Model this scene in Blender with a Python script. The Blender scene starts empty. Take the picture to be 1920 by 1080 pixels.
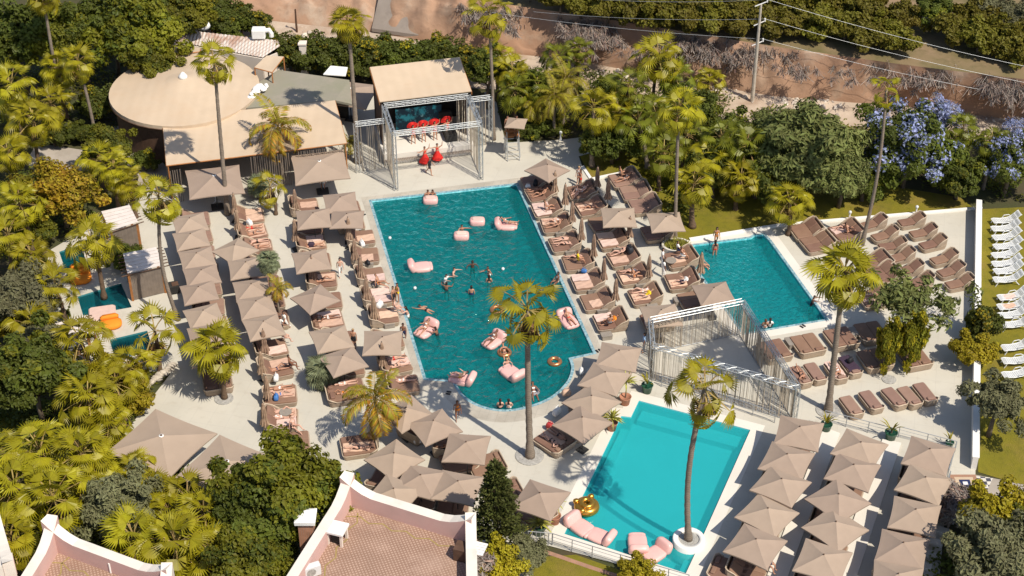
import bpy, bmesh, math, random
import numpy as np
from mathutils import Vector, Matrix, noise
from mathutils.geometry import tessellate_polygon
R = math.radians
C = bpy.context.scene.collection
rnd = random.Random(7)

# ---------------------------------------------------------------- camera
PITCH, F, DIST = R(36.0), 3080.0, 123.2
CAM = Vector((0, -DIST*math.cos(PITCH), DIST*math.sin(PITCH)))
FW = Vector((0, math.cos(PITCH), -math.sin(PITCH))); UP = Vector((0, math.sin(PITCH), math.cos(PITCH)))
def ray(u, v): return FW*F + Vector((1, 0, 0))*(u-960) + UP*(540-v)
def P(u, v, z=0.0):
    d = ray(u, v); t = (z-CAM.z)/d.z
    p = CAM + d*t; return Vector((p.x, p.y, z))
def PY(u, v, y):
    d = ray(u, v); t = (y-CAM.y)/d.y
    return CAM + d*t
def heading(a, b, z=0.0):            # world angle of the ground line between two surveyed points
    d = P(*b, z)-P(*a, z); return math.atan2(d.y, d.x)
cd = bpy.data.cameras.new('camera'); cam = bpy.data.objects.new('camera', cd); C.objects.link(cam)
cam.location = CAM; cam.rotation_euler = (R(90)-PITCH, 0, 0)
cd.sensor_width = 36; cd.lens = 36*F/1920; cd.clip_end = 3000; cd.clip_start = 1
bpy.context.scene.camera = cam

# ---------------------------------------------------------------- light
SUN_EL, SHD = R(54), Vector((-0.70, 0.714))     # SHD: the way shadows fall
w = bpy.data.worlds.new('World'); bpy.context.scene.world = w; w.use_nodes = True
nt = w.node_tree; sky = nt.nodes.new('ShaderNodeTexSky'); sky.sky_type = 'NISHITA'; sky.sun_disc = False
sky.sun_elevation = SUN_EL
az = math.atan2(-SHD.x, -SHD.y); sky.sun_rotation = az
nt.links.new(sky.outputs[0], nt.nodes['Background'].inputs[0]); nt.nodes['Background'].inputs[1].default_value = 0.11
sl = bpy.data.lights.new('sun', 'SUN'); sl.energy = 4.5; sl.angle = R(0.5); sl.color = (1, 0.935, 0.81)
so = bpy.data.objects.new('sun', sl); C.objects.link(so)
sd = Vector((SHD.x*math.cos(SUN_EL), SHD.y*math.cos(SUN_EL), -math.sin(SUN_EL)))
so.rotation_euler = sd.to_track_quat('-Z', 'Y').to_euler()
vs = bpy.context.scene.view_settings; vs.view_transform = 'Standard'; vs.look = 'None'; vs.gamma = 1; vs.exposure = 0.22
bpy.context.scene.cycles.max_bounces = 8; bpy.context.scene.cycles.transparent_max_bounces = 16
bpy.context.scene.cycles.diffuse_bounces = 3

# ---------------------------------------------------------------- materials
def mat(name, col, rough=.8, var=.12, scale=3.0, bump=0.0, bscale=None, spec=.3, metal=0.0, rand=0.0, col2=None, detail=4, transl=0.0, island=0.0, bdist=.008):
    m = bpy.data.materials.new(name); m.use_nodes = True; t = m.node_tree; n = t.nodes; l = t.links
    b = n['Principled BSDF']; b.inputs['Roughness'].default_value = rough; b.inputs['Specular IOR Level'].default_value = spec
    b.inputs['Metallic'].default_value = metal
    tc = n.new('ShaderNodeTexCoord'); nz = n.new('ShaderNodeTexNoise'); nz.inputs['Scale'].default_value = scale; nz.inputs['Detail'].default_value = detail
    l.new(tc.outputs['Object'], nz.inputs['Vector'])
    mx = n.new('ShaderNodeMix'); mx.data_type = 'RGBA'
    c2 = col2 if col2 else tuple(c*(1+var) for c in col); c1 = col if col2 else tuple(c*(1-var) for c in col)
    mx.inputs[6].default_value = (*c1, 1); mx.inputs[7].default_value = (*c2, 1)
    mr = n.new('ShaderNodeMapRange'); mr.inputs[1].default_value = .3; mr.inputs[2].default_value = .7
    l.new(nz.outputs['Fac'], mr.inputs[0]); l.new(mr.outputs[0], mx.inputs[0])
    out = mx.outputs[2]
    if rand or island:
        hs = n.new('ShaderNodeHueSaturation'); l.new(out, hs.inputs['Color']); src = None
        if rand:
            oi = n.new('ShaderNodeObjectInfo'); src = oi.outputs['Random']; amt = rand
        if island:
            ge = n.new('ShaderNodeNewGeometry')
            if src is not None:
                ad = n.new('ShaderNodeMath'); ad.operation = 'ADD'; l.new(src, ad.inputs[0]); l.new(ge.outputs['Random Per Island'], ad.inputs[1])
                hf = n.new('ShaderNodeMath'); hf.operation = 'MULTIPLY'; hf.inputs[1].default_value = .5; l.new(ad.outputs[0], hf.inputs[0]); src = hf.outputs[0]
            else: src = ge.outputs['Random Per Island']
            amt = max(rand, island)
        m1 = n.new('ShaderNodeMapRange'); m1.inputs[3].default_value = 1-amt; m1.inputs[4].default_value = 1+amt; l.new(src, m1.inputs[0]); l.new(m1.outputs[0], hs.inputs['Value'])
        m2 = n.new('ShaderNodeMapRange'); m2.inputs[3].default_value = .5-amt*.06; m2.inputs[4].default_value = .5+amt*.05; l.new(src, m2.inputs[0]); l.new(m2.outputs[0], hs.inputs['Hue'])
        out = hs.outputs[0]
    l.new(out, b.inputs['Base Color'])
    if bump:
        nb = n.new('ShaderNodeTexNoise'); nb.inputs['Scale'].default_value = bscale or scale*4; nb.inputs['Detail'].default_value = 5
        l.new(tc.outputs['Object'], nb.inputs['Vector'])
        bp = n.new('ShaderNodeBump'); bp.inputs['Strength'].default_value = bump; bp.inputs['Distance'].default_value = bdist
        l.new(nb.outputs['Fac'], bp.inputs['Height']); l.new(bp.outputs[0], b.inputs['Normal'])
    if transl:
        tr = n.new('ShaderNodeBsdfTranslucent'); l.new(out, tr.inputs['Color']); ms = n.new('ShaderNodeMixShader'); ms.inputs[0].default_value = transl
        l.new(b.outputs[0], ms.inputs[1]); l.new(tr.outputs[0], ms.inputs[2]); l.new(ms.outputs[0], n['Material Output'].inputs[0])
    return m
def wave_over(m, scale, col, amount=.5, axis='X', dist=0.0):
    """weave / slat lines mixed over a material's base colour"""
    t = m.node_tree; n = t.nodes; l = t.links; b = n['Principled BSDF']; src = b.inputs['Base Color'].links[0].from_socket
    tc = n.new('ShaderNodeTexCoord'); wv = n.new('ShaderNodeTexWave'); wv.bands_direction = axis; wv.inputs['Scale'].default_value = scale; wv.inputs['Distortion'].default_value = dist
    l.new(tc.outputs['Object'], wv.inputs['Vector']); mx = n.new('ShaderNodeMix'); mx.data_type = 'RGBA'; mx.inputs[7].default_value = (*col, 1)
    mu = n.new('ShaderNodeMath'); mu.operation = 'MULTIPLY'; mu.inputs[1].default_value = amount; l.new(wv.outputs['Fac'], mu.inputs[0]); l.new(mu.outputs[0], mx.inputs[0])
    l.new(src, mx.inputs[6]); l.new(mx.outputs[2], b.inputs['Base Color']); return m
def stains(m, scale, col, lo=.55, hi=.75, amount=.5):
    t = m.node_tree; n = t.nodes; l = t.links; b = n['Principled BSDF']; src = b.inputs['Base Color'].links[0].from_socket
    tc = n.new('ShaderNodeTexCoord'); nz = n.new('ShaderNodeTexNoise'); nz.inputs['Scale'].default_value = scale; nz.inputs['Detail'].default_value = 8; nz.inputs['Roughness'].default_value = .65
    l.new(tc.outputs['Object'], nz.inputs['Vector']); mr = n.new('ShaderNodeMapRange'); mr.inputs[1].default_value = lo; mr.inputs[2].default_value = hi; mr.inputs[4].default_value = amount
    l.new(nz.outputs['Fac'], mr.inputs[0]); mx = n.new('ShaderNodeMix'); mx.data_type = 'RGBA'; mx.inputs[7].default_value = (*col, 1)
    l.new(mr.outputs[0], mx.inputs[0]); l.new(src, mx.inputs[6]); l.new(mx.outputs[2], b.inputs['Base Color']); return m
def brick_over(m, scale, mortar, msize=.02, w=.5, h=.5, rot=0.0, amount=1.0, c1=None, c2=None):
    t = m.node_tree; n = t.nodes; l = t.links; b = n['Principled BSDF']; src = b.inputs['Base Color'].links[0].from_socket
    tc = n.new('ShaderNodeTexCoord'); mp = n.new('ShaderNodeMapping'); mp.inputs['Rotation'].default_value = (0, 0, rot); l.new(tc.outputs['Object'], mp.inputs['Vector'])
    br = n.new('ShaderNodeTexBrick'); br.offset = 0; br.inputs['Scale'].default_value = scale; br.inputs['Mortar Size'].default_value = msize
    br.inputs['Brick Width'].default_value = w; br.inputs['Row Height'].default_value = h; l.new(mp.outputs[0], br.inputs['Vector'])
    mx = n.new('ShaderNodeMix'); mx.data_type = 'RGBA'; mx.inputs[7].default_value = (*mortar, 1)
    mu = n.new('ShaderNodeMath'); mu.operation = 'MULTIPLY'; mu.inputs[1].default_value = amount; l.new(br.outputs['Fac'], mu.inputs[0]); l.new(mu.outputs[0], mx.inputs[0])
    l.new(src, mx.inputs[6]); l.new(mx.outputs[2], b.inputs['Base Color'])
    if c1:
        br.inputs['Color1'].default_value = (*c1, 1); br.inputs['Color2'].default_value = (*c2, 1); br.inputs['Mortar'].default_value = (*mortar, 1); br.inputs['Bias'].default_value = 0
        l.new(br.outputs['Color'], mx.inputs[6])
    return m
M = {}
ANG1 = heading((968, 346), (1112, 662))          # right-hand edge of the long pool
M['deck'] = stains(brick_over(stains(mat('deck', (.51, .472, .40), .75, .07, .25, .12, 6), .12, (.46, .40, .33), .5, .75, .35), .4, (.42, .39, .34), .010, .5, .5, ANG1, .28), 1.1, (.40, .35, .28), .55, .78, .6)
M['coping'] = stains(brick_over(mat('coping', (.43, .385, .32), .75, .15, .5, .1, 8), .8, (.28, .26, .22), .012, .5, .5, ANG1, .5), .7, (.27, .225, .17), .5, .75, .55)
M['walkway'] = stains(mat('walkway', (.66, .61, .54), .75, .06, .4, .08, 6), .8, (.5, .45, .38), .55, .8, .3)
M['soil'] = stains(mat('soil', (.075, .055, .03), .95, .4, .3, .6, 4, bdist=.05, col2=(.05, .058, .018)), .6, (.14, .1, .06), .6, .8, .5)
M['path'] = stains(mat('path', (.36, .31, .26), .9, .12, .5, .2, 8), .8, (.24, .2, .16), .5, .75, .5)
M['lawn'] = stains(stains(mat('lawn', (.155, .14, .010), .95, .3, .35, .8, 18, bdist=.08, col2=(.215, .175, .014)), .2, (.25, .16, .05), .5, .72, .75), 1.5, (.07, .075, .01), .5, .8, .6)
M['redsoil'] = stains(stains(mat('redsoil', (.35, .195, .12), .95, .2, .15, .9, 1.2, bdist=.08, col2=(.40, .255, .17)), .3, (.47, .37, .28), .52, .68, .7), 1.2, (.24, .135, .08), .55, .72, .7)
M['track'] = stains(stains(mat('track', (.44, .35, .27), .95, .15, .2, .6, 2, bdist=.06), .35, (.33, .22, .15), .48, .66, .7), 1.6, (.62, .56, .48), .62, .7, .7)
M['orchardsoil'] = stains(mat('orchardsoil', (.27, .18, .11), .95, .2, .3, .5, 2, col2=(.13, .11, .04)), .5, (.07, .07, .02), .5, .7, .6)
M['apron'] = stains(mat('apron', (.27, .225, .19), .9, .1, .5, .3, 6), .9, (.17, .14, .12), .5, .7, .5)
def tiles(name, a, b_, grout, sc):
    m = brick_over(mat(name, a, .35, .15, 1.5), sc, grout, .02, .5, .5, ANG1, .35, a, b_); return m
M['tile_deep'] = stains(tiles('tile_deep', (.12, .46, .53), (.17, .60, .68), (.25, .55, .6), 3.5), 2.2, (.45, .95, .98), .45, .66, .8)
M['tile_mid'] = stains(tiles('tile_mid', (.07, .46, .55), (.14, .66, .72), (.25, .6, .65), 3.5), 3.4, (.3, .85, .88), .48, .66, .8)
M['tile_pale'] = stains(mat('tile_pale', (.20, .60, .63), .4, .03, .4), .5, (.24, .66, .69), .5, .7, .5)
M['tile_dark'] = tiles('tile_dark', (.03, .17, .2), (.05, .25, .28), (.1, .2, .2), 3)
M['tile_edge'] = tiles('tile_edge', (.10, .22, .27), (.30, .46, .50), (.35, .4, .4), 3.2)
def water(name, tint, rip, strength, body=(0, .2, .24), murk=.4):
    m = bpy.data.materials.new(name); m.use_nodes = True; t = m.node_tree; n = t.nodes; l = t.links; n.remove(n['Principled BSDF'])
    tr = n.new('ShaderNodeBsdfTransparent'); tr.inputs[0].default_value = (*tint, 1)
    gl = n.new('ShaderNodeBsdfGlossy'); gl.inputs['Roughness'].default_value = .05
    fr = n.new('ShaderNodeFresnel'); fr.inputs[0].default_value = 1.33; ms = n.new('ShaderNodeMixShader')
    tc = n.new('ShaderNodeTexCoord'); nz = n.new('ShaderNodeTexNoise'); nz.inputs['Scale'].default_value = rip; nz.inputs['Detail'].default_value = 4; nz.inputs['Distortion'].default_value = .8
    l.new(tc.outputs['Object'], nz.inputs['Vector']); bp = n.new('ShaderNodeBump'); bp.inputs['Strength'].default_value = strength; bp.inputs['Distance'].default_value = .28
    l.new(nz.outputs['Fac'], bp.inputs['Height']); l.new(bp.outputs[0], gl.inputs['Normal']); nrm_ = bp.outputs[0]; l.new(bp.outputs[0], fr.inputs['Normal'])
    df = n.new('ShaderNodeBsdfDiffuse'); df.inputs[0].default_value = (*body, 1); wt = df; m2 = n.new('ShaderNodeMixShader'); m2.inputs[0].default_value = murk
    l.new(nrm_, df.inputs['Normal']); l.new(tr.outputs[0], m2.inputs[1]); l.new(df.outputs[0], m2.inputs[2]); l.new(fr.outputs[0], ms.inputs[0]); l.new(m2.outputs[0], ms.inputs[1]); l.new(gl.outputs[0], ms.inputs[2]); l.new(ms.outputs[0], n['Material Output'].inputs[0]); return m
M['water_deep'] = water('water_deep', (.15, .57, .59), 1.6, 1.0, (.003, .17, .168), .5)
M['water_mid'] = water('water_mid', (.22, .68, .70), 2.6, 1.0, (.008, .25, .26), .45)
M['water_pale'] = water('water_pale', (.34, .80, .81), .6, .12, (.03, .46, .50), .42)
M['water_dark'] = water('water_dark', (.3, .7, .72), 1.2, .3, (.005, .1, .12), .3)
M['canvas'] = stains(mat('canvas', (.345, .257, .195), .9, .05, 1.2, .15, 3, rand=.07), .5, (.30, .225, .165), .55, .8, .4)
M['folded'] = mat('folded', (.31, .205, .14), .9, .25, 5, .3, 9, rand=.1)
M['tent'] = stains(wave_over(mat('tent', (.54, .415, .295), .9, .05, .8, .15, 2), .35, (.47, .35, .24), .2, 'X', .15), .4, (.44, .3, .19), .5, .75, .5)
M['greyroof'] = stains(mat('greyroof', (.27, .24, .19), .9, .12, .4, .2, 3, col2=(.25, .235, .165)), .5, (.34, .28, .23), .5, .7, .6)
M['white'] = stains(mat('white', (.78, .75, .71), .7, .04, 1.5, .1, 8), .7, (.6, .55, .49), .55, .8, .4)
M['creamtop'] = stains(mat('creamtop', (.70, .63, .55), .8, .05, 1.2, .12, 8), .9, (.52, .45, .38), .52, .75, .5)
M['plastic'] = mat('plastic', (.64, .64, .63), .4, .03, 2, spec=.5)
M['pinkwall'] = stains(mat('pinkwall', (.58, .38, .335), .85, .08, .8, .2, 6), .8, (.5, .27, .24), .5, .75, .5)
M['creamwall'] = stains(mat('creamwall', (.72, .62, .53), .85, .05, .6, .15, 6), .8, (.55, .45, .38), .55, .8, .4)
M['rooftile'] = brick_over(mat('rooftile', (.42, .285, .215), .85, .15, .7, .15, 5), 2.8, (.22, .12, .08), .12, .5, .5, R(-20), .75)
M['rooftile'] = stains(M['rooftile'], .5, (.52, .36, .28), .5, .75, .5)
M['zigzag'] = mat('zigzag', (.30, .22, .08), .8, .1, 2)
M['brick'] = brick_over(mat('brick', (.36, .17, .10), .9, .2, 2, .3, 8), 4, (.3, .22, .17), .03, .5, .2)
M['wicker'] = wave_over(wave_over(mat('wicker', (.45, .355, .265), .8, .12, 4, .4, 40, rand=.08), 14, (.2, .14, .1), .5, 'Z'), 12, (.24, .17, .12), .3, 'X')
M['rim'] = mat('rim', (.52, .41, .30), .7, .1, 4)
M['greywicker'] = wave_over(mat('greywicker', (.29, .25, .21), .8, .12, 4, .4, 40), 14, (.17, .14, .12), .5, 'X')
M['cushion'] = stains(mat('cushion', (.22, .125, .085), .85, .08, 1.5, .25, 5, rand=.12), 1.5, (.26, .16, .115), .5, .75, .5)
M['cushion_grey'] = mat('cushion_grey', (.27, .165, .125), .85, .08, 1.5, .25, 5, rand=.1)
M['towel'] = mat('towel', (.60, .40, .29), .95, .08, 3, .5, 14, rand=.1)
M['towel_pink'] = mat('towel_pink', (.64, .46, .39), .95, .06, 3, .5, 14, rand=.08)
M['towel_white'] = mat('towel_white', (.75, .72, .7), .95, .05, 3, .5, 14)
M['bag_blue'] = mat('bag_blue', (.1, .22, .5), .8, .1, 4)
M['bag_black'] = mat('bag_black', (.02, .02, .025), .6, .1, 4)
M['bag_red'] = mat('bag_red', (.5, .05, .05), .6, .1, 4)
M['pinkfloat'] = mat('pinkfloat', (.74, .42, .38), .38, .05, 1.5, .2, 3, spec=.5)
M['gold'] = mat('gold', (.62, .33, .06), .28, .1, 2, .1, 3, metal=.85)
M['rosegold'] = mat('rosegold', (.60, .27, .12), .3, .1, 2, metal=.75)
M['alu'] = mat('alu', (.50, .51, .51), .4, .08, 2, metal=.6)
M['steel'] = mat('steel', (.36, .37, .38), .45, .1, 2, metal=.5)
M['darkmetal'] = mat('darkmetal', (.05, .05, .05), .5, .1, 2, metal=.3)
M['strings'] = mat('strings', (.37, .31, .24), .9, .2, 2)
M['reed'] = wave_over(mat('reed', (.34, .29, .235), .9, .15, 2, .2, 10), 9, (.13, .1, .075), .7, 'X')
M['wood'] = mat('wood', (.36, .15, .05), .7, .25, 3, .2, 10)
M['greywood'] = wave_over(mat('greywood', (.26, .21, .17), .8, .15, 2, .2, 10), 5, (.12, .09, .07), .5, 'X')
M['slatwhite'] = mat('slatwhite', (.66, .58, .53), .7, .08, 2)
M['orange'] = mat('orange', (.78, .24, .02), .8, .08, 2, .2, 6)
M['corrug'] = stains(wave_over(mat('corrug', (.60, .55, .5), .6, .1, .4), 1.1, (.33, .18, .11), .55, 'X', .5), .5, (.30, .15, .09), .48, .62, .8)
M['terracotta'] = mat('terracotta', (.40, .18, .11), .8, .15, 3)
M['greenpot'] = mat('greenpot', (.015, .07, .035), .35, .1, 3, spec=.5)
M['gravel'] = stains(mat('gravel', (.36, .34, .31), .95, .25, 8, .6, 20), 12, (.15, .14, .13), .5, .7, .6)
M['stone'] = stains(mat('stone', (.46, .40, .33), .9, .2, 2, .5, 6), 1.5, (.3, .24, .18), .5, .7, .5)
M['rubble'] = mat('rubble', (.52, .45, .38), .95, .2, 2, .3, 6, island=.3)
M['screen'] = stains(stains(mat('mural', (.012, .05, .08), .6, .2, .8), 1.1, (.05, .42, .50), .5, .58, 1), 1.7, (.35, .7, .75), .6, .66, .8)
M['dark'] = mat('dark', (.03, .028, .026), .8, .2, 2)
M['darkwood'] = mat('darkwood', (.10, .055, .035), .7, .2, 3)
M['red'] = mat('red', (.62, .025, .02), .75, .12, 4)
M['trunk'] = wave_over(mat('trunk', (.25, .20, .155), .95, .2, 2, .5, 12), 2.2, (.13, .095, .07), .6, 'Z', .8)
M['trunk_rough'] = wave_over(mat('trunk_rough', (.17, .11, .07), .95, .3, 3, .8, 8), 2.6, (.06, .04, .025), .7, 'Z', 2)
M['bark'] = mat('bark', (.16, .12, .085), .95, .3, 2, .6, 8)
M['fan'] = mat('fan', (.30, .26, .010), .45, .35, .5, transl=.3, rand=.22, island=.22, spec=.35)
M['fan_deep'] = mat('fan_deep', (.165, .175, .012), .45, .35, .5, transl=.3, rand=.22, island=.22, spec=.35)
M['petiole'] = mat('petiole', (.30, .21, .07), .7, .2, 2, island=.25)
M['deadfrond'] = mat('deadfrond', (.25, .15, .065), .9, .3, 2, island=.3)
M['feather'] = mat('feather', (.27, .225, .018), .5, .3, .6, transl=.3, island=.25)
M['feather_orange'] = mat('feather_orange', (.46, .22, .02), .55, .3, .6, transl=.3, island=.3, col2=(.36, .22, .02))
M['bluefan'] = mat('bluefan', (.20, .22, .12), .6, .2, 1, transl=.15, island=.2)
M['leaf'] = mat('leaf', (.155, .15, .010), .6, .5, .5, transl=.34, rand=.26, island=.35)
M['leaf_dark'] = mat('leaf_dark', (.088, .104, .012), .6, .5, .5, transl=.3, rand=.25, island=.35)
M['leaf_yellow'] = mat('leaf_yellow', (.30, .24, .010), .6, .3, .5, transl=.28, rand=.1, island=.35)
M['leaf_orange'] = mat('leaf_orange', (.40, .24, .012), .6, .3, .8, transl=.3, island=.35, col2=(.16, .15, .012))
M['leaf_olive'] = mat('leaf_olive', (.155, .15, .07), .7, .3, .6, transl=.15, rand=.12, island=.35)
M['leaf_orchard'] = mat('leaf_orchard', (.14, .13, .011), .6, .4, .35, transl=.3, rand=.22, island=.35, col2=(.15, .12, .012))
M['leaf_fine'] = mat('leaf_fine', (.15, .165, .045), .7, .3, .5, transl=.2, island=.3)
M['conifer'] = mat('conifer', (.075, .082, .018), .7, .4, .8, transl=.12, island=.35)
M['blossom'] = mat('blossom', (.30, .335, .52), .7, .2, 1, transl=.25, island=.3)
M['twig'] = mat('twig', (.235, .195, .17), .95, .25, 1, island=.35)
M['twig_red'] = mat('twig_red', (.30, .20, .155), .95, .25, 1, island=.35)
M['agave'] = mat('agave', (.30, .28, .05), .5, .25, 3, island=.3)
M['hair_dark'] = mat('hair_dark', (.018, .012, .01), .6, .2, 5)
M['hair_brown'] = mat('hair_brown', (.09, .045, .022), .6, .2, 5)
M['hair_fair'] = mat('hair_fair', (.38, .25, .12), .6, .2, 5)
for k, c in dict(pale=(.58, .34, .25), tan=(.42, .21, .13), brown=(.22, .10, .06), dark=(.10, .048, .03)).items(): M['skin_'+k] = mat('skin_'+k, c, .5, .06, 5, spec=.4)
for k, c in dict(black=(.02, .02, .024), navy=(.02, .03, .09), white=(.75, .73, .7), red=(.6, .03, .025), blue=(.06, .17, .42), yellow=(.75, .5, .02), orange=(.75, .2, .04), green=(.05, .2, .1), purple=(.05, .03, .05), grey=(.25, .25, .27), lightblue=(.35, .5, .7)).items(): M['cl_'+k] = mat('cl_'+k, c, .8, .08, 5)

# ---------------------------------------------------------------- object helpers
def obj(name, me, m=None, parent=None, smooth=False):
    if isinstance(me, bmesh.types.BMesh):
        b = me; me = bpy.data.meshes.new(name); b.to_mesh(me); b.free()
    if m is not None:
        for x in (m if isinstance(m, (list, tuple)) else [m]): me.materials.append(M[x] if isinstance(x, str) else x)
    if smooth:
        me.polygons.foreach_set('use_smooth', [True]*len(me.polygons))
    o = bpy.data.objects.new(name, me); C.objects.link(o)
    if parent is not None: o.parent = parent
    return o
def tag(o, label=None, cat=None, group=None, kind=None):
    if label: o['label'] = label
    if cat: o['category'] = cat
    if group: o['group'] = group
    if kind: o['kind'] = kind
    return o
def thing(name, label, cat, loc=(0, 0, 0), rz=0.0, group=None):
    o = bpy.data.objects.new(name, None); C.objects.link(o); o.empty_display_size = .3
    o.location = loc; o.rotation_euler = (0, 0, rz); return tag(o, label, cat, group)
def copy_tree(o, parent=None):
    c = o.copy(); C.objects.link(c)
    if parent is not None: c.parent = parent
    for ch in list(o.children): copy_tree(ch, c)
    return c
PROTO = {}
def inst(kind, make, loc, rz, label, cat, group=None, scale=1.0):
    if kind not in PROTO: o = PROTO[kind] = make()
    else: o = copy_tree(PROTO[kind])
    for k in ('group',):
        if k in o: del o[k]
    o.location = loc; o.rotation_euler = (0, 0, rz); o.scale = (scale,)*3 if not isinstance(scale, tuple) else scale
    return tag(o, label, cat, group)
def struct(name, me, m, smooth=False): return tag(obj(name, me, m, None, smooth), kind='structure')
def mesh_from(vs, fs, name='mesh'):
    me = bpy.data.meshes.new(name); me.from_pydata(vs, [], fs); me.update(); return me
def B(): return bmesh.new()
def box(b, c, s, rz=0.0, rx=0.0, ry=0.0, bevel=0.0, seg=2, mi=0):
    mt = Matrix.Translation(c) @ Matrix.Rotation(rz, 4, 'Z') @ Matrix.Rotation(ry, 4, 'Y') @ Matrix.Rotation(rx, 4, 'X') @ Matrix.Diagonal((*s, 1))
    g = bmesh.ops.create_cube(b, size=1, matrix=mt); vs_ = g['verts']
    if bevel:
        es = list({e for v in vs_ for e in v.link_edges}); r = bmesh.ops.bevel(b, geom=es, offset=bevel, segments=seg, affect='EDGES', profile=.5); fs = r['faces']
        if mi:
            for f in fs: f.material_index = mi
    elif mi:
        for f in {f for v in vs_ for f in v.link_faces}: f.material_index = mi
def tube(b, p, q, r0, r1=None, n=6, cap=True):
    p, q = Vector(p), Vector(q); d = q-p; r1 = r0 if r1 is None else r1
    if d.length < 1e-6: return
    mt = Matrix.Translation((p+q)/2) @ d.to_track_quat('Z', 'Y').to_matrix().to_4x4()
    bmesh.ops.create_cone(b, cap_ends=cap, segments=n, radius1=r0, radius2=max(r1, 1e-4), depth=d.length, matrix=mt)
def bar(b, p, q, w, h):
    p, q = Vector(p), Vector(q); d = q-p
    mt = Matrix.Translation((p+q)/2) @ d.to_track_quat('Y', 'Z').to_matrix().to_4x4() @ Matrix.Diagonal((w, d.length, h, 1))
    bmesh.ops.create_cube(b, size=1, matrix=mt)
def path_tube(b, pts, rs, n=8):
    rings = []; ds = [Vector(q)-Vector(p) for p, q in zip(pts, pts[1:])]; ref = min((Vector((1, 0, 0)), Vector((0, 1, 0)), Vector((0, 0, 1))), key=lambda v: max(abs(v.dot(d))/max(d.length, 1e-6) for d in ds))
    for i, p in enumerate(pts):
        a = pts[max(0, i-1)]; c = pts[min(len(pts)-1, i+1)]; d = (Vector(c)-Vector(a)).normalized(); x = (ref-d*ref.dot(d)).normalized(); y = d.cross(x)
        rings.append([b.verts.new(Vector(p)+(x*math.cos(2*math.pi*k/n)+y*math.sin(2*math.pi*k/n))*rs[i]) for k in range(n)])
    for r0, r1 in zip(rings, rings[1:]):
        for k in range(n): b.faces.new((r0[k], r0[(k+1) % n], r1[(k+1) % n], r1[k]))
    b.faces.new(rings[0][::-1]); b.faces.new(rings[-1])
def loft(b, rings, cap=True, mi=0):
    vr = [[b.verts.new(p) for p in r] for r in rings]; n = len(vr[0])
    for a, c in zip(vr, vr[1:]):
        for k in range(n): b.faces.new((a[k], a[(k+1) % n], c[(k+1) % n], c[k])).material_index = mi
    if cap: b.faces.new(vr[0][::-1]); b.faces.new(vr[-1])
def rrect(w, l, r, z, n=5):
    pts = []
    for cx, cy, a0 in ((w/2-r, l/2-r, 0), (-w/2+r, l/2-r, 90), (-w/2+r, -l/2+r, 180), (w/2-r, -l/2+r, 270)):
        for k in range(n): a = R(a0+90*k/(n-1)); pts.append(Vector((cx+r*math.cos(a), cy+r*math.sin(a), z)))
    return pts
def sphere(b, c, r, seg=10, rings=6, s=(1, 1, 1)):
    bmesh.ops.create_uvsphere(b, u_segments=seg, v_segments=rings, radius=r, matrix=Matrix.Translation(c) @ Matrix.Diagonal((*s, 1)))
def sheet(name, loops, m, smooth=False, thick=0.0):
    """flat polygon (first loop) with holes (other loops); loops are world points"""
    tris = tessellate_polygon(loops); vs_ = [tuple(p) for lp in loops for p in lp]; fs = []
    for t in tris:
        a, b_, c = (Vector(vs_[i]) for i in t)
        fs.append(tuple(t) if (b_-a).cross(c-a).z > 0 else tuple(t)[::-1])
    me = mesh_from(vs_, fs, name); return me
def outward(b):
    bmesh.ops.recalc_face_normals(b, faces=b.faces)
    if b.calc_volume(signed=True) < 0: bmesh.ops.reverse_faces(b, faces=b.faces)
def slab(px, z, thick, zs=None):
    """solid plate over surveyed corner points, its top at z (or one z per corner)"""
    b = B(); top = [P(u, v, (zs[i] if zs else z)) for i, (u, v) in enumerate(px)]
    a = sum((top[i].x*top[(i+1) % len(top)].y-top[(i+1) % len(top)].x*top[i].y) for i in range(len(top)))
    if a < 0: top = top[::-1]
    t = [b.verts.new(p) for p in top]; d = [b.verts.new(p-Vector((0, 0, thick))) for p in top]; n = len(t)
    b.faces.new(t); b.faces.new(d[::-1])
    for i in range(n): b.faces.new((t[i], d[i], d[(i+1) % n], t[(i+1) % n]))
    return b
def wall_line(b, pts, z0, z1, th, mi=0):
    for p, q in zip(pts, pts[1:]):
        d = (q-p).normalized(); n = Vector((-d.y, d.x, 0))*th/2
        vs_ = [b.verts.new(Vector((x.x, x.y, z))) for z in (z0, z1) for x in (p-n, q-n, q+n, p+n)]
        for f in ((3, 2, 1, 0), (4, 5, 6, 7), (0, 1, 5, 4), (1, 2, 6, 5), (2, 3, 7, 6), (3, 0, 4, 7)): b.faces.new([vs_[i] for i in f]).material_index = mi
def smooth_loop(pts, n=5):
    out = []
    for i in range(len(pts)-1):
        p0 = pts[max(0, i-1)]; p1 = pts[i]; p2 = pts[i+1]; p3 = pts[min(len(pts)-1, i+2)]
        for k in range(n):
            t = k/n; out.append(tuple(.5*((2*p1[j])+(-p0[j]+p2[j])*t+(2*p0[j]-5*p1[j]+4*p2[j]-p3[j])*t*t+(-p0[j]+3*p1[j]-3*p2[j]+p3[j])*t**3) for j in (0, 1)))
    return out+[pts[-1]]
ORD = ['first', 'second', 'third', 'fourth', 'fifth', 'sixth', 'seventh', 'eighth', 'ninth', 'tenth', 'eleventh', 'twelfth']
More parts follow.
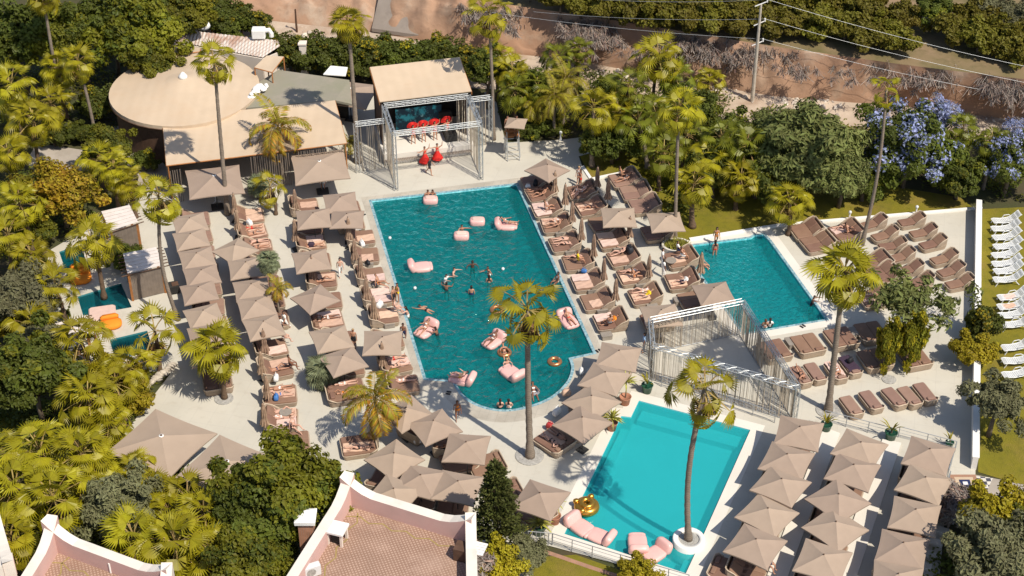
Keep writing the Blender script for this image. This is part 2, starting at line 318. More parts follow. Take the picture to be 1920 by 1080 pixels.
# ================================================================ THE SETTING
POOL1 = [(697, 377), (968, 346), (1112, 661)] + smooth_loop([(1066, 671), (1071, 690), (1062, 716), (1032, 744), (990, 761), (945, 768), (902, 760), (870, 741), (852, 713)], 5) + [(799, 709)]
POOL2 = [(1277, 463), (1409, 446), (1416, 441), (1431, 440), (1442, 451), (1548, 598), (1395, 624)]
POOL3 = [(1198, 751), (1407, 806), (1302, 1041), (1286, 1075), (1058, 1001), (1165, 780), (1183, 782)]
DIP1 = [(145, 556), (227, 531), (247, 576), (156, 592)]
DIP2 = [(111, 472), (150, 459), (168, 505), (126, 518)]
DIP3 = [(205, 637), (276, 620), (288, 660), (216, 672)]
pools = [POOL1, POOL2, POOL3, DIP1, DIP2, DIP3]
W = lambda px, z=0.0: [P(u, v, z) for u, v in px]
holes = lambda z: [W(p, 0) for p in pools]
def lower(loops, z): return [[Vector((p.x, p.y, z)) for p in lp] for lp in loops]
big = [Vector((-400, -300, 0)), Vector((400, -300, 0)), Vector((400, 600, 0)), Vector((-400, 600, 0))]
struct('garden_soil', sheet('garden_soil', lower([big]+holes(0), -.06), M), 'soil')
DECK = [(40, 668), (62, 560), (95, 468), (215, 398), (318, 335), (300, 250), (420, 200), (700, 175), (930, 190), (948, 268), (1052, 262), (1150, 250), (1200, 262), (1085, 293), (1092, 313), (1108, 336), (1180, 321),
        (1205, 330), (1250, 400), (1250, 455), (1293, 452), (1470, 424), (1827, 393), (1829, 890), (1775, 930), (1760, 1100), (1740, 1200), (1260, 1200), (1288, 1092), (1010, 1018), (880, 1060), (640, 960), (420, 905), (205, 850), (320, 700), (225, 690)]
struct('pool_deck', sheet('pool_deck', [W(DECK)]+holes(0), M), 'deck')
def ring(px, wd, z0=.004, inner=0.0):
    pts = W(px); n = len(pts); a = sum(pts[i].x*pts[(i+1) % n].y-pts[(i+1) % n].x*pts[i].y for i in range(n)); s = -1 if a > 0 else 1
    def off(dst):
        out = []
        for i in range(n):
            d0 = (pts[i]-pts[i-1]).normalized(); d1 = (pts[(i+1) % n]-pts[i]).normalized()
            n0 = Vector((-d0.y, d0.x, 0))*s; n1 = Vector((-d1.y, d1.x, 0))*s; k = (n0+n1)/max(.35, 1+n0.dot(n1)); out.append(pts[i]+k*dst)
        return out
    i_, o_ = off(inner), off(wd)
    return mesh_from([(p.x, p.y, z0) for p in i_]+[(p.x, p.y, z0) for p in o_], [((i, (i+1) % n, n+(i+1) % n, n+i) if s < 0 else (n+i, n+(i+1) % n, (i+1) % n, i))[::-1] for i in range(n)])
COP = [(677, 370), (976, 333), (1136, 670), (1100, 692)] + smooth_loop([(1096, 716), (1066, 752), (1016, 780), (945, 792), (880, 780), (838, 748), (826, 728)], 5) + [(787, 734)]
struct('pool_coping', sheet('pool_coping', [W(COP, .004), W(POOL1, .004)], M), 'coping'); struct('pool_mosaic_edge', ring(POOL1, .22, .008), 'tile_edge')
struct('pool_mosaic_edge', ring(POOL2, .2, .008), 'tile_edge'); struct('pool_coping', ring(POOL2, .9, .004), 'walkway')
struct('pool_coping', ring(POOL3, .8, .004), 'walkway')
def basin(px, depth, mt, wat, wz=-.14):
    pts = W(px); n = len(pts); a = sum(pts[i].x*pts[(i+1) % n].y-pts[(i+1) % n].x*pts[i].y for i in range(n))
    if a < 0: pts = pts[::-1]
    fl = sheet('f', [[p+Vector((0, 0, -depth)) for p in pts]], M); b = B(); b.from_mesh(fl)
    for i in range(n):
        p, q = pts[i], pts[(i+1) % n]; v = [b.verts.new(x) for x in (p, p-Vector((0, 0, depth)), q-Vector((0, 0, depth)), q)]; b.faces.new(v[::-1])
    struct('pool_basin', b, mt)
    struct('pool_water', sheet('w', [[p+Vector((0, 0, wz)) for p in pts]], M), wat)
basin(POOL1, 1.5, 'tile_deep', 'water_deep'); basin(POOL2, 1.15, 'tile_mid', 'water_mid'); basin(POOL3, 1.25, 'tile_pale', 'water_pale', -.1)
basin(DIP1, 1.2, 'tile_dark', 'water_dark'); basin(DIP2, 1.2, 'tile_dark', 'water_dark'); basin(DIP3, 1.2, 'tile_dark', 'water_dark')
# shallow ledges and steps on the pale pool's floor
b = B()
def ledge(b, p, q, wdt, z0, z1, inward):
    d = (q-p).normalized(); n = Vector((-d.y, d.x, 0)); n = n if n.dot(inward-p) > 0 else -n
    c = (p+q)/2+n*(wdt/2+.004); box(b, (c.x, c.y, (z0+z1)/2), ((q-p).length-.02, wdt, z1-z0), rz=math.atan2(d.y, d.x))
cc = P(1240, 900)
ledge(b, P(1205, 753), P(1405, 806), 1.1, -1.247, -.8, cc); ledge(b, P(1401, 822), P(1304, 1038), .55, -1.243, -.8, cc); ledge(b, P(1166, 786), P(1062, 997), .5, -1.24, -.8, cc)
ledge(b, P(1299, 1046), P(1288, 1070), .5, -1.236, -.35, cc)
struct('pool_ledge', b, 'tile_pale')
b = B(); ledge(b, P(1290, 470), P(1428, 449), .5, -1.14, -.6, P(1400, 520)); struct('pool_ledge', b, 'tile_mid')
b = B()
for k in range(3): ledge(b, P(225, 560), P(243, 572), .3*(3-k), -1.19+.0, -.9+.25*k, P(190, 560))
struct('pool_ledge', b, 'tile_dark')
# bright walkways between the parasol rows (a step above the deck)
for px in ([(1545, 800), (1575, 812), (1470, 1100), (1430, 1100)], [(1655, 822), (1690, 830), (1600, 1100), (1555, 1100)]):
    struct('walkway', slab(px, .12, .1), 'walkway')
# lawns
def lawn(px, z=.004): struct('lawn', sheet('lawn', [W(px, z)], M), 'lawn')
lawn([(1087, 293), (1200, 262), (1330, 290), (1560, 330), (1800, 370), (1827, 391), (1470, 422), (1293, 450), (1255, 452), (1245, 400), (1205, 331), (1110, 334)], .008)
lawn([(1840, 392), (2100, 380), (2100, 940), (1900, 905), (1834, 885)], -.03); lawn([(1080, 1040), (1000, 1045), (985, 1110), (1250, 1180), (1250, 1100)], -.03)
lawn([(0, 780), (40, 760), (60, 800), (20, 900), (-40, 900)], -.03)
def path(px): struct('garden_path', sheet('garden_path', [W(px, -.03)], M), 'path')
path([(50, 300), (70, 268), (180, 285), (165, 320), (60, 320)]); path([(185, 240), (235, 235), (320, 320), (320, 335), (250, 390), (260, 330), (200, 270)]); path([(880, 1060), (960, 960), (1010, 1018), (985, 1100), (900, 1100)])
path([(1775, 930), (1829, 890), (1930, 910), (1930, 935), (1830, 935)])
# chequered tile square by the lower gate
mz = mat('mosaic', (.6, .55, .48), .6, .05, 1); n_ = mz.node_tree.nodes; l_ = mz.node_tree.links
ck = n_.new('ShaderNodeTexChecker'); ck.inputs['Scale'].default_value = 3.2; ck.inputs[1].default_value = (.62, .57, .5, 1); ck.inputs[2].default_value = (.07, .07, .09, 1); tcn = n_.new('ShaderNodeTexCoord'); l_.new(tcn.outputs['Object'], ck.inputs[0]); l_.new(ck.outputs[0], n_['Principled BSDF'].inputs['Base Color'])
t = P(1810, 907); sq = struct('tiled_square', slab([(1788, 902), (1806, 890), (1862, 896), (1844, 934), (1800, 930)], .012, .03), mz)
b = B()
for k, (s_, z_) in enumerate(((1.7, .022), (1.2, .032), (.7, .042), (.3, .052))):
    f = b.verts, [b.verts.new(t+Vector((x*s_/2, y*s_/2, z_))) for x, y in ((-1, -1), (1, -1), (1, 1), (-1, 1))]; b.faces.new(f[1]).material_index = k
struct('tiled_square', b, ['brick', 'tent', 'cl_navy', 'white'])
# far side: dry riverbed track, eroded bank, orchard terrace
def terrain(name, lo, hi, zl, zh, m, nu, nv, amp, fr, under=0.0, curve=1.0):
    vs_, fs = [], []
    def at(pl, s):
        x = s*(len(pl)-1); i = min(int(x), len(pl)-2); t = x-i; return pl[i].lerp(pl[i+1], t)
    for j in range(nv+1):
        t = j/nv
        for i in range(nu+1):
            s = i/nu; p = at(lo, s).lerp(at(hi, s), t); z = zl+(zh-zl)*t**curve
            e = min(1, t*6, (1-t)*8)
            z += amp*e*(noise.fractal(Vector((p.x*fr, p.y*fr, 3.3)), 1, 2, 5)); vs_.append((p.x, p.y+amp*.4*e*noise.noise(Vector((p.x*fr*2, p.y*fr*2, 9))), z))
    for j in range(nv):
        for i in range(nu): a = j*(nu+1)+i; fs.append((a, a+1, a+nu+2, a+nu+1))
    struct(name, mesh_from(vs_, fs), m, True)
lo_t = W([(200, 60), (480, 75), (700, 128), (870, 165), (1080, 175), (1300, 215), (1450, 235), (1700, 250), (1950, 280), (2300, 330)])
hi_t = W([(200, 0), (480, 40), (700, 65), (870, 95), (1080, 118), (1300, 160), (1450, 185), (1700, 205), (1950, 235), (2300, 270)])
terrain('dirt_track', lo_t, hi_t, .02, .25, 'track', 160, 24, .25, .5)
hi_b = [P(u, v, 4.5) for u, v in [(200, -140), (480, -90), (700, -40), (870, -5), (1080, 25), (1300, 60), (1450, 85), (1700, 120), (1950, 150), (2300, 200)]]
terrain('eroded_bank', [Vector((p.x, p.y, 0)) for p in hi_t], [Vector((p.x, p.y, 0)) for p in hi_b], .2, 4.4, 'redsoil', 220, 50, .9, .45, curve=.75)
far = [Vector((p.x*1.6, p.y+160, 0)) for p in hi_b]
terrain('orchard_ground', [Vector((p.x, p.y, 0)) for p in hi_b], far, 4.4, 7, 'orchardsoil', 120, 60, .5, .12)
def zt(u, v):        # height of the far terrain under an image direction (march along the sight line)
    return 4.5
# concrete apron lying on the bank
b = slab([(712, -12), (806, -4), (788, 66), (697, 53)], 0, .35, [3.6, 3.6, .75, .75]); tag(obj('concrete_ramp', b, 'apron'), 'weathered grey-brown concrete ramp lying on the dirt bank behind the hedge', 'ramp')
# rubble along the track
vs_, fs = [], []
rr = random.Random(5)
for k in range(520):
    if rr.random() < .5: u = rr.uniform(500, 1900); t = (u-500)/1400; v = 70+t*155+rr.gauss(0, 14)+(25 if 600 < u < 1100 else 0)
    else: u, v = rr.choice([(600, 70), (760, 85), (820, 75), (1500, 195), (1580, 180), (1540, 150), (980, 90), (1340, 170)]); u += rr.gauss(0, 26); v += rr.gauss(0, 6)
    p = P(u, v, .25); s = rr.uniform(.05, .2)*(1.6 if rr.random() < .06 else 1); o = len(vs_)
    for dx, dy, dz in ((-1, -1, -.4), (1, -1, -.4), (1, 1, -.4), (-1, 1, -.4), (-.6, -.5, .6), (.6, -.6, .5), (.5, .6, .7), (-.6, .5, .5)): vs_.append((p.x+dx*s*rr.uniform(.6, 1.3), p.y+dy*s*rr.uniform(.6, 1.3), p.z+dz*s))
    for f in ((3, 2, 1, 0), (4, 5, 6, 7), (0, 1, 5, 4), (1, 2, 6, 5), (2, 3, 7, 6), (3, 0, 4, 7)): fs.append(tuple(o+i for i in f))
tag(obj('rubble', mesh_from(vs_, fs), 'rubble'), 'pale stones and rubble scattered along the dirt track', 'rubble', kind='stuff')

# ---------------------------------------------------------------- kerbs, walls, rails
def low_wall(name, px, h, th, m, label, cat='wall', z0=-.04, cap=None):
    b = B(); pts = W(px); wall_line(b, pts, z0, h, th); t = obj(name, b, m); tag(t, label, cat)
    if cap:
        b2 = B(); wall_line(b2, pts, h+.002, h+.06, th+.1); obj('coping', b2, cap, t)
    return t
low_wall('boundary_wall', [(1832, 395), (1830, 520), (1829, 640)], 1.0, .35, 'white', 'white rendered garden wall beside the row of white plastic loungers', cap='white')
low_wall('boundary_wall', [(1828, 690), (1826, 800), (1825, 880)], 1.0, .35, 'white', 'white rendered garden wall below the yellow bush, ending by the tiled square', cap='white')
low_wall('garden_kerb', [(1827, 392), (1470, 422), (1293, 450)], .12, .3, 'white', 'low white kerb between the small pool terrace and the upper lawn', 'kerb')
low_wall('garden_kerb', [(1092, 313), (1108, 337), (1180, 322)], .12, .25, 'white', 'low white kerb around the grass patch under the palm by the stage side', 'kerb')
def railing(name, px, h, label, z0=0.0, step=1.6, bars=3):
    t = thing(name, label, 'railing', P(*px[0], z0)); o = t.location.copy(); pts = [P(u, v, z0)-o for u, v in px]; b = B()
    for p, q in zip(pts, pts[1:]):
        n = max(1, round((q-p).length/step))
        for k in range(n+1 if q == pts[-1] else n): a = p.lerp(q, k/n); b2 = B(); tube(b2, a, a+Vector((0, 0, h)), .03); obj('post', b2, 'steel', t)
        for k in range(bars+1): z = Vector((0, 0, h-(h-.15)*k/bars)); tube(b, p+z, q+z, .028 if k == 0 else .014, n=5)
    obj('rail', b, 'steel', t); return t
railing('metal_railing', [(1240, 725), (1330, 752), (1452, 793)], .95, 'grey metal railing along the string curtain terrace above the turquoise pool')
railing('metal_railing', [(1545, 790), (1668, 822)], .95, 'grey metal railing above the middle parasol row, between two green pots')
railing('metal_railing', [(1684, 820), (1790, 848), (1775, 900)], .95, 'grey metal railing behind the right-hand parasol row, turning at its corner')
railing('metal_railing', [(1035, 1022), (1110, 1046), (1215, 1078), (1290, 1100)], 1.0, 'grey metal railing on the brick wall below the turquoise pool')
railing('metal_railing', [(1778, 905), (1757, 960), (1735, 1030), (1718, 1090)], 1.0, 'long grey metal railing down the outer side of the right-hand parasols')
railing('stair_handrail', [(990, 1018), (1036, 1022)], 1.0, 'short stair handrail beside the green pot and the turquoise pool corner', 0, .25, 2)
low_wall('brick_wall', [(1012, 1030), (1110, 1064), (1240, 1106)], -.02, .3, 'brick', 'brown brick retaining wall under the railing of the turquoise pool', z0=-1.2)
b = B()
for k in range(7):
    p, q = P(1775-12*k*.9, 950+22*k), P(1800-12*k*.9, 957+22*k)
    bar(b, p+Vector((0, 0, .1)), q+Vector((0, 0, .1)), .5, .2)
tag(obj('garden_steps', b, 'walkway'), 'pale steps running down beside the outer railing at the right', 'steps')
b = B()
for k in range(26):
    a = P(245+k*3.2, 748-k*2.4+rnd.uniform(-3, 3)); sphere(b, a+Vector((0, 0, rnd.uniform(0, .3))), rnd.uniform(.15, .32), 7, 5, (1.2, .9, .8))
tag(obj('stone_edging', b, 'stone', smooth=False), 'rough pale stones edging the shrubs at the left end of the deck', 'stones')
# round planters and gravel tree rings
def tree_ring(u, v, r, label):
    c = P(u, v); t = thing('tree_ring', label, 'planter', c); b = B(); loft(b, [[Vector((math.cos(2*math.pi*k/28)*r*s, math.sin(2*math.pi*k/28)*r*s, z)) for k in range(28)] for s, z in ((1, .002), (1, .05), (.93, .06))]); obj('ring', b, 'gravel', t); return t
tree_ring(993, 855, .95, 'grey gravel disc around the foot of the tall palm by the curved pool end')
tree_ring(1553, 770, .85, 'grey gravel disc around the foot of the tall palm above the railing')
tree_ring(420, 748, .65, 'grey gravel disc under the palm over the lowest left daybed')
tree_ring(1667, 712, .5, 'sandy disc under the climber-covered tree among the loungers')
def round_planter(u, v, r, h, label, z0=0.0):
    c = P(u, v, z0); t = thing('round_planter', label, 'planter', c); N = 32
    cr = lambda rr_, z: [Vector((math.cos(2*math.pi*k/N)*rr_, math.sin(2*math.pi*k/N)*rr_, z)) for k in range(N)]
    b = B(); loft(b, [cr(r, -1.0), cr(r, h), cr(r-.05, h+.03), cr(r*.66, h+.03), cr(r*.66, h-.12)], False); obj('planter_wall', b, 'white', t, True)
    b = B(); loft(b, [cr(r*.655, h-.3), cr(r*.655, h-.06)]); obj('gravel_fill', b, 'gravel', t); return t
round_planter(1291, 1016, 1.0, .3, 'round white planter with gravel standing in the turquoise pool')
c = P(1268, 466); t = thing('kerbed_planter', 'curved kerbed planter of dry grass around the slim palm by the small pool', 'planter', c)
b = B(); N = 24; cr = lambda s, z: [Vector((math.cos(2*math.pi*k/N)*1.15*s, math.sin(2*math.pi*k/N)*.95*s, z)) for k in range(N)]
loft(b, [cr(1, 0), cr(1, .4), cr(.85, .4), cr(.85, .2)], False); obj('planter_wall', b, 'walkway', t); b = B(); loft(b, [cr(.845, .1), cr(.845, .3)]); obj('soil_fill', b, 'soil', t)
vs_, fs = [], []
for k in range(500):
    a = rnd.uniform(0, 6.28); d = math.sqrt(rnd.random())*.8; p = Vector((math.cos(a)*d*1.1, math.sin(a)*d*.9, .28)); q = p+Vector((rnd.gauss(0, .25), rnd.gauss(0, .25), rnd.uniform(.25, .6))); o = len(vs_)
    s = Vector((rnd.uniform(-1, 1), rnd.uniform(-1, 1), 0)).normalized()*.03; vs_ += [p-s, p+s, q]; fs.append((o, o+1, o+2))
obj('dry_grass', mesh_from(vs_, fs), 'agave', t)
# bollard lamps on the kerbs
def mk_bollard():
    t = thing('bollard_lamp', '', 'lamp'); b = B(); loft(b, [[Vector((math.cos(2*math.pi*k/10)*r, math.sin(2*math.pi*k/10)*r, z)) for k in range(10)] for r, z in ((.13, 0), (.13, .06), (.07, .1), (.06, .55), (.1, .6))]); obj('post', b, 'white', t)
    b = B(); sphere(b, (0, 0, .72), .14); obj('globe', b, 'plastic', t, True); return t
for u, v, l in ((1592, 412, 'white globe lamp on the kerb behind the reclining people by the lawn'), (1717, 402, 'white globe lamp on the kerb behind the top lounger row'), (1051, 262, 'white globe lamp at the lifeguard side corner of the deck'), (1836, 404, 'white globe lamp on the far corner of the white garden wall'), (947, 273, 'white globe lamp beside the lifeguard ladder'), (178, 225, 'white globe lamp among the shrubs left of the round tent')):
    inst('bollard', mk_bollard, P(u, v, .12 if v > 380 else 0), 0, l, 'lamp', 'globe lamps')

# ---------------------------------------------------------------- round tent and its neighbours
c = P(346, 166, 3.8); c0 = Vector((c.x, c.y, 0)); RT = 6.35
t = thing('round_tent', 'large round tan tent roof with a white vent cap, left of the stage', 'tent', c0)
b = B(); N = 48
def tr(r, z, sag=0): return [Vector((math.cos(2*math.pi*k/N)*r*(1-(sag if k % 2 else 0)), math.sin(2*math.pi*k/N)*r*(1-(sag if k % 2 else 0)), z)) for k in range(N)]
loft(b, [tr(RT, 3.45), tr(RT, 3.8), tr(RT*.75, 4.0, .004), tr(RT*.5, 4.25, .006), tr(RT*.25, 4.55, .004), tr(.25, 4.9)]); obj('canopy', b, 'tent', t)
b = B()
for k in range(N):
    a0, a1 = 2*math.pi*k/N, 2*math.pi*(k+1)/N; r0 = RT*.93
    bar(b, (math.cos(a0)*r0, math.sin(a0)*r0, 1.75), (math.cos(a1)*r0, math.sin(a1)*r0, 1.75), .08, 3.5)
obj('wall', b, 'darkwood', t)
b = B(); path_tube(b, [(0, 0, 4.82), (0, 0, 5.05), (.02, 0, 5.3), (0, 0, 5.4)], [.42, .36, .16, .03], 10); obj('vent_cap', b, 'white', t, True)
b = B(); N2 = 40
for k in range(N2):
    a0, a1 = 2*math.pi*k/N2, 2*math.pi*(k+1)/N2; tube(b, (math.cos(a0)*RT*1.004, math.sin(a0)*RT*1.004, 3.46), (math.cos(a1)*RT*1.004, math.sin(a1)*RT*1.004, 3.46), .05, n=5)
obj('hem', b, 'darkwood', t)
def awning(name, px, zs, label, m='tent', posts=True, th=.06, cat='awning', sag=.25, nn=8, hem=True):
    Q = [P(u, v, z) for (u, v), z in zip(px, zs)]; o = sum(Q, Vector())/4; o.z = 0; t = thing(name, label, cat, o); b = B(); g = []
    for j in range(nn+1):
        for i in range(nn+1):
            s, r = i/nn, j/nn; p = Q[0].lerp(Q[1], s).lerp(Q[3].lerp(Q[2], s), r)-o; p.z -= sag*math.sin(math.pi*s)*math.sin(math.pi*r)*.6; g.append(b.verts.new(p))
    for j in range(nn):
        for i in range(nn): a = j*(nn+1)+i; b.faces.new((g[a], g[a+nn+1], g[a+nn+2], g[a+1]))
    bmesh.ops.recalc_face_normals(b, faces=b.faces); ex = b.normal_update(); bmesh.ops.solidify(b, geom=b.faces[:], thickness=th); outward(b); obj('canopy', b, m, t)
    if posts:
        for p in Q: b = B(); q = p-o; q.x *= .985; q.y *= .985; tube(b, (q.x, q.y, 0), (q.x, q.y, q.z-.08), .06); obj('post', b, 'wood', t)
    if hem:
        b = B(); q = [x-o for x in Q]
        for x, y in ((0, 1), (1, 2), (2, 3), (3, 0)): tube(b, q[x]-Vector((0, 0, th)), q[y]-Vector((0, 0, th)), .05, n=5)
        obj('edge_pole', b, 'wood', t)
    return t
t = awning('tent_awning', [(304, 222), (628, 188), (650, 268), (312, 310)], [3.75, 3.7, 3.2, 3.2], 'wide tan canvas roof stretched in front of the round tent', sag=.35)
o = t.location; 
for a, bb, hh in (((470, 292), (545, 284), 2.7), ((560, 282), (648, 272), 2.7), ((318, 318), (340, 314), 2.7)):
    b = B(); p, q = P(*a, 3.2), P(*bb, 3.2); n = int((q-p).length/.17)
    for k in range(n):
        s = p.lerp(q, k/n)-o; d_ = rnd.uniform(-.04, .04); bar(b, (s.x, s.y+d_, .05), (s.x+rnd.uniform(-.05, .05), s.y+d_, 3.05), .1, .035)
    obj('reed_screen', b, 'greywood', t)
b = B(); p, q = P(304, 222, 3.7), P(312, 310, 3.2); wall_line(b, [Vector((p.x, p.y, 0))-o, Vector((q.x, q.y, 0))-o], .02, 3.1, .08); obj('side_wall', b, 'dark', t)
awning('small_awning', [(500, 104), (532, 106), (510, 135), (477, 126)], [4.6]*4, 'small square tan awning perched beside the metal shed', sag=.1)
awning('small_awning', [(299, 76), (376, 90), (374, 96), (296, 106)], [3.9, 3.9, 4, 4], 'narrow tan awning strip behind the round tent', sag=.05)
t = obj('flat_roof', slab([(432, 205), (470, 165), (492, 150), (522, 131), (655, 150), (660, 195), (628, 188)], 3.55, .2, [3.6, 3.6, 3.55, 3.5, 3.4, 3.3, 3.5]), 'greyroof'); tag(t, 'greenish grey canvas roof between the round tent and the stage', 'roof')
b = B(); pts = [P(u, v, 3.5) for u, v in ((495, 154), (524, 136), (650, 154))]; wall_line(b, [Vector((p.x, p.y-.2, 0)) for p in pts], .02, 3.1, .15); obj('wall', b, 'dark', t)
b = B()
c = P(483, 168, 4.0)
for k in range(26):
    s = rnd.random(); sphere(b, c+Vector((.5*(s-.5)*1.6+rnd.gauss(0, .18), (s-.5)*1.9, rnd.uniform(-.25, .12))), rnd.uniform(.15, .36), 8, 6, (1, 1.3, .55))
tag(obj('crumpled_tarpaulin', b, 'white'), 'crumpled white tarpaulin heaped on the greenish grey roof', 'tarpaulin')
t = thing('metal_shed', 'long shed with rusty white corrugated roof behind the round tent', 'shed', P(420, 92)); o = t.location
Q = [P(u, v, z) for (u, v), z in zip([(302, 52), (537, 78), (492, 108), (308, 74)], [3.6, 3.6, 3.0, 3.0])]
b = B(); nn = 60; row = []
for j, (a, d) in enumerate(((Q[0], Q[1]), (Q[3], Q[2]))): row.append([b.verts.new(a.lerp(d, k/nn)-o+Vector((0, 0, .06*(k % 2)))) for k in range(nn+1)])
for k in range(nn): b.faces.new((row[0][k], row[1][k], row[1][k+1], row[0][k+1]))
b.normal_update(); bmesh.ops.solidify(b, geom=b.faces[:], thickness=.03); outward(b); obj('roof', b, 'corrug', t)
b = B(); wall_line(b, [Vector((q.x, q.y, 0))-o for q in (Q[0], Q[1], Q[2], Q[3], Q[0])], .02, 2.9, .12); obj('wall', b, 'creamwall', t)
b = B(); p = P(486, 70, 3.7); box(b, (0, 0, .6), (1.6, 1.2, 1.2), bevel=.12); path_tube(b, [(.7, 0, .9), (1.3, 0, .95), (1.5, 0, .5), (1.5, 0, .1)], [.3, .3, .28, .28], 8)
x = obj('rooftop_ventilator', b, 'white'); x.location = p; x.scale = (.75,)*3; tag(x, 'white rooftop ventilator box with a bent duct on the metal shed', 'ventilator')
for u, v, s, l in ((382, 56, .55, 'white water drum standing at the back edge of the shed roof'), (348, 50, .6, 'grey sheeted bundle on the back edge of the shed roof')):
    b = B(); sphere(b, (0, 0, s*.8), s, 12, 8, (1.2, .9, .85)); x = obj('roof_drum' if 'drum' in l else 'sheeted_bundle', b, 'white' if 'drum' in l else 'gravel', smooth=True); x.location = P(u, v, 3.4); tag(x, l, 'drum' if 'drum' in l else 'bundle')
b = B(); box(b, (0, 0, 1.9), (.6, .6, 3.8)); box(b, (0, 0, 3.85), (.75, .75, .12)); x = obj('flue', b, 'creamwall'); x.location = P(573, 152); tag(x, 'small square flue rising behind the greenish roof', 'chimney')
x = obj('roof_panel', slab([(606, 139), (620, 123), (652, 126), (648, 142)], 3.7, .08), 'white'); tag(x, 'white flat roof panel at the foot of the hedge', 'panel')

# ---------------------------------------------------------------- stage
def truss(b, p, q, w_=.30, r=.027, st=.42):
    p, q = Vector(p), Vector(q); d = (q-p); L = d.length; rot = d.to_track_quat('Z', 'Y'); n = max(2, int(L/st)); cs = [Vector((x*w_/2, y*w_/2, 0)) for x, y in ((-1, -1), (1, -1), (1, 1), (-1, 1))]
    for c_ in cs: tube(b, p+rot @ c_, q+rot @ c_, r, n=5)
    for k in range(n):
        for i in range(4):
            a, e = (cs[i], cs[(i+1) % 4]) if k % 2 else (cs[(i+1) % 4], cs[i]); tube(b, p+rot @ a+d*(k/n), p+rot @ e+d*((k+1)/n), r*.55, n=4, cap=False)
def strings(b, p, q, z0, z1, step, wd, gap=.12, sway=.03):
    p, q = Vector(p), Vector(q); L = (q-p).length; n = int(L/step); d = (q-p).normalized(); nm = Vector((-d.y, d.x, 0))
    for k in range(n):
        if rnd.random() < gap: continue
        s = p.lerp(q, (k+.5)/n)+d*rnd.uniform(-.3, .3)*step; e = s+nm*rnd.uniform(-sway, sway)+d*rnd.uniform(-sway, sway); bar(b, (s.x, s.y, z1), (e.x, e.y, z0), wd*rnd.uniform(.6, 1.4), .012)
FL, FR = P(743, 356), P(902, 336); ax = (FR-FL).normalized(); ay = Vector((-ax.y, ax.x, 0)); SW = (FR-FL).length
t = thing('concert_stage', 'open stage with tan roof, silver truss frame and turquoise backdrop', 'stage', FL, math.atan2(ax.y, ax.x))
HT, DP, SD = 5.3, 4.6, 9.2     # truss height, stage front and back distances
b = B(); truss(b, (0, 0, 0), (0, 0, HT)); obj('truss_post', b, 'alu', t); b = B(); truss(b, (SW, 0, 0), (SW, 0, HT)); obj('truss_post', b, 'alu', t)
b = B(); truss(b, (0, DP, 0), (0, DP, HT)); obj('truss_post', b, 'alu', t); b = B(); truss(b, (SW, DP, 0), (SW, DP, HT)); obj('truss_post', b, 'alu', t)
for p, q in (((0, 0, HT), (SW, 0, HT)), ((0, 0, HT), (0, DP, HT)), ((SW, 0, HT), (SW, DP, HT)), ((0, DP, HT), (SW, DP, HT))): b = B(); truss(b, p, q); obj('truss_beam', b, 'alu', t)
for s, x0, x1 in ((-1, -2.6, -.2), (1, SW+.2, SW+2.0)):
    b = B(); y = DP-1.2 if s < 0 else DP+.6; truss(b, (x0 if s < 0 else x1, y, 0), (x0 if s < 0 else x1, y, 4.6)); obj('truss_post', b, 'alu', t); b = B(); truss(b, (x0, y, 4.6), (x1, y, 4.6)); obj('truss_beam', b, 'alu', t)
    b = B(); strings(b, (x0+.2, y, 0), (x1-.1, y, 0), .05, 4.4, .15, .07); obj('string_curtain', b, 'strings', t)
b = B(); strings(b, (0, .3, 0), (0, DP-.3, 0), .04, HT-.25, .12, .035, .1); obj('string_curtain', b, 'strings', t); b = B(); strings(b, (SW, .3, 0), (SW, DP-.3, 0), .04, HT-.25, .12, .035, .1); obj('string_curtain', b, 'strings', t)
b = B(); tube(b, (0, 0, .05), (0, DP, .05), .04); tube(b, (SW, 0, .05), (SW, DP, .05), .04); tube(b, (-2.4, DP-1.2, .05), (0, .1, .05), .03); obj('base_rail', b, 'steel', t)
b = B(); nn = 12; yf, yb, zf, zb = DP+.15, SD+.3, HT+.35, HT+1.05; g = []
for j in range(nn+1):
    for i in range(nn+1):
        s, r = i/nn, j/nn; g.append(b.verts.new((-.3+(SW+.6)*s, yf+(yb-yf)*r, zf+(zb-zf)*r-.12*math.sin(math.pi*s)*math.sin(math.pi*r))))
for j in range(nn):
    for i in range(nn): a = j*(nn+1)+i; b.faces.new((g[a], g[a+1], g[a+nn+2], g[a+nn+1]))
b.normal_update(); bmesh.ops.solidify(b, geom=b.faces[:], thickness=.08); outward(b); obj('roof', b, 'tent', t)
for x in (-.32, SW+.32): b = B(); bar(b, (x, yf, zf-.2), (x, yb, zb-.2), .06, .3); obj('roof_edge', b, 'wood', t)
b = B(); box(b, (SW/2, (DP+SD)/2-.2, .45), (SW+.6, SD-DP+.6, .9)); obj('stage_floor', b, 'walkway', t)
b = B()
for k in range(int((SW+.4)/.14)): bar(b, (-.15+k*.14, DP-.56, .45), (-.15+k*.14, DP-.56, .46), .1, .8)
obj('stage_skirt', b, 'greywood', t)
b = B(); box(b, (SW/2, SD-.05, 3.3), (SW+.3, .16, 4.8)); obj('back_wall', b, 'dark', t)
for x in (-.05, SW+.05): b = B(); box(b, (x, (DP+SD)/2+.5, 3.2), (.1, SD-DP-1.2, 4.6)); obj('side_wall', b, 'darkwood', t)
b = B(); box(b, (SW*.48, SD-1.35, 1.95), (SW*.56, .08, 2.0)); obj('backdrop', b, 'screen', t)
b = B(); box(b, (SW*.80, DP+1.6, 1.25), (1.0, 2.6, .7), bevel=.04); box(b, (SW*.8, DP+3.2, 1.6), (1.1, .5, 1.4), bevel=.04); obj('speaker_stack', b, 'dark', t)
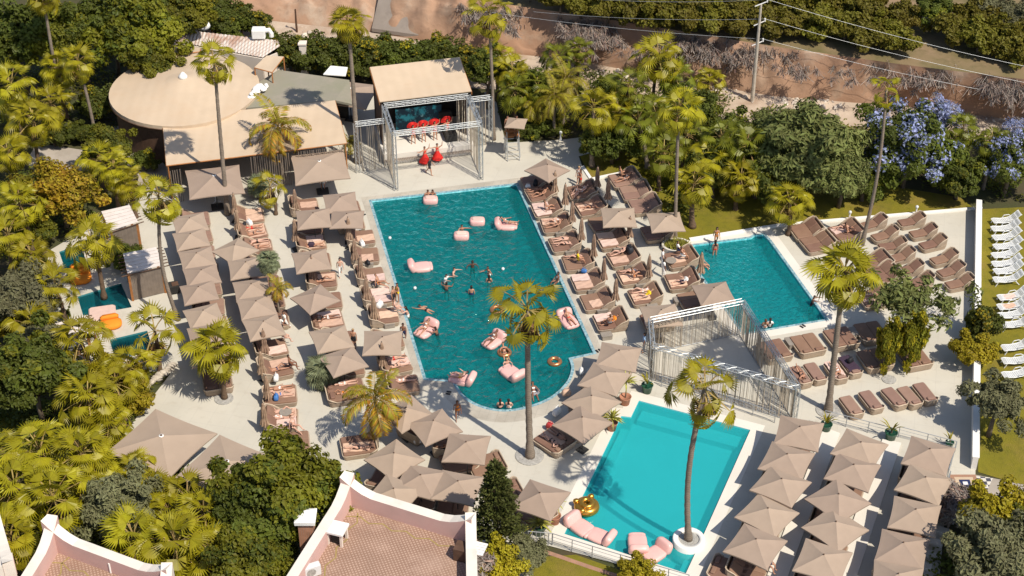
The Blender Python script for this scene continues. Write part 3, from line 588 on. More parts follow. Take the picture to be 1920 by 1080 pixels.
b = B(); strings(b, (SW-1.0, DP+.25, 0), (SW-.25, DP+.25, 0), .9, HT-.2, .09, .06); obj('side_drape', b, 'strings', t)
STG = t
def on_stage(x, y, z=0): return FL+ax*x+ay*y+Vector((0, 0, z))

# ---------------------------------------------------------------- string-curtain truss enclosure by the small pool
TZ = 3.0; K = [P(u, v, TZ) for u, v in ((1220, 600), (1392, 565), (1497, 727), (1224, 648))]; o = sum(K, Vector())/4; o.z = 0
t = thing('truss_enclosure', 'low silver truss enclosure hung with string curtains beside the small pool', 'enclosure', o); k_ = [p-o for p in K]
for p in k_: b = B(); truss(b, (p.x, p.y, 0), (p.x, p.y, TZ), .28, .024); obj('truss_post', b, 'alu', t)
for p, q in zip(k_, k_[1:]+k_[:1]):
    b = B(); truss(b, p, q, .28, .026); obj('truss_beam', b, 'alu', t)
    b = B(); strings(b, (p.x, p.y, 0), (q.x, q.y, 0), .04, TZ-.18, .085, .042, .1); obj('string_curtain', b, 'strings', t)
m_ = (k_[2]+k_[3])/2
b = B(); tube(b, (m_.x+.9, m_.y-.25, 0), (m_.x+.9, m_.y-.25, TZ), .04); obj('prop_post', b, 'steel', t)
b = B()
for p, q in zip(k_, k_[1:]+k_[:1]): tube(b, (p.x, p.y, .05), (q.x, q.y, .05), .035)
obj('base_rail', b, 'steel', t)

# ---------------------------------------------------------------- pink riad roofs
def parapet_roof(px, zt_, zf_, label, peaks, th=.62):
    Q = [P(u, v, zt_) for u, v in px]; o = sum(Q, Vector())/len(Q); o.z = 0; t = thing('riad_building', label, 'building', o); q = [p-o for p in Q]
    fl = [Vector((p.x, p.y, zf_)) for p in q]; b = B(); b.faces.new([b.verts.new(p) for p in (fl if (fl[1]-fl[0]).cross(fl[2]-fl[1]).z > 0 else fl[::-1])]); obj('roof_floor', b, 'rooftile', t)
    ctr = sum(q, Vector())/len(q)
    for i in range(len(q)):
        p, e = q[i], q[(i+1) % len(q)]; d = (e-p); L = d.length; d.normalize(); n = Vector((-d.y, d.x, 0)); n = n if n.dot(ctr-p) > 0 else -n
        ts = [0, .45, .9, 1.4, 2.0, L/2, L-2.0, L-1.4, L-.9, L-.45, L]; ts = [x for x in ts if 0 <= x <= L]; ts.sort()
        def hh(s):
            z = zt_
            for pk, dist in ((peaks[i], s), (peaks[(i+1) % len(q)], L-s)):
                if pk: z = max(z, zt_+pk*max(0, 1-dist/2.0)**1.6)
            return z
        b = B(); rows = []
        for s in ts:
            c0 = p+d*s; z = hh(s)
            rows.append([b.verts.new((c0.x, c0.y, 0)), b.verts.new((c0.x, c0.y, z)), b.verts.new((c0.x+n.x*th, c0.y+n.y*th, z)), b.verts.new((c0.x+n.x*th, c0.y+n.y*th, zf_))])
        for r0, r1 in zip(rows, rows[1:]):
            b.faces.new((r0[0], r1[0], r1[1], r0[1])).material_index = 0; b.faces.new((r0[1], r1[1], r1[2], r0[2])).material_index = 1; b.faces.new((r0[2], r1[2], r1[3], r0[3])).material_index = 2
        bmesh.ops.recalc_face_normals(b, faces=b.faces); obj('parapet', b, ['creamwall', 'creamtop', 'pinkwall'], t)
        # painted zigzag border inside the parapet
        if i in (0, len(q)-1):
            b = B(); z = zf_+.006; nz = int(L/.75); off = th+.55
            for k in range(nz):
                a0 = p+d*(k*.75)+n*(off+(.3 if k % 2 else 0)); a1 = p+d*((k+1)*.75)+n*(off+(0 if k % 2 else .3)); w2 = n*.045
                if n.length and k > 0 and k < nz-1: b.faces.new([b.verts.new((v.x, v.y, z)) for v in (a0-w2, a1-w2, a1+w2, a0+w2)])
            bmesh.ops.recalc_face_normals(b, faces=b.faces); obj('zigzag_border', b, 'zigzag', t)
    return t, o
rb, ro = parapet_roof([(648, 906), (893, 982), (897, 1150), (505, 1130)], 6.3, 5.2, 'pink and white riad building with tiled flat roof and peaked parapet corners, bottom centre', [1.0, .9, 0, .9])
for u, v in ((678, 950), (772, 978)): b = B(); p = P(u, v, 5.2)-ro; tube(b, p, p+Vector((0, 0, .75)), .06, n=8); sphere(b, p+Vector((0, 0, .78)), .09, 8, 5); obj('lamp_post', b, 'white', rb)
rb2, ro2 = parapet_roof([(95, 990), (327, 1076), (300, 1210), (-18, 1172)], 6.0, 4.9, 'smaller pink and white riad building with tiled roof in the lower left corner', [1.1, .9, 0, .6])
p = P(208, 1074, 4.9)-ro2; b = B(); tube(b, p, p+Vector((0, 0, .75)), .06, n=8); obj('lamp_post', b, 'white', rb2)
rb3, ro3 = parapet_roof([(-190, 930), (-4, 952), (28, 1062), (-170, 1110)], 6.4, 5.2, 'white building corner cut off by the lower left picture edge', [0, .9, .5, 0])
p = P(577, 1008, 5.0); t = thing('chimney', 'brick chimney with white pyramid cap beside the pink roof', 'chimney', (p.x, p.y, 0)); b = B(); box(b, (0, 0, 3.25), (.85, .85, 6.5)); obj('shaft', b, 'brick', t)
b = B(); loft(b, [[Vector((x*s, y*s, z)) for x, y in ((-1, -1), (1, -1), (1, 1), (-1, 1))] for s, z in ((.58, 6.5), (.6, 6.75), (.05, 7.1))]); obj('cap', b, 'white', t)
p = P(633, 1014, 5.2); t = thing('roof_vent_house', 'small white-topped vent house on short legs on the pink roof', 'vent', p, R(-18)); b = B(); box(b, (0, 0, 1.0), (1.15, 1.05, .16), bevel=.02); obj('cover', b, 'white', t)
for x, y in ((-.42, -.38), (.42, -.38), (.42, .38), (-.42, .38)): b = B(); box(b, (x, y, .46), (.14, .14, .92)); obj('leg', b, 'creamwall', t)
b = B(); box(b, (0, 0, .35), (.5, .45, .7)); obj('duct', b, 'dark', t)
p = P(586, 1078, 5.2); t = thing('air_conditioner', 'white outdoor air conditioning unit on the pink roof by the parapet', 'air conditioner', p, R(25)); b = B(); box(b, (0, 0, .4), (.95, .4, .75), bevel=.03); obj('casing', b, 'plastic', t)
b = B(); bmesh.ops.create_cone(b, cap_ends=True, segments=20, radius1=.27, radius2=.27, depth=.03, matrix=Matrix.Translation((-.1, -.205, .4)) @ Matrix.Rotation(R(90), 4, 'X')); obj('fan_grille', b, 'gravel', t)
p = P(868, 1045, 5.2); t = thing('roof_cabinet', 'dark metal box with white slatted lid at the right end of the pink roof', 'cabinet', p, R(-18)); b = B(); box(b, (0, 0, .45), (.9, .8, .9), bevel=.02); obj('body', b, 'darkwood', t); b = B()
for k in range(5): box(b, (.9+.0, -.4+k*.2, 1.0), (.9, .16, .06))
obj('slatted_lid', b, 'white', t)

# ---------------------------------------------------------------- cabana pergolas by the dip pools
def pergola(px, label, z=2.5, curtain=True):
    Q = [P(u, v, z) for u, v in px]; o = sum(Q, Vector())/4; o.z = 0; t = thing('pergola', label, 'pergola', o); q = [p-o for p in Q]
    b = B(); n = 6
    for k in range(n):
        s0, s1 = k/n, (k+.86)/n; vs_ = [q[0].lerp(q[3], s0), q[1].lerp(q[2], s0), q[1].lerp(q[2], s1), q[0].lerp(q[3], s1)]
        tp = [b.verts.new(x+Vector((0, 0, .04))) for x in vs_]; bt = [b.verts.new(x) for x in vs_]; b.faces.new(tp); b.faces.new(bt[::-1])
        for i in range(4): b.faces.new((tp[i], bt[i], bt[(i+1) % 4], tp[(i+1) % 4]))
    bmesh.ops.recalc_face_normals(b, faces=b.faces); obj('roof_slats', b, 'slatwhite', t)
    b = B()
    for k in range(7): a = q[0].lerp(q[3], k/6); e = q[1].lerp(q[2], k/6); d = (e-a).normalized()*.45; tube(b, a-d-Vector((0, 0, .1)), e+d-Vector((0, 0, .1)), .045, n=6)
    obj('rafter', b, 'darkwood', t)
    for p in q: b = B(); x = p*.93; box(b, (x.x, x.y, (z-.16)/2), (.16, .16, z-.16)); obj('post', b, 'wood', t)
    if curtain:
        b = B(); a, e = q[3]*.93, q[2]*.93; n = int((e-a).length/.1)
        for k in range(n): s = a.lerp(e, (k+.5)/n); bar(b, (s.x, s.y, .05), (s.x, s.y+.0, z-.2), .092, .05)
        obj('reed_curtain', b, 'greywood', t)
    return t
pergola([(190, 397), (243, 385), (259, 417), (207, 434)], 'cabana with white slatted roof and reed curtain, nearest the tents')
pergola([(231, 476), (293, 464), (306, 498), (239, 514)], 'cabana with weathered slatted roof on orange posts beside the dark dip pool')
pergola([(100, 608), (160, 592), (180, 625), (108, 640)], 'cabana with white slatted roof half hidden by palms at the far left', curtain=False)
p = P(330, 578); t = thing('hanging_chair', 'black cube lantern chair by the slim leaning palm', 'chair', P(327, 548), R(20)); b = B(); box(b, (0, 0, .45), (.75, .75, .7), bevel=.08); obj('shell', b, 'dark', t); b = B(); box(b, (.12, -.1, .82), (.5, .5, .06), bevel=.02); obj('seat_pad', b, 'darkwood', t)
def beanbag(u, v, rz, label):
    t = thing('lounge_cushion', label, 'cushion', P(u, v), rz); b = B(); loft(b, [[Vector((x*s, y*s*.75, z)) for x, y in [(p.x, p.y) for p in rrect(2, 2, .8, 0, 6)]] for s, z in ((.66, 0), (.8, .12), (.82, .32), (.6, .46))]); obj('cushion', b, 'orange', t, True)
    b = B(); loft(b, [[Vector((p.x, p.y+.42, p.z+z)) for p in rrect(1.3*s, .34*s, .15, 0)] for s, z in ((1, .4), (1.05, .6), (.8, .75))]); obj('bolster', b, 'orange', t, True)
beanbag(152, 527, R(15), 'orange lounge cushion at the edge of the upper dip pools'); beanbag(208, 612, R(18), 'round orange lounge cushion beside the pink towel mat')
beanbag(150, 516, R(12), 'dark orange lounge cushion half shaded by the palm between the dip pools')
b = B(); loft(b, [rrect(1.9, 2.0, .2, .02), rrect(1.95, 2.05, .22, .22), rrect(1.8, 1.9, .2, .3)]); x = obj('sun_mat', b, 'towel_pink', smooth=False); x.location = P(193, 594); x.rotation_euler.z = R(14); tag(x, 'square pale pink sun mat beside the dark dip pool', 'mat')

# ---------------------------------------------------------------- power line
p = P(1410, 193, 0); top = PY(1427, 8, p.y); t = thing('power_pole', 'tall pale concrete power pole at the top right of the garden', 'power pole', p); d = top-p
b = B(); path_tube(b, [(0, 0, 0), d*.5, d], [.19, .15, .10], 8); obj('pole', b, 'stone', t)
ins = []
for f, s in ((.99, .5), (.80, .45), (.60, .45)):
    b = B(); c = d*f; tube(b, c-Vector((s, 0, .1)), c+Vector((s, 0, .35)), .05); tube(b, c+Vector((s, 0, .3)), c+Vector((s, 0, .6)), .07); obj('insulator_arm', b, 'white', t); ins.append(p+c+Vector((s, 0, .55)))
for k, (pt, er, el) in enumerate(zip(ins, ((1960, 132), (1960, 162), (1960, 190)), ((1050, -6), (1000, 22), (900, 20)))):
    for side, e in (('right', er), ('left', el)):
        d2 = ray(*e); q = CAM+d2*((p.y+ (-5 if side == 'right' else 4) - CAM.y)/d2.y); b = B(); pts = []
        for i in range(17): s = i/16; x = pt.lerp(q, s); x.z -= .35*4*s*(1-s); pts.append(x)
        path_tube(b, pts, [.012]*17, 4)
        tag(obj('power_cable', b, 'steel'), f"{['top', 'middle', 'lowest'][k]} power cable running {side} from the concrete pole", 'cable')
t = thing('timber_post', 'dark timber post standing in the dirt behind the hedge', 'post', P(557, 62)); b = B(); path_tube(b, [(0, 0, 0), (0, 0, 1.4), (.02, 0, 2.5)], [.11, .1, .08], 7); obj('shaft', b, 'darkwood', t); b = B(); tube(b, (0, 0, 2.3), (.0, .2, 2.35), .03); obj('wire_hook', b, 'steel', t)
# ================================================================ VEGETATION
class Leaves:
    def __init__(s): s.v = []; s.f = []; s.m = []
    def quad(s, a, b, c, d, mi=0): o = len(s.v); s.v += [a, b, c, d]; s.f.append((o, o+1, o+2, o+3)); s.m.append(mi)
    def tri(s, a, b, c, mi=0): o = len(s.v); s.v += [a, b, c]; s.f.append((o, o+1, o+2)); s.m.append(mi)
    def strip(s, rows, mi=0):
        o = len(s.v); n = len(rows[0])
        for r in rows: s.v += r
        for i in range(len(rows)-1):
            for k in range(n-1): s.f.append((o+i*n+k, o+i*n+k+1, o+(i+1)*n+k+1, o+(i+1)*n+k)); s.m.append(mi)
    def mesh(s, name):
        me = mesh_from([tuple(x) for x in s.v], s.f, name); me.polygons.foreach_set('material_index', s.m); return me
def fan_frond(L, base, yaw, pitch, pet, rad, g, nseg=18, droop=.5, mi_leaf=0, mi_pet=1):
    """petiole plus a folded circular fan; pitch: rise of the petiole"""
    rot = Matrix.Rotation(yaw, 3, 'Z') @ Matrix.Rotation(-pitch, 3, 'Y')
    pts = [Vector((0, 0, 0)), Vector((pet*.5, 0, .03)), Vector((pet, 0, -.10*pet*droop))]
    tp = lambda v: base+rot @ v
    for a, c in zip(pts, pts[1:]):
        w0 = .045
        L.quad(tp(a+Vector((0, -w0, 0))), tp(c+Vector((0, -w0*.7, 0))), tp(c+Vector((0, w0*.7, 0))), tp(a+Vector((0, w0, 0))), mi_pet)
    tip = pts[-1]; tilt = g.uniform(.15, .5)+droop*.75; br = Matrix.Rotation(tilt, 3, 'Y'); roll = Matrix.Rotation(g.uniform(-.35, .35), 3, 'X'); span = R(g.uniform(95, 120))
    fold = g.uniform(.05, .25)
    for k in range(nseg):
        a0 = -span+2*span*k/nseg; a1 = -span+2*span*(k+1)/nseg; am = (a0+a1)/2; rr_ = rad*(.80+.20*math.cos(am*.6))*g.uniform(.9, 1.06)
        def q(a, r, dz=0):
            v = Vector((math.cos(a)*r, math.sin(a)*r, dz-fold*abs(math.sin(a))*r-droop*.28*(r/rad)**2.2*rad)); return tp(tip+br @ (roll @ v))
        m = .56
        if g.random() < .07: continue
        L.quad(q(am, .02), q(a0, rr_*m, -.02), q(am, rr_*m, .055), q(a1, rr_*m, -.02), mi_leaf)
        L.tri(q(a0+.01, rr_*m, -.02), q(am+g.uniform(-.03, .03), rr_, -.06*g.random()), q(am, rr_*m, .055), mi_leaf); L.tri(q(am, rr_*m, .055), q(am, rr_*1.0, -.05), q(a1-.01, rr_*m, -.02), mi_leaf)
def fan_crown(seed, n=30, pet=1.15, rad=1.0, lo=-50, hi=82, dead=8):
    g = random.Random(seed); L = Leaves()
    for k in range(n):
        t = k/(n-1); pitch = R(hi+(lo-hi)*t**.85+g.uniform(-9, 9)); yaw = k*2.39996+g.uniform(-.25, .25)
        fan_frond(L, Vector((0, 0, .25-.45*t)), yaw, pitch, pet*g.uniform(.75, 1.2)*(.6+.4*min(1, t*2.5)), rad*g.uniform(.85, 1.12), g, 18, .2+.8*t)
    for k in range(dead):
        fan_frond(L, Vector((0, 0, -.35)), g.uniform(0, 6.28), R(g.uniform(-84, -62)), pet*.65, rad*.7, g, 9, .9, 2, 2)
    return L.mesh('fan_crown')
def feather_crown(seed, n=20, ln=2.7, lo=-25, hi=80, mi=0):
    g = random.Random(seed); L = Leaves()
    for k in range(n):
        t = k/(n-1); pitch = R(hi+(lo-hi)*t+g.uniform(-8, 8)); yaw = k*2.39996+g.uniform(-.3, .3); l = ln*g.uniform(.8, 1.1); rot = Matrix.Rotation(yaw, 3, 'Z'); prev = Vector((0, 0, 0)); a = pitch; S = 18; twist = g.uniform(-.3, .3)
        for s in range(S):
            d = Vector((math.cos(a), 0, math.sin(a))); p = prev+d*(l/S); u = s/S; wv = Vector((0, .025*(1-u)+.006, 0))
            L.quad(rot @ (prev-wv), rot @ (p-wv), rot @ (p+wv), rot @ (prev+wv), 1)
            if s > 1:
                ll = .62*math.sin(math.pi*min(1, .12+u*.9))**.6*g.uniform(.85, 1.1); up = Vector((-math.sin(a), 0, math.cos(a)))
                for sd_ in (-1, 1):
                    for h in (0, .5):
                        b0 = prev.lerp(p, h+g.uniform(0, .3)); e = b0+Vector((0, sd_*ll*.85, 0))+d*ll*.55+up*(.12*ll)-Vector((0, 0, ll*.45*g.uniform(.7, 1.3))); mid = b0.lerp(e, .5)+up*.05; wd = d*.045
                        L.quad(rot @ b0, rot @ (mid-wd), rot @ e, rot @ (mid+wd), 0 if g.random() < .9-.75*t or mi == 0 else 2)
            prev = p; a -= R(7.2)*(.6+u)*(1 if t > .1 else .6)
    return L.mesh('feather_crown')
def trunk_mesh(d, r0, r1, seed, bend=.25, n=9, flare=1.5, bx=None):
    g = random.Random(seed); b = B(); pts = []; rs = []; S = 14; bx, by = (g.uniform(-bend, bend) if bx is None else bx), g.uniform(-bend, bend)*.5; S = max(14, int(d.length/.33))
    for i in range(S+1):
        s = i/S; k = math.sin(math.pi*s); pts.append(d*s+Vector((bx*k, by*k, 0))); rs.append((r0+(r1-r0)*s)*(1+(flare-1)*max(0, 1-s*9))*(1.06 if i % 2 else .95)*g.uniform(.97, 1.03))
    path_tube(b, pts, rs, n); return b
FANS = [fan_crown(11, 22, 1.2, .95), fan_crown(12, 20, 1.3, .95, -55, 80, 9), fan_crown(13, 28, 1.15, 1.0, -46, 84, 6), fan_crown(14, 17, 1.35, .86, -70, 76, 6), fan_crown(15, 24, 1.25, .92, -60, 78, 12), fan_crown(16, 19, 1.1, 1.0, -38, 84, 5)]
FANS_LUSH = [fan_crown(21, 25, 1.55, 1.15, -35, 80, 3), fan_crown(22, 22, 1.7, 1.18, -28, 78, 2), fan_crown(23, 28, 1.45, 1.08, -42, 84, 4)]
SPARSE = fan_crown(31, 11, 1.0, .75, -75, 84, 3)
for me in FANS+FANS_LUSH+[SPARSE]:
    for x in ('fan', 'petiole', 'deadfrond'): me.materials.append(M[x])
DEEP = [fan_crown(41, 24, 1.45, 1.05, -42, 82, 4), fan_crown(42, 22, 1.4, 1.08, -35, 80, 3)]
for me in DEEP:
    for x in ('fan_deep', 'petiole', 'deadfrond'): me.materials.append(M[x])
FEATH = feather_crown(51, 22, 2.7); FEATH_O = feather_crown(52, 17, 2.6, -35, 74, 1)
for me, x in ((FEATH, ('feather', 'petiole', 'feather')), (FEATH_O, ('feather', 'petiole', 'feather_orange'))):
    for y in x: me.materials.append(M[y])
BLUE = fan_crown(61, 44, .55, .75, -20, 86, 0)
for x in ('bluefan', 'bluefan', 'bluefan'): BLUE.materials.append(M[x])
def palm_at(base, top, crown, label, scale=1.0, r0=.24, r1=.15, tm='trunk', bend=.18, bx=None, seed=0, name='fan_palm', group=None, rz=None):
    t = thing(name, label, 'palm', base, 0, group); d = top-base
    obj('trunk', trunk_mesh(d, r0*.7, r1*.78, seed, bend, bx=bx), tm, t, True)
    c = obj('crown', crown, None, t); c.location = d; g = random.Random(seed); c.rotation_euler = (g.uniform(-.12, .12), g.uniform(-.12, .12), g.uniform(0, 6.28) if rz is None else rz); c.scale = (scale, scale, scale*g.uniform(.9, 1.05)); return t
def palm_px(b, c, crown, label, scale=1.0, z0=0.0, **k):
    base = P(*b, z0); top = PY(*c, base.y+k.pop('dy', 0)); return palm_at(base, top, crown, label, scale, seed=int(b[0]*7+b[1]), **k)
def palm_c(c, h, crown, label, scale=1.0, **k):
    top = P(*c, h); g = random.Random(int(c[0]*3+c[1])); base = Vector((top.x+g.uniform(-.3, .3), top.y+g.uniform(-.3, .3), -.06)); return palm_at(base, top, crown, label, scale, seed=int(c[0]*3+c[1]), **k)
# single palms one can point to
palm_px((427, 402), (402, 118), FANS[0], 'very tall slim fan palm rising in front of the round tent', 1.0, r0=.27, bend=.5)
palm_px((671, 305), (653, 45), FANS[2], 'very tall fan palm just left of the stage, crown against the dirt bank', 1.0, r0=.33, r1=.16)
palm_px((926, 262), (917, 28), FANS[1], 'very tall fan palm right behind the stage, crown at the top edge', 1.1, r0=.2)
palm_px((122, 222), (80, -12), FANS[2], 'tall thin leaning palm at upper left whose crown leaves the picture', 1.0, r0=.22)
palm_px((178, 250), (146, 118), FANS[5], 'fan palm with leaning trunk at upper left beside the round tent', 1.0, r0=.22)
palm_px((517, 402), (506, 352), FANS[3], 'short fan palm between the two big parasols below the tent awning', .85, r0=.2, tm='trunk_rough')
palm_px((334, 600), (299, 372), FANS[4], 'tall fan palm with leaning trunk beside the leftmost parasol row', 1.05, r0=.22, bend=.6)
palm_px((421, 747), (408, 655), FANS[2], 'stout fan palm covering the lowest parasols of the leftmost row', 1.25, r0=.26, tm='trunk_rough')
palm_px((300, 700), (290, 622), FANS[3], 'fan palm with rough trunk beside the lowest dip pool', 1.2, r0=.25, tm='trunk_rough')
palm_px((994, 857), (989, 582), FANS[1], 'tall fan palm rising in front of the long pool', 1.28, r0=.34, r1=.19, bend=.3)
palm_px((1291, 1012), (1322, 730), FANS[3], 'tall curved palm growing from the white planter in the turquoise pool', 1.22, z0=.2, r0=.27, r1=.2, bend=.3, bx=-.45)
palm_px((1553, 770), (1583, 512), FANS[2], 'big bushy fan palm with shaggy trunk between the small pool and the loungers', 1.42, r0=.33, r1=.2)
palm_px((1616, 458), (1662, 168), SPARSE, 'very tall slender palm with a thin tuft of leaves in front of the blossoming tree', .95, r0=.22, r1=.13, bend=.8)
palm_px((1266, 452), (1273, 205), FANS_LUSH[0], 'tall slim fan palm rooted in the kerbed planter of dry grass', .86, r0=.2, r1=.15)
palm_px((1110, 312), (1113, 203), FANS_LUSH[1], 'fan palm with pale trunk on the small grass patch right of the stage', .85, r0=.3)
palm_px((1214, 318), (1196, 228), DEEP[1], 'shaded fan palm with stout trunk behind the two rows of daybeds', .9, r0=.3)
palm_px((1298, 426), (1302, 345), FANS_LUSH[2], 'short thick-trunked fan palm on the lawn above the small pool', .9, r0=.36, tm='trunk_rough')
palm_px((1478, 440), (1480, 376), FANS_LUSH[0], 'short fan palm at the top right corner of the small pool', .85, r0=.28, tm='trunk_rough')
palm_px((507, 572), (504, 492), BLUE, 'small pale green fan palm standing between parasols of the inner left row', .85, r0=.14, r1=.1)
palm_px((527, 596), (522, 540), FEATH_O, 'thin golden feather palm beside the waiter in white', .55, r0=.13, r1=.1, name='feather_palm')
palm_px((706, 838), (703, 748), FEATH_O, 'orange-green feather palm over the daybeds at the lower left of the long pool', 1.22, r0=.16, r1=.12, name='feather_palm')
palm_px((530, 334), (521, 238), FEATH_O, 'arching golden feather palm in front of the tent awning', 1.4, r0=.24, name='feather_palm')
palm_px((600, 724), (604, 698), BLUE, 'low blue-green fan palm casting a spiky shadow on the deck', 1.15, r0=.2, tm='trunk_rough')
palm_px((487, 372), (484, 348), BLUE, 'silvery fan palm tucked behind the short palm by the tent', .9, r0=.2, tm='trunk_rough')
palm_px((656, 300), (655, 268), FEATH, 'small green plant palm in the gap between tent awning and stage', .45, r0=.08, r1=.06, name='feather_palm')
# groves
lab_ul = 'fan palm in the dense planting left of the tents'
for (u, v, h, i, l) in ((62, 225, 5.5, 0, 'broad fan palm at the left edge above the grey path'), (22, 160, 6, 1, 'fan palm cut by the left edge below the tall thin palm'), (36, 382, 5, 2, 'fan palm at the left edge in front of the orange-leaved tree'), (172, 452, 5, 0, 'lush fan palm overhanging the upper dip pool'), (104, 540, 4, 1, 'small fan palm between two olive shrubs at the left'),
                        (214, 318, 4, 2, 'fan palm with an orange seed cluster below the round tent'), (188, 300, 3, 1, 'low fan palm beside the curved garden path'), (150, 636, 4.5, 0, 'fan palm in front of the palm-hidden cabana'), (30, 200, 3.5, 2, 'low fan palm behind the broad one at the left edge'), (95, 195, 4, 1, 'fan palm between the leaning palm and the broad one at the left'), (15, 285, 4, 0, 'fan palm cut by the left edge beside the grey path'), (15, 440, 4, 1, 'fan palm cut by the left edge below the orange-leaved tree'), (110, 130, 5, 2, 'fan palm behind the tall leaning palms at the upper left'), (60, 480, 3, 0, 'low fan palm at the left of the upper dip pool'), (240, 345, 3, 2, 'low fan palm at the end of the curved path by the cabana'), (60, 610, 3.4, 1, 'fan palm beside the small olive tree at the left')):
    palm_c((u, v), h, FANS_LUSH[i], l, .95 if h > 4 else .8, r0=.28, tm='trunk_rough')
GL = 'palms of the lower left grove'
for k, (u, v, h, i, s) in enumerate(((165, 745, 4, 0, .95), (75, 845, 4, 1, 1.0), (152, 850, 4.5, 2, 1.0), (30, 915, 4.5, 0, 1.0), (100, 935, 4.5, 1, .95), (178, 880, 3, 2, .85), (285, 925, 2.6, 0, .85), (352, 938, 2.8, 1, .9), (382, 962, 4.5, 2, .9), (252, 1010, 5, 0, .95), (330, 1020, 5, 1, 1.0), (215, 720, 3, 2, .8), (240, 690, 3, 1, .75), (20, 1010, 4.5, 2, .9), (130, 900, 3.2, 1, .8), (318, 965, 3, 2, .8), (-15, 860, 4, 1, .95), (395, 1040, 4.5, 0, .85), (205, 790, 2.6, 0, .75), (255, 885, 2.4, 2, .75))):
    palm_c((u, v), h, FANS_LUSH[i], 'yellow-green fan palm in the dense grove filling the lower left', s, r0=.25, tm='trunk_rough', group=GL)
GR = 'palms of the grove right of the stage'
for k, (u, v, h, i, s) in enumerate(((1235, 108, 7, 0, 1.05), (1178, 165, 6, 1, 1.0), (1262, 140, 5.5, 1, .95), (1160, 210, 4.5, 0, .9), (1352, 262, 4.5, 1, 1.0), (1400, 275, 4.5, 0, 1.0), (1330, 300, 3.5, 1, .85), (1425, 300, 3.5, 0, .95), (1245, 290, 3.5, 1, .9), (1390, 335, 3, 0, .8), (1290, 250, 4, 0, .9), (1230, 215, 4.5, 1, .9), (1330, 150, 3.5, 0, .7), (1085, 95, 4.5, 0, .7), (1045, 110, 4.5, 1, .8), (960, 135, 4.5, 0, .85), (965, 170, 4, 1, .85), (1010, 165, 4, 0, .9), (930, 115, 4, 1, .8))):
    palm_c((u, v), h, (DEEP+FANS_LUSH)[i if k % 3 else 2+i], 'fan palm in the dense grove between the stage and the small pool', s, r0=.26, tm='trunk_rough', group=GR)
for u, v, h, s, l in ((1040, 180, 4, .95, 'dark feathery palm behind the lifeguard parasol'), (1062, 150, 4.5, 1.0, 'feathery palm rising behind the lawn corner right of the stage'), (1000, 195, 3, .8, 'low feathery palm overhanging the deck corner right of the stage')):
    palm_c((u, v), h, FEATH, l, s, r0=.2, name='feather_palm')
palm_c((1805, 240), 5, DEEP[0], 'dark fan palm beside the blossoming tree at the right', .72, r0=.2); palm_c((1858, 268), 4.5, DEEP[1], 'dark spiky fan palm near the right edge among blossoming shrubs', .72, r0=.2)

# ---- broad-leaved trees and shrubs
def crown_mesh(seed, mats, n_cl=70, per=70, leaf=.2, flat=.8, cl=.30, lump=.5, hollow=.4, low=-.55, droop=0.0, frac2=0.0, long=1.5):
    """unit-radius crown of leaf faces gathered in clumps through the crown's volume"""
    g = np.random.RandomState(seed); V = []; n = 0
    cen = []
    while len(cen) < n_cl:
        d = g.normal(size=3); d /= np.linalg.norm(d)
        if d[2] < low: continue
        r = g.uniform(hollow, 1.0)*(1+lump*noise.noise(Vector(d*1.7)+Vector((seed, 0, 0)))*1.6); cen.append(d*r*np.array([1, 1, flat]))
    cen = np.array(cen); N = n_cl*per; ci = np.repeat(np.arange(n_cl), per); rad = cl*g.uniform(.6, 1.25, n_cl)[ci]
    d = g.normal(size=(N, 3)); d /= np.linalg.norm(d, axis=1)[:, None]; p = cen[ci]+d*(rad*g.uniform(.25, 1, N)**.5)[:, None]*np.array([1, 1, .8]); p[:, 2] -= droop*g.random_sample(N)**2
    nrm = d*.8+cen[ci]*.5+g.normal(size=(N, 3))*.55+np.array([0, 0, .35]); nrm /= np.linalg.norm(nrm, axis=1)[:, None]
    a = np.cross(nrm, g.normal(size=(N, 3))); a /= np.linalg.norm(a, axis=1)[:, None]; b_ = np.cross(nrm, a); s = leaf*g.uniform(.45, 1.5, N)[:, None]
    A = a*s*long/2; Bv = b_*s/2; bend = nrm*s*.18
    vs_ = np.stack([p-A-bend, p-Bv, p+A-bend, p+Bv], 1).reshape(-1, 3); idx = np.arange(N*4).reshape(-1, 4)
    me = mesh_from(vs_.tolist(), idx.tolist(), 'crown'); mi = (g.random_sample(N) < frac2).astype(int)
    if frac2: mi = ((g.random_sample(n_cl)[ci] < frac2*1.6) & (g.random_sample(N) < .6)).astype(int)
    me.polygons.foreach_set('material_index', mi.tolist())
    for x in mats: me.materials.append(M[x])
    return me
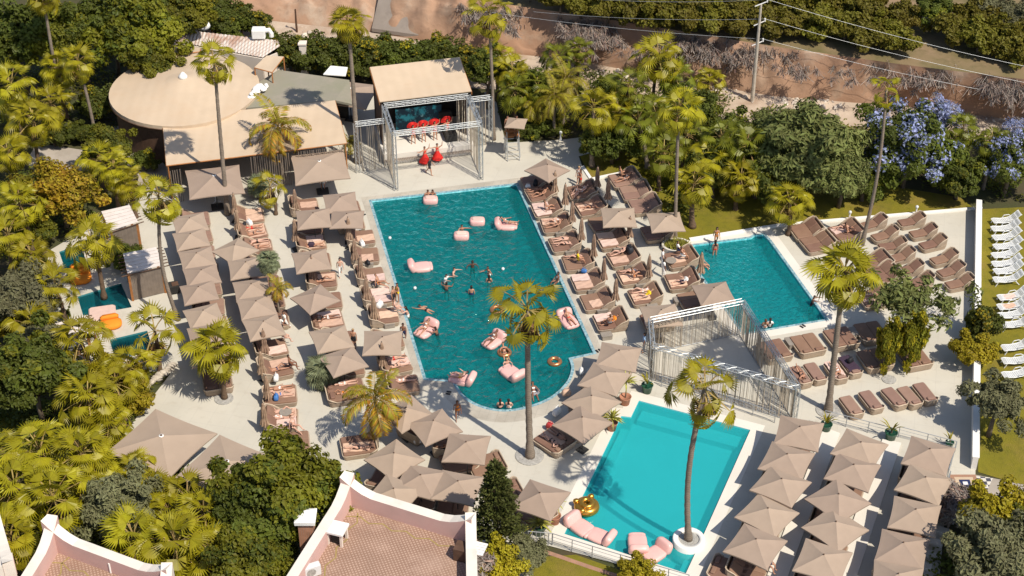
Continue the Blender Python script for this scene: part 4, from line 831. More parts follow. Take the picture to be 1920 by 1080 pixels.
CR = dict(
    broad=[crown_mesh(s, ['leaf', 'leaf_dark'], 85, 230, .068, cl=.27, frac2=.25) for s in (1, 2)], dark=[crown_mesh(s, ['leaf_dark', 'leaf'], 85, 220, .068, cl=.27, frac2=.2) for s in (3, 4)], hedge=[crown_mesh(s, ['leaf_dark', 'leaf_yellow'], 70, 130, .095, .8, .34, frac2=.14) for s in (5, 6)],
    yellow=[crown_mesh(7, ['leaf_yellow'], 70, 150, .085)], orange=[crown_mesh(8, ['leaf_orange'], 85, 190, .07)], olive=[crown_mesh(s, ['leaf_olive'], 85, 200, .058, cl=.27, long=2.4) for s in (9, 10)],
    orchard=[crown_mesh(s, ['leaf_orchard'], 60, 120, .10, .75, .3) for s in (11, 12, 13)], fine=[crown_mesh(14, ['leaf_fine'], 170, 150, .05, .85, .24, .3, .5, long=3)], blossom=[crown_mesh(15, ['leaf_dark', 'blossom', 'leaf'], 170, 150, .05, .9, .2, frac2=.30)],
    haze_blossom=[crown_mesh(16, ['blossom', 'twig'], 110, 90, .05, .8, .26, frac2=.3)], twigs=[crown_mesh(s, ['twig', 'twig_red'], 60, 90, .07, .6, .4, frac2=.25, long=6) for s in (17, 18)], sparse=[crown_mesh(19, ['leaf_fine'], 60, 52, .055, .4, .2, .5, .1, -1, long=3)],
    climber=[crown_mesh(20, ['leaf', 'leaf_yellow'], 70, 100, .11, 1.0, .3, .3, .4, -1, .15, frac2=.3)])
tcount = [0]
def tree(c, h, r, kind, label, cat='tree', name='leafy_tree', group=None, sz=1.0, tr=.16, z0=-.06, trunk=True):
    """crown centre seen at image point c, h metres up; r crown radius"""
    p = P(*c, h); tcount[0] += 1; g = random.Random(tcount[0]); t = thing(name, label, cat, (p.x, p.y, z0), g.uniform(0, 6.28), group); me = CR[kind][tcount[0] % len(CR[kind])]
    cr_ = obj('crown' if cat == 'tree' else 'foliage', me, None, t); cr_.location = (0, 0, h-z0); cr_.scale = (r, r*g.uniform(.88, 1.1), r*sz*g.uniform(.9, 1.1))
    if trunk:
        b = B(); H = h-z0; path_tube(b, [(0, 0, 0), (.1, 0, H*.3), (0, .1, H*.6)], [tr*1.3, tr, tr*.8], 7)
        for k in range(6): a = g.uniform(0, 6.28); e = Vector((math.cos(a)*r*.55, math.sin(a)*r*.55, H+r*sz*g.uniform(-.1, .4))); m_ = Vector((0, .1, H*.58)); path_tube(b, [m_, m_.lerp(e, .5)+Vector((0, 0, -.1*r)), e], [tr*.6, tr*.4, tr*.12], 5)
        obj('trunk' if cat == 'tree' else 'stem', b, 'bark', t, True)
    return t
for u, v, h, r, k, l in (
    (262, 52, 6, 3.6, 'broad', 'large leafy tree overhanging the left rim of the round tent'), (205, 30, 6, 3.4, 'dark', 'dark leafy tree at the top left behind the leaning palm'), (330, 22, 5, 3.0, 'broad', 'leafy tree at the top edge behind the metal shed'), (150, 60, 5.5, 2.6, 'dark', 'dark tree between two leaning palms at the top left'),
    (30, 60, 6, 3.3, 'dark', 'dark leafy tree in the top left corner'), (90, 60, 5.5, 2.8, 'broad', 'leafy tree behind the tall thin palm in the top left corner'), (285, 110, 4.5, 2.4, 'broad', 'leafy tree touching the upper left rim of the round tent'),
    (112, 360, 3.6, 2.5, 'orange', 'orange and green citrus tree left of the cabanas'), (195, 268, 3.2, 2.1, 'broad', 'rounded bright shrub tree below the curved path'), (62, 700, 4.2, 3.0, 'dark', 'dark rounded olive tree in the lower left garden'),
    (36, 555, 4, 2.5, 'olive', 'grey-green olive tree at the left edge beside the small fan palm'), (218, 948, 4, 2.2, 'olive', 'grey-green olive tree in the middle of the lower left palm grove'), (70, 640, 3, 1.8, 'olive', 'small olive tree above the dark rounded tree at the left'),
    (530, 935, 5.4, 3.3, 'broad', 'large dark green tree left of the pink roof'), (470, 985, 4.6, 2.7, 'dark', 'dark green tree between the palm grove and the pink roof'), (585, 905, 4.2, 1.9, 'broad', 'upper dark green tree touching the peaked corner of the pink roof'), (455, 1050, 4.8, 2.4, 'broad', 'dark green tree at the bottom edge left of the pink roof'),
    (1512, 278, 4.2, 3.9, 'fine', 'large feathery grey-green tamarisk tree above the lawn'), (1450, 256, 3.2, 2.3, 'fine', 'smaller feathery tamarisk behind the palm grove'), (1580, 330, 3, 2.2, 'fine', 'feathery shrub tree at the lawn side of the big tamarisk'),
    (1705, 275, 3.9, 3.9, 'blossom', 'blue-flowering tree behind the thin tall palm'), (1765, 215, 4.4, 2.0, 'haze_blossom', 'hazy lilac-blossomed tree beyond the blue-flowering tree'), (1895, 300, 3.4, 2.6, 'blossom', 'blue-flowering shrub at the right edge of the picture'), (1915, 248, 3.2, 1.5, 'haze_blossom', 'pale lilac blossom tree at the right edge'), (1645, 222, 3.2, 1.0, 'haze_blossom', 'small lilac blossom crown left of the thin tall palm'),
    (1868, 752, 3, 1.9, 'olive', 'grey-green olive tree on the lawn below the white loungers'), (1860, 1030, 3.6, 2.5, 'olive', 'large pale green tree in the bottom right corner'), (1862, 960, 3.2, 2.0, 'yellow', 'yellow-green shrub tree below the tiled square'), (1900, 985, 2.6, 1.8, 'broad', 'dark leafy tree at the right edge below the lawn'),
    (915, 128, 4.0, 2.0, 'dark', 'dark tree right behind the stage roof'), (1000, 172, 3.2, 2.2, 'dark', 'dark tree in the grove behind the lifeguard parasol'), (1140, 190, 3.0, 2.2, 'dark', 'dark tree in the middle of the palm grove'), (1290, 205, 3.2, 2.3, 'dark', 'dark tree behind the tall slim palm of the grove'), (1380, 262, 2.6, 2.1, 'dark', 'dark tree in the grove left of the big tamarisk'), (1150, 260, 2.4, 2.1, 'dark', 'dark understorey tree behind the pale-trunked palm'), (1340, 320, 2.6, 2.3, 'dark', 'dark understorey tree at the upper edge of the lawn'), (1450, 335, 2.5, 2.0, 'dark', 'dark understorey tree between grove and tamarisk'), (1800, 330, 2.2, 2.2, 'dark', 'dark tree between the two blue-flowering ones'), (1620, 345, 1.6, 1.6, 'dark', 'dark shrub tree at the foot of the blue-flowering tree')):
    tree((u, v), h, r, k, l)
t = tree((1705, 562), 4.0, 3.3, 'sparse', 'open thin-leaved tree spreading over the right-hand loungers', tr=.08)
t = tree((1668, 640), 2.9, .85, 'climber', 'tree trunk covered in hanging yellow-green climber among the loungers', sz=2.6, tr=.14)
cr2 = obj('crown', CR['climber'][0], None, t); t.rotation_euler.z = 0; cr2.location = (1.75, .4, 3.0); cr2.scale = (1.0, .85, 2.2)
for u, v, h, r, k, l in (
    (1842, 605, 1.5, 1.5, 'hedge', 'dark rounded shrub growing through the white garden wall'), (1822, 655, 1.4, 1.35, 'yellow', 'yellow-leaved bush on the white garden wall'), (182, 195, 1.6, 1.5, 'hedge', 'rounded shrub beside the globe lamp near the round tent'), (20, 600, 1.6, 1.6, 'yellow', 'yellow-green bush at the left edge below the olive tree'),
    (245, 730, 1.4, 1.6, 'yellow', 'yellow-green shrub at the stone edging left of the deck'), (205, 700, 1.3, 1.5, 'yellow', 'yellow-green shrub behind the stone edging, nearer the dip pools'), (60, 430, 1.6, 1.8, 'broad', 'green shrub left of the upper dip pool'), (230, 480, 1.0, 1.1, 'dark', 'dark shrub between the two upper dip pools'), (122, 590, .5, .5, 'dark', 'small dark ball shrub by the dark dip pool'), (97, 596, .5, .5, 'olive', 'small blue-grey ball shrub by the dark dip pool'),
    (1196, 1072, 1.0, 1.1, 'yellow', 'flowering yellow-green shrub at the bottom edge below the railing'), (985, 1040, 1.5, 1.3, 'olive', 'pale twiggy shrub beside the stair handrail'), (880, 1055, 2.6, 1.2, 'twigs', 'brown twiggy bush against the right end of the pink roof'), (1795, 945, 1.4, 1.4, 'twigs', 'reddish twiggy shrub beside the outer steps'), (930, 1050, 2.2, 1.4, 'yellow', 'yellow-green bush below the conifer'),
    (1005, 240, .8, 1.0, 'hedge', 'flowering low shrub beside the lifeguard ladder'), (975, 245, .7, .9, 'dark', 'dark low shrub behind the lifeguard'), (1030, 235, .8, 1.0, 'dark', 'dark low shrub at the deck edge behind the globe lamp'), (150, 250, 1.0, 1.2, 'dark', 'dark shrub at the foot of the leaning palm'), (100, 255, 1.0, 1.2, 'hedge', 'shrub above the grey path at the upper left'), (270, 300, 1.0, 1.0, 'hedge', 'shrub beside the curved path below the round tent')):
    tree((u, v), h, r, k, l, 'shrub', 'garden_shrub', tr=.06)
for k, u in enumerate((548, 575, 602, 632, 660, 690, 718, 748, 778, 808, 838, 862)):
    tree((u, 98+(k % 3)*4+(8 if u > 740 else 0)+(6 if u < 560 else 0)), 2.2, 1.75, 'hedge', 'tall clipped hedge shrub in the row behind the stage', 'shrub', 'hedge_shrub', 'hedge row behind the stage', 1.05, .08)
for k, (u, v) in enumerate(((365, 12), (410, 18), (450, 30), (480, 44), (430, 50), (395, 38), (345, 40), (500, 80))):
    tree((u, v), 2.0, 1.5, 'hedge', 'flowering shrub in the row behind the metal shed', 'shrub', 'hedge_shrub', 'shrubs behind the metal shed', .9, .08)
OR = 'orchard trees on the far terrace'; g = random.Random(3)
for u, v in ((1000, 0), (1050, 18), (1098, 26), (1145, 32), (1192, 42), (1240, 48), (1290, 54), (1340, 60), (1388, 62), (1436, 62), (1484, 60), (1532, 68), (1580, 76), (1628, 88), (1672, 92), (1790, 80), (1838, 92), (1886, 102), (1932, 116), (1085, -10), (1140, -4), (1195, 6), (1250, 12), (1305, 18), (1360, 22), (1415, 20), (1470, 18), (1525, 24), (1580, 34), (1632, 46), (1690, 58), (1820, 66), (1880, 74), (1930, 84), (1200, -26), (1270, -20), (1340, -14), (1410, -14), (1480, -18), (1550, -8), (1610, 6)):
    tree((u+g.uniform(-8, 8), v-27+g.uniform(-4, 4)), 6.0, g.uniform(1.65, 2.15), 'orchard', 'bushy citrus tree in the orchard rows beyond the dirt bank', 'tree', 'orchard_tree', OR, .95, .12, 4.2)
for u, v, l in ((1750, 14, 'dark round olive tree alone at the top right of the orchard'), (1850, 18, 'grey olive tree at the top right edge of the orchard'), (1905, 34, 'olive tree in the top right corner')):
    tree((u, v), 6.4, 1.9, 'olive' if 'grey' in l or 'corner' in l else 'dark', l, 'tree', 'olive_tree', None, .85, .14, 4.2)
# dry brush on the bank's upper edge: nobody could count it
vs_, fs, mi_ = [], [], []; g = random.Random(9)
for k in range(3000):
    s = g.random(); u = 860+s*1250; v = np.interp(u, [860, 960, 1100, 1200, 1400, 1550, 1750, 1920, 2110], [0, 22, 46, 60, 86, 104, 134, 166, 196])+g.gauss(0, 11)+g.uniform(-16, 24)+(g.uniform(-26, 6) if s > .5 else 0); z = 3.4+.8*g.random()-(.9 if g.random() < .4 else 0)
    p = P(u, v, z); rr_ = g.uniform(.15, .5)
    if noise.noise(Vector((p.x*.22, p.y*.4, 5))) < -.08: continue
    for j in range(34):
        a = g.uniform(0, 6.28); e = g.uniform(-.2, 1.3); l = rr_*g.uniform(.5, 1.2); q = p+Vector((math.cos(a)*math.cos(e), math.sin(a)*math.cos(e), math.sin(e)*.9))*l; st = p+Vector((g.gauss(0, .35), g.gauss(0, .35), -.4)); sd_ = Vector((-math.sin(a), math.cos(a), 0))*.028; o = len(vs_); vs_ += [st-sd_, st+sd_, q+sd_*.6, q-sd_*.6]; fs.append((o, o+1, o+2, o+3)); mi_.append(0 if g.random() < .7 else 1)
me = mesh_from(vs_, fs); me.polygons.foreach_set('material_index', mi_); tag(obj('dry_brush', me, ['twig', 'twig_red']), 'band of grey leafless brush along the top of the dirt bank', 'brush', kind='stuff')
# undergrowth in the planted beds
BEDS = [[(-40, 40), (300, 40), (230, 130), (205, 170), (225, 240), (180, 262), (60, 262), (-40, 330)], [(-40, 330), (60, 325), (180, 322), (255, 335), (210, 395), (95, 460), (60, 560), (-40, 640)], [(-40, 640), (60, 670), (240, 690), (320, 700), (205, 850), (420, 905), (640, 950), (560, 1010), (480, 1100), (-40, 1100)],
        [(880, 90), (1080, 135), (1330, 170), (1500, 230), (1920, 260), (1920, 375), (1800, 365), (1600, 330), (1420, 320), (1330, 290), (1200, 255), (1052, 255), (950, 250), (930, 190), (890, 150)], [(530, 95), (880, 110), (890, 150), (540, 135)], [(1790, 935), (1920, 940), (1920, 1100), (1740, 1100)], [(1205, 331), (1260, 400), (1310, 400), (1330, 330), (1200, 290)], [(640, 960), (880, 1000), (960, 960), (985, 1020), (900, 1100), (600, 1100)]]
vs_, fs, mi_ = [], [], []; g = random.Random(4)
def inside(x, y, pl):
    c = False
    for i in range(len(pl)):
        (x0, y0), (x1, y1) = pl[i-1], pl[i]
        if (y0 > y) != (y1 > y) and x < (x1-x0)*(y-y0)/(y1-y0)+x0: c = not c
    return c
for bed in BEDS:
    us = [q[0] for q in bed]; vv = [q[1] for q in bed]; area = (max(us)-min(us))*(max(vv)-min(vv)); 
    for k in range(int(area/95)):
        u, v = g.uniform(min(us), max(us)), g.uniform(min(vv), max(vv))
        if not inside(u, v, bed): continue
        p = P(u, v, 0)
        if noise.noise(Vector((p.x*.35, p.y*.35, 2))) < -.12: continue
        mm = 0 if noise.noise(Vector((p.x*.3, p.y*.3, 7))) < .1 else 1
        hgt = g.uniform(.2, .9)
        for j in range(13):
            c = p+Vector((g.gauss(0, .32), g.gauss(0, .32), g.uniform(0, hgt))); a = Vector((g.gauss(0, 1), g.gauss(0, 1), g.gauss(0, .5))).normalized()*.15; b_ = a.cross(Vector((g.gauss(0, .5), g.gauss(0, .5), 1))).normalized()*.08; o = len(vs_); vs_ += [c-a, c-b_, c+a, c+b_]; fs.append((o, o+1, o+2, o+3)); mi_.append(mm)
me = mesh_from(vs_, fs); me.polygons.foreach_set('material_index', mi_); tag(obj('undergrowth', me, ['leaf_dark', 'leaf']), 'low leafy undergrowth filling the planted beds', 'undergrowth', kind='stuff')
# conifer by the pink roof
p = P(938, 985, 0); top = PY(928, 872, p.y)
def conifer(base, h, r, label, seed):
    t = thing('conifer', label, 'tree', base); g = random.Random(seed); b = B(); path_tube(b, [(0, 0, 0), (0, 0, h*.6), (0, 0, h*.97)], [.17, .1, .02], 7); obj('trunk', b, 'bark', t); L = Leaves()
    for k in range(300):
        s = g.random()**.8; z = h*(.12+.88*s); rr_ = r*(1-s)**.75*g.uniform(.75, 1.1)+.12; a = g.uniform(0, 6.28); d = Vector((math.cos(a), math.sin(a), .35)); n_ = 12
        for j in range(n_):
            q = Vector((0, 0, z))+d*rr_*(.35+.65*j/n_)+Vector((g.gauss(0, .09), g.gauss(0, .09), g.gauss(0, .07)))
            for _ in range(3): e = (d+Vector((g.gauss(0, .6), g.gauss(0, .6), g.gauss(.25, .5)))).normalized()*.26; w_ = e.cross(Vector((g.gauss(0, 1), g.gauss(0, 1), g.gauss(0, 1)))).normalized()*.05; L.quad(q-w_, q+e*.5-w_*1.2, q+e, q+e*.5+w_*1.2)
    me = L.mesh('conifer'); me.materials.append(M['conifer']); obj('crown', me, None, t)
b0 = P(932, 1048, 0); conifer(b0, PY(922, 872, b0.y).z, 1.75, 'pointed conifer between the pink roof and the parasols', 5)
# potted plants
def potted(u, v, pot, s, label, kind='spiky', stem=.9):
    t = thing('potted_plant', label, 'potted plant', P(u, v)); b = B(); N = 16; cr_ = lambda r, z: [Vector((math.cos(2*math.pi*k/N)*r, math.sin(2*math.pi*k/N)*r, z)) for k in range(N)]
    loft(b, [cr_(.22*s, 0), cr_(.3*s, .45*s), cr_(.33*s, .5*s), cr_(.29*s, .5*s), cr_(.27*s, .42*s)]); obj('pot', b, pot, t, True)
    g = random.Random(int(u)); L = Leaves(); c = Vector((0, 0, .45*s+stem*s))
    if stem > .1: b = B(); path_tube(b, [(0, 0, .4*s), (.03, 0, .4*s+stem*s*.5), c], [.05, .045, .05], 6); obj('stem', b, 'bark', t)
    for k in range(46 if kind == 'spiky' else 12):
        a = g.uniform(0, 6.28); e = g.uniform(-.3, 1.4) if kind == 'spiky' else g.uniform(.7, 1.4); l = s*g.uniform(.5, .8)*(1 if kind == 'spiky' else 1.2); d = Vector((math.cos(a)*math.cos(e), math.sin(a)*math.cos(e), math.sin(e))); sd_ = Vector((-math.sin(a), math.cos(a), 0))*.045*s; m_ = c+d*l*.55; q = c+d*l-Vector((0, 0, l*.18))
        L.quad(c-sd_*.5, m_-sd_, m_+sd_, c+sd_*.5); L.tri(m_-sd_, q, m_+sd_)
    me = L.mesh('leaves'); me.materials.append(M['agave' if kind == 'spiky' else 'feather']); obj('leaves', me, None, t); return t
potted(1172, 757, 'terracotta', 1.3, 'spiky yellow-green dracaena in a terracotta pot at the upper left corner of the turquoise pool', stem=1.0)
potted(1147, 805, 'terracotta', 1.25, 'sprawling yucca in a terracotta pot on the left edge of the turquoise pool', stem=.35)
potted(1040, 980, 'terracotta', 1.25, 'spiky dracaena in a terracotta pot by the lower left corner of the turquoise pool', stem=1.0)
potted(1010, 1000, 'greenpot', 1.5, 'bushy plant in a dark green pot beside the stair handrail', stem=.15)
potted(1213, 735, 'greenpot', 1.3, 'dark green pot by the string curtain corner with small leaves', 'sparse', .1)
potted(1548, 808, 'greenpot', 1.25, 'green pot at the railing end beside the first parasol column', 'sparse', .1)
potted(1669, 824, 'greenpot', 1.35, 'tall green pot with a thin shoot at the railing gap', 'sparse', .15)
potted(1779, 838, 'greenpot', .9, 'thin spindly potted plant at the corner of the right-hand railing', 'sparse', .2)
# ================================================================ FURNITURE
def rot_px(u, v, du, dv): return heading((u, v), (u+du, v+dv))
def mk_parasol():
    t = thing('parasol', '', 'parasol'); b = B(); S, n, m_ = 1.36, 8, 5; rings = []
    for j in range(m_+1):
        r = .04+.96*j/m_; row = []
        for s in range(4):
            for k in range(n):
                x = -1+2*k/n; px, py = [(x, -1), (1, x), (-x, 1), (-1, -x)][s]; e = 1-abs(x)**2; sc = 1-.045*e*r; z = 2.98-.60*r**.92-.05*e*r*(1-r)*3+.02*e*r
                row.append(b.verts.new((px*S*r*sc, py*S*r*sc, z)))
        rings.append(row)
    low = [b.verts.new(v.co+Vector((0, 0, -.09))) for v in rings[-1]]; rings.append(low); N = len(low)
    for a, c in zip(rings, rings[1:]):
        for k in range(N): b.faces.new((a[k], c[k], c[(k+1) % N], a[(k+1) % N]))
    b.faces.new(rings[0]); bmesh.ops.recalc_face_normals(b, faces=b.faces); cn = obj('canopy', b, 'canvas', t)
    b = B(); tube(b, (0, 0, .05), (0, 0, 2.9), .03, n=8); po = obj('pole', b, 'darkmetal', t); b = B(); box(b, (0, 0, .05), (.6, .6, .1), bevel=.02); tube(b, (0, 0, .1), (0, 0, .4), .045); obj('base', b, 'darkmetal', po)
    b = B()
    for x, y in ((1, 1), (1, -1), (-1, 1), (-1, -1)): bar(b, (0, 0, 2.86), (x*1.3, y*1.3, 2.36), .025, .03); bar(b, (0, 0, 2.3), (x*.66, y*.66, 2.6), .02, .025)
    obj('ribs', b, 'darkwood', cn); b = B(); sphere(b, (0, 0, 3.0), .05, 8, 5); obj('finial', b, 'darkwood', cn, True); return t
def mk_big_parasol():
    t = mk_parasol(); b = B(); path_tube(b, [(0, 0, 2.93), (0, 0, 2.985), (0, 0, 3.0)], [.09, .085, .02], 14); o = obj('vent_cap', b, 'white', t.children[0], True); return t
def mk_closed():
    t = thing('closed_parasol', '', 'parasol'); b = B(); n = 24; rings = []
    for z, r, d in ((2.82, .03, 0), (2.7, .08, .1), (2.3, .15, .3), (1.75, .19, .38), (1.5, .17, .34), (1.2, .26, .45), (.92, .34, .5)):
        rings.append([Vector((math.cos(2*math.pi*k/n)*r*(1-d*(k % 3 == 0)+.12*(k % 2)), math.sin(2*math.pi*k/n)*r*(1-d*(k % 3 == 0)), z-.07*(k % 3 == 1)*(z < 1))) for k in range(n)])
    loft(b, rings[::-1]); obj('folded_canopy', b, 'folded', t)
    b = B(); tube(b, (0, 0, .05), (0, 0, 2.9), .03, n=8); po = obj('pole', b, 'darkmetal', t); b = B(); box(b, (0, 0, .05), (.6, .6, .1), bevel=.02); tube(b, (0, 0, .1), (0, 0, .35), .045); obj('base', b, 'darkmetal', po); return t
def mk_bed(w, L, up, cush='cushion', name='daybed'):
    t = thing(name, '', 'daybed'); b = B()
    sh = lambda pts, s: [Vector((p.x*s, p.y*s, p.z)) for p in pts]
    loft(b, [sh(rrect(w, L, .2, .03), .93), sh(rrect(w, L, .22, .2), .97), rrect(w, L, .22, .37), rrect(w+.04, L+.04, .24, .40), sh(rrect(w, L, .2, .40), .94), sh(rrect(w, L, .2, .3), .94)]); obj('wicker_base', b, 'wicker', t)
    y0 = .0 if up else L*.28; top = .98 if up else .60; b = B(); pts = [(-w/2, y0, .41), (-w/2, (y0+L/2)/2, .41+(top-.41)*.75), (-w/2, L/2-.18, top), (-w/2+.16, L/2, top), (w/2-.16, L/2, top), (w/2, L/2-.18, top), (w/2, (y0+L/2)/2, .41+(top-.41)*.75), (w/2, y0, .41)]
    rows = []
    for x, y, z in pts: k = .94; rows.append([b.verts.new(q) for q in ((x, y, .36), (x*1.04, y*1.03, z), (x*1.04*.93, y*1.03*.95 if abs(y) > L/2-.3 else y, z), (x*k, y*k if y > L/2-.3 else y, .36))])
    for a, c in zip(rows, rows[1:]):
        for i in range(4): b.faces.new((a[i], c[i], c[(i+1) % 4], a[(i+1) % 4]))
    b.faces.new(rows[0]); b.faces.new(rows[-1][::-1]); bmesh.ops.recalc_face_normals(b, faces=b.faces); sw = obj('side_wall', b, 'wicker', t); b = B(); path_tube(b, [Vector((x*1.03, y*1.02, z+.01)) for x, y, z in pts], [.035]*len(pts), 6); obj('rim', b, 'rim', sw, True)
    n = 2 if w > 1.4 else 1; cw = (w-.14)/n
    for k in range(n):
        cx = -w/2+.07+cw*(k+.5); le = (L*.60 if up else L*.94); cy = -L/2+.06+le/2; b = B()
        loft(b, [[Vector((p.x+cx, p.y+cy, z)) for p in rrect(cw-.012-i, le-i, .1, 0)] for z, i in ((.33, .03), (.37, 0), (.47, 0), (.51, .05), (.52, .16))]); ma = obj('mattress', b, cush, t)
        if up:
            b = B(); ln = L*.36; mt = Matrix.Translation((cx, -L/2+.06+le, .42)) @ Matrix.Rotation(R(36), 4, 'X')
            loft(b, [[mt @ Vector((p.x, p.y+ln/2, z)) for p in rrect(cw-.012-i, ln-i, .08, 0)] for z, i in ((-.06, .03), (-.02, 0), (.07, 0), (.11, .05), (.12, .14))]); obj('backrest', b, cush, t)
        else:
            b = B(); loft(b, [[Vector((p.x+cx, p.y+L/2-.3, z)) for p in rrect(cw*.62-i, .3-i, .08, 0)] for z, i in ((.51, .04), (.56, 0), (.61, .02), (.64, .1))]); obj('headrest', b, cush, ma)
    return t
KINDS = dict(up=lambda: mk_bed(2.0, 2.3, True), flat=lambda: mk_bed(2.0, 2.3, False), single=lambda: mk_bed(1.0, 2.15, True, name='wicker_lounger'), single_flat=lambda: mk_bed(1.0, 2.15, False, 'cushion_grey', 'wicker_lounger'), upg=lambda: mk_bed(2.0, 2.3, True, 'cushion_grey'))
BED = {}
def bed(key, u, v, rz, kind, label, group, sc=1.0):
    o = inst('bed_'+kind, KINDS[kind], P(u, v, .35)*1, rz+R(rnd.gauss(0, 2.2)), label, 'lounger' if 'single' in kind else 'daybed', group, sc); o.location.z = .004; BED[key] = o; return o
def par(u, v, e, label, group, s=1.0, big=False, z0=0.0):
    zs = 1.02 if big else s*.94; q = P(u, v, 2.68*zs+z0); q.z = z0+.004
    o = inst('bigpar' if big else 'par', mk_big_parasol if big else mk_parasol, q, rot_px(u, v, *e), label, 'parasol', group, (s, s, zs*rnd.uniform(.97, 1.03)))
    o.rotation_euler.x = R(rnd.gauss(0, 1.1)); o.rotation_euler.y = R(rnd.gauss(0, 1.1)); return o
def closed(u, v, label, group): return inst('closed', mk_closed, P(u, v, .004), rnd.uniform(0, 6.28), label, 'parasol', group, (1, 1, rnd.uniform(.93, 1.03)))
TW = {}
def towel(key, sx, label, m='towel', y=-.15, ln=1.7, wd=.86, rz=0.0):
    bd = BED[key]; g = random.Random(label); b = B(); nx, ny = 6, 12; up = 'single_flat' not in bd.name; vs_ = []
    for j in range(ny+1):
        for i in range(nx+1):
            x, yy = (-.5+i/nx)*wd*(1+.03*math.sin(j*1.7)), (-.5+j/ny)*ln; vs_.append(b.verts.new((x+.02*math.sin(j*1.1+g.random()), yy+.015*g.random(), .012*math.sin(i*1.9+j*.8+g.uniform(0, 1)))))
    for j in range(ny):
        for i in range(nx): a = j*(nx+1)+i; b.faces.new((vs_[a], vs_[a+1], vs_[a+nx+2], vs_[a+nx+1]))
    b.normal_update(); bmesh.ops.solidify(b, geom=b.faces[:], thickness=.02); outward(b); o = obj('towel', b, m); mt = Matrix.Translation(bd.location) @ Matrix.Rotation(bd.rotation_euler.z, 4, 'Z') @ Matrix.Translation((sx, y, .55)); o.matrix_world = mt @ Matrix.Rotation(rz, 4, 'Z'); return tag(o, label, 'towel')
def side_table(u, v, rz, label, s=1.0):
    def mk():
        t = thing('side_table', '', 'table'); b = B(); loft(b, [rrect(.62, .9, .06, .02), rrect(.64, .92, .06, .4)]); obj('wicker_body', b, 'greywicker', t); b = B(); loft(b, [rrect(.68, .96, .06, .402), rrect(.68, .96, .06, .44)]); obj('top', b, 'greywicker', t); return t
    return inst('stable', mk, P(u, v, .004), rz, label, 'table', 'wicker side tables', s)
EDGE_R = heading((968, 346), (1112, 661)); HR = EDGE_R            # rows right of the pool: head end points away from the pool
EDGE_L = heading((697, 377), (799, 709)); HL = EDGE_L+math.pi     # rows left of the pool: head end points left
# ---- leftmost row
G = 'open parasols of the leftmost row'
for i, (u, v) in enumerate(((355, 414), (358, 444), (369, 478), (377, 512), (374, 544), (382, 588), (388, 625), (388, 662))):
    par(u, v, (340, -60 if i not in (5,) else -80), f'open beige parasol in the leftmost row, {ORD[i]} counted from the tents', G, .93)
G = 'daybeds of the leftmost row'
for i, (u, v) in enumerate(((366, 414), (370, 445), (375, 478), (381, 510), (386, 543), (392, 578), (397, 612), (402, 646), (404, 682))):
    bed(f'A{i}', u, v, HL, 'upg', f'brown daybed shaded by the leftmost parasols, {ORD[i]} from the tents', G)
bed('A9', 408, 716, HL+R(90), 'flat', 'brown daybed under the stout palm at the lower end of the leftmost row', G)
# ---- second row
G = 'open parasols of the second row'
for i, (u, v, e) in enumerate(((442, 465, (160, 105)), (462, 498, (340, -45)), (472, 537, (370, -55)), (480, 569, (380, -65)), (492, 609, (385, -85)))):
    par(u, v, e, ['tilted open parasol beside the two sunbathers at the top of the second row', 'open parasol next to the small pale green palm in the second row', 'open parasol of the second row, just below the small pale green palm', 'open parasol of the second row, partly under the golden feather palm', 'lowest open parasol of the second row, beside the waiter in white'][i], G, .95)
G = 'daybeds of the second row'
for i, (u, v) in enumerate(((468, 407), (473, 437), (483, 466), (490, 500), (497, 535), (504, 566), (512, 600), (508, 655), (517, 693), (525, 742), (527, 787))):
    bed(f'B{i}', u, v, HL+R([0, 0, 0, 0, 0, 0, 0, 4, 2, -4, -8][i]), 'up' if i != 9 else 'flat', f'wicker daybed in the second row from the left, {ORD[i]} from the tents', G)
bed('B11', 548, 830, HL-R(4), 'flat', 'empty brown daybed alone at the bottom of the second row', G)
G = 'closed parasols of the second row'
for u, v, l in ((443, 416, 'closed parasol at the top of the second row beside the tall slim palm'), (448, 446, 'closed parasol behind the tilted open one in the second row'), (499, 677, 'closed parasol below the waiter in white'), (494, 717, 'closed parasol at the head of the daybed with white bags'), (504, 762, 'closed parasol at the head of the daybed with the blue towel'), (499, 814, 'lowest closed parasol on its round black foot')): closed(u, v, l, G)
# ---- third row
G = 'open parasols of the third row'
for u, v, e, l in ((588, 406, (345, -30), 'open parasol in the third row below the big parasol with the bar stool'), (583, 484, (350, -50), 'open parasol of the third row behind the woman in white trousers'), (592, 556, (260, -115), 'turned open parasol of the third row beside the golden feather palm'), (620, 631, (360, -75), 'open parasol of the third row beside the man in a straw hat'), (643, 672, (290, -95), 'open parasol of the third row behind the blue-green palm')): par(u, v, e, l, G, .97)
G = 'daybeds of the third row'
for i, (u, v, k) in enumerate(((570, 388, 'up'), (578, 428, 'flat'), (583, 458, 'up'), (592, 492, 'up'), (603, 527, 'up'), (612, 566, 'up'), (614, 602, 'flat'), (636, 640, 'up'), (652, 690, 'up'))):
    bed(f'C{i}', u, v, HL, k, f'wicker daybed in the third row from the left, {ORD[i]} from the tents', G)
bed('C9', 648, 735, HL-R(4), 'flat', 'wide daybed under the orange-green feather palm', G, 1.15)
closed(556, 407, 'closed parasol at the top of the third row', 'closed parasols of the third row'); closed(556, 468, 'closed parasol beside the reader with the dark bag in the third row', 'closed parasols of the third row'); closed(588, 538, 'closed parasol in the middle of the third row', 'closed parasols of the third row')
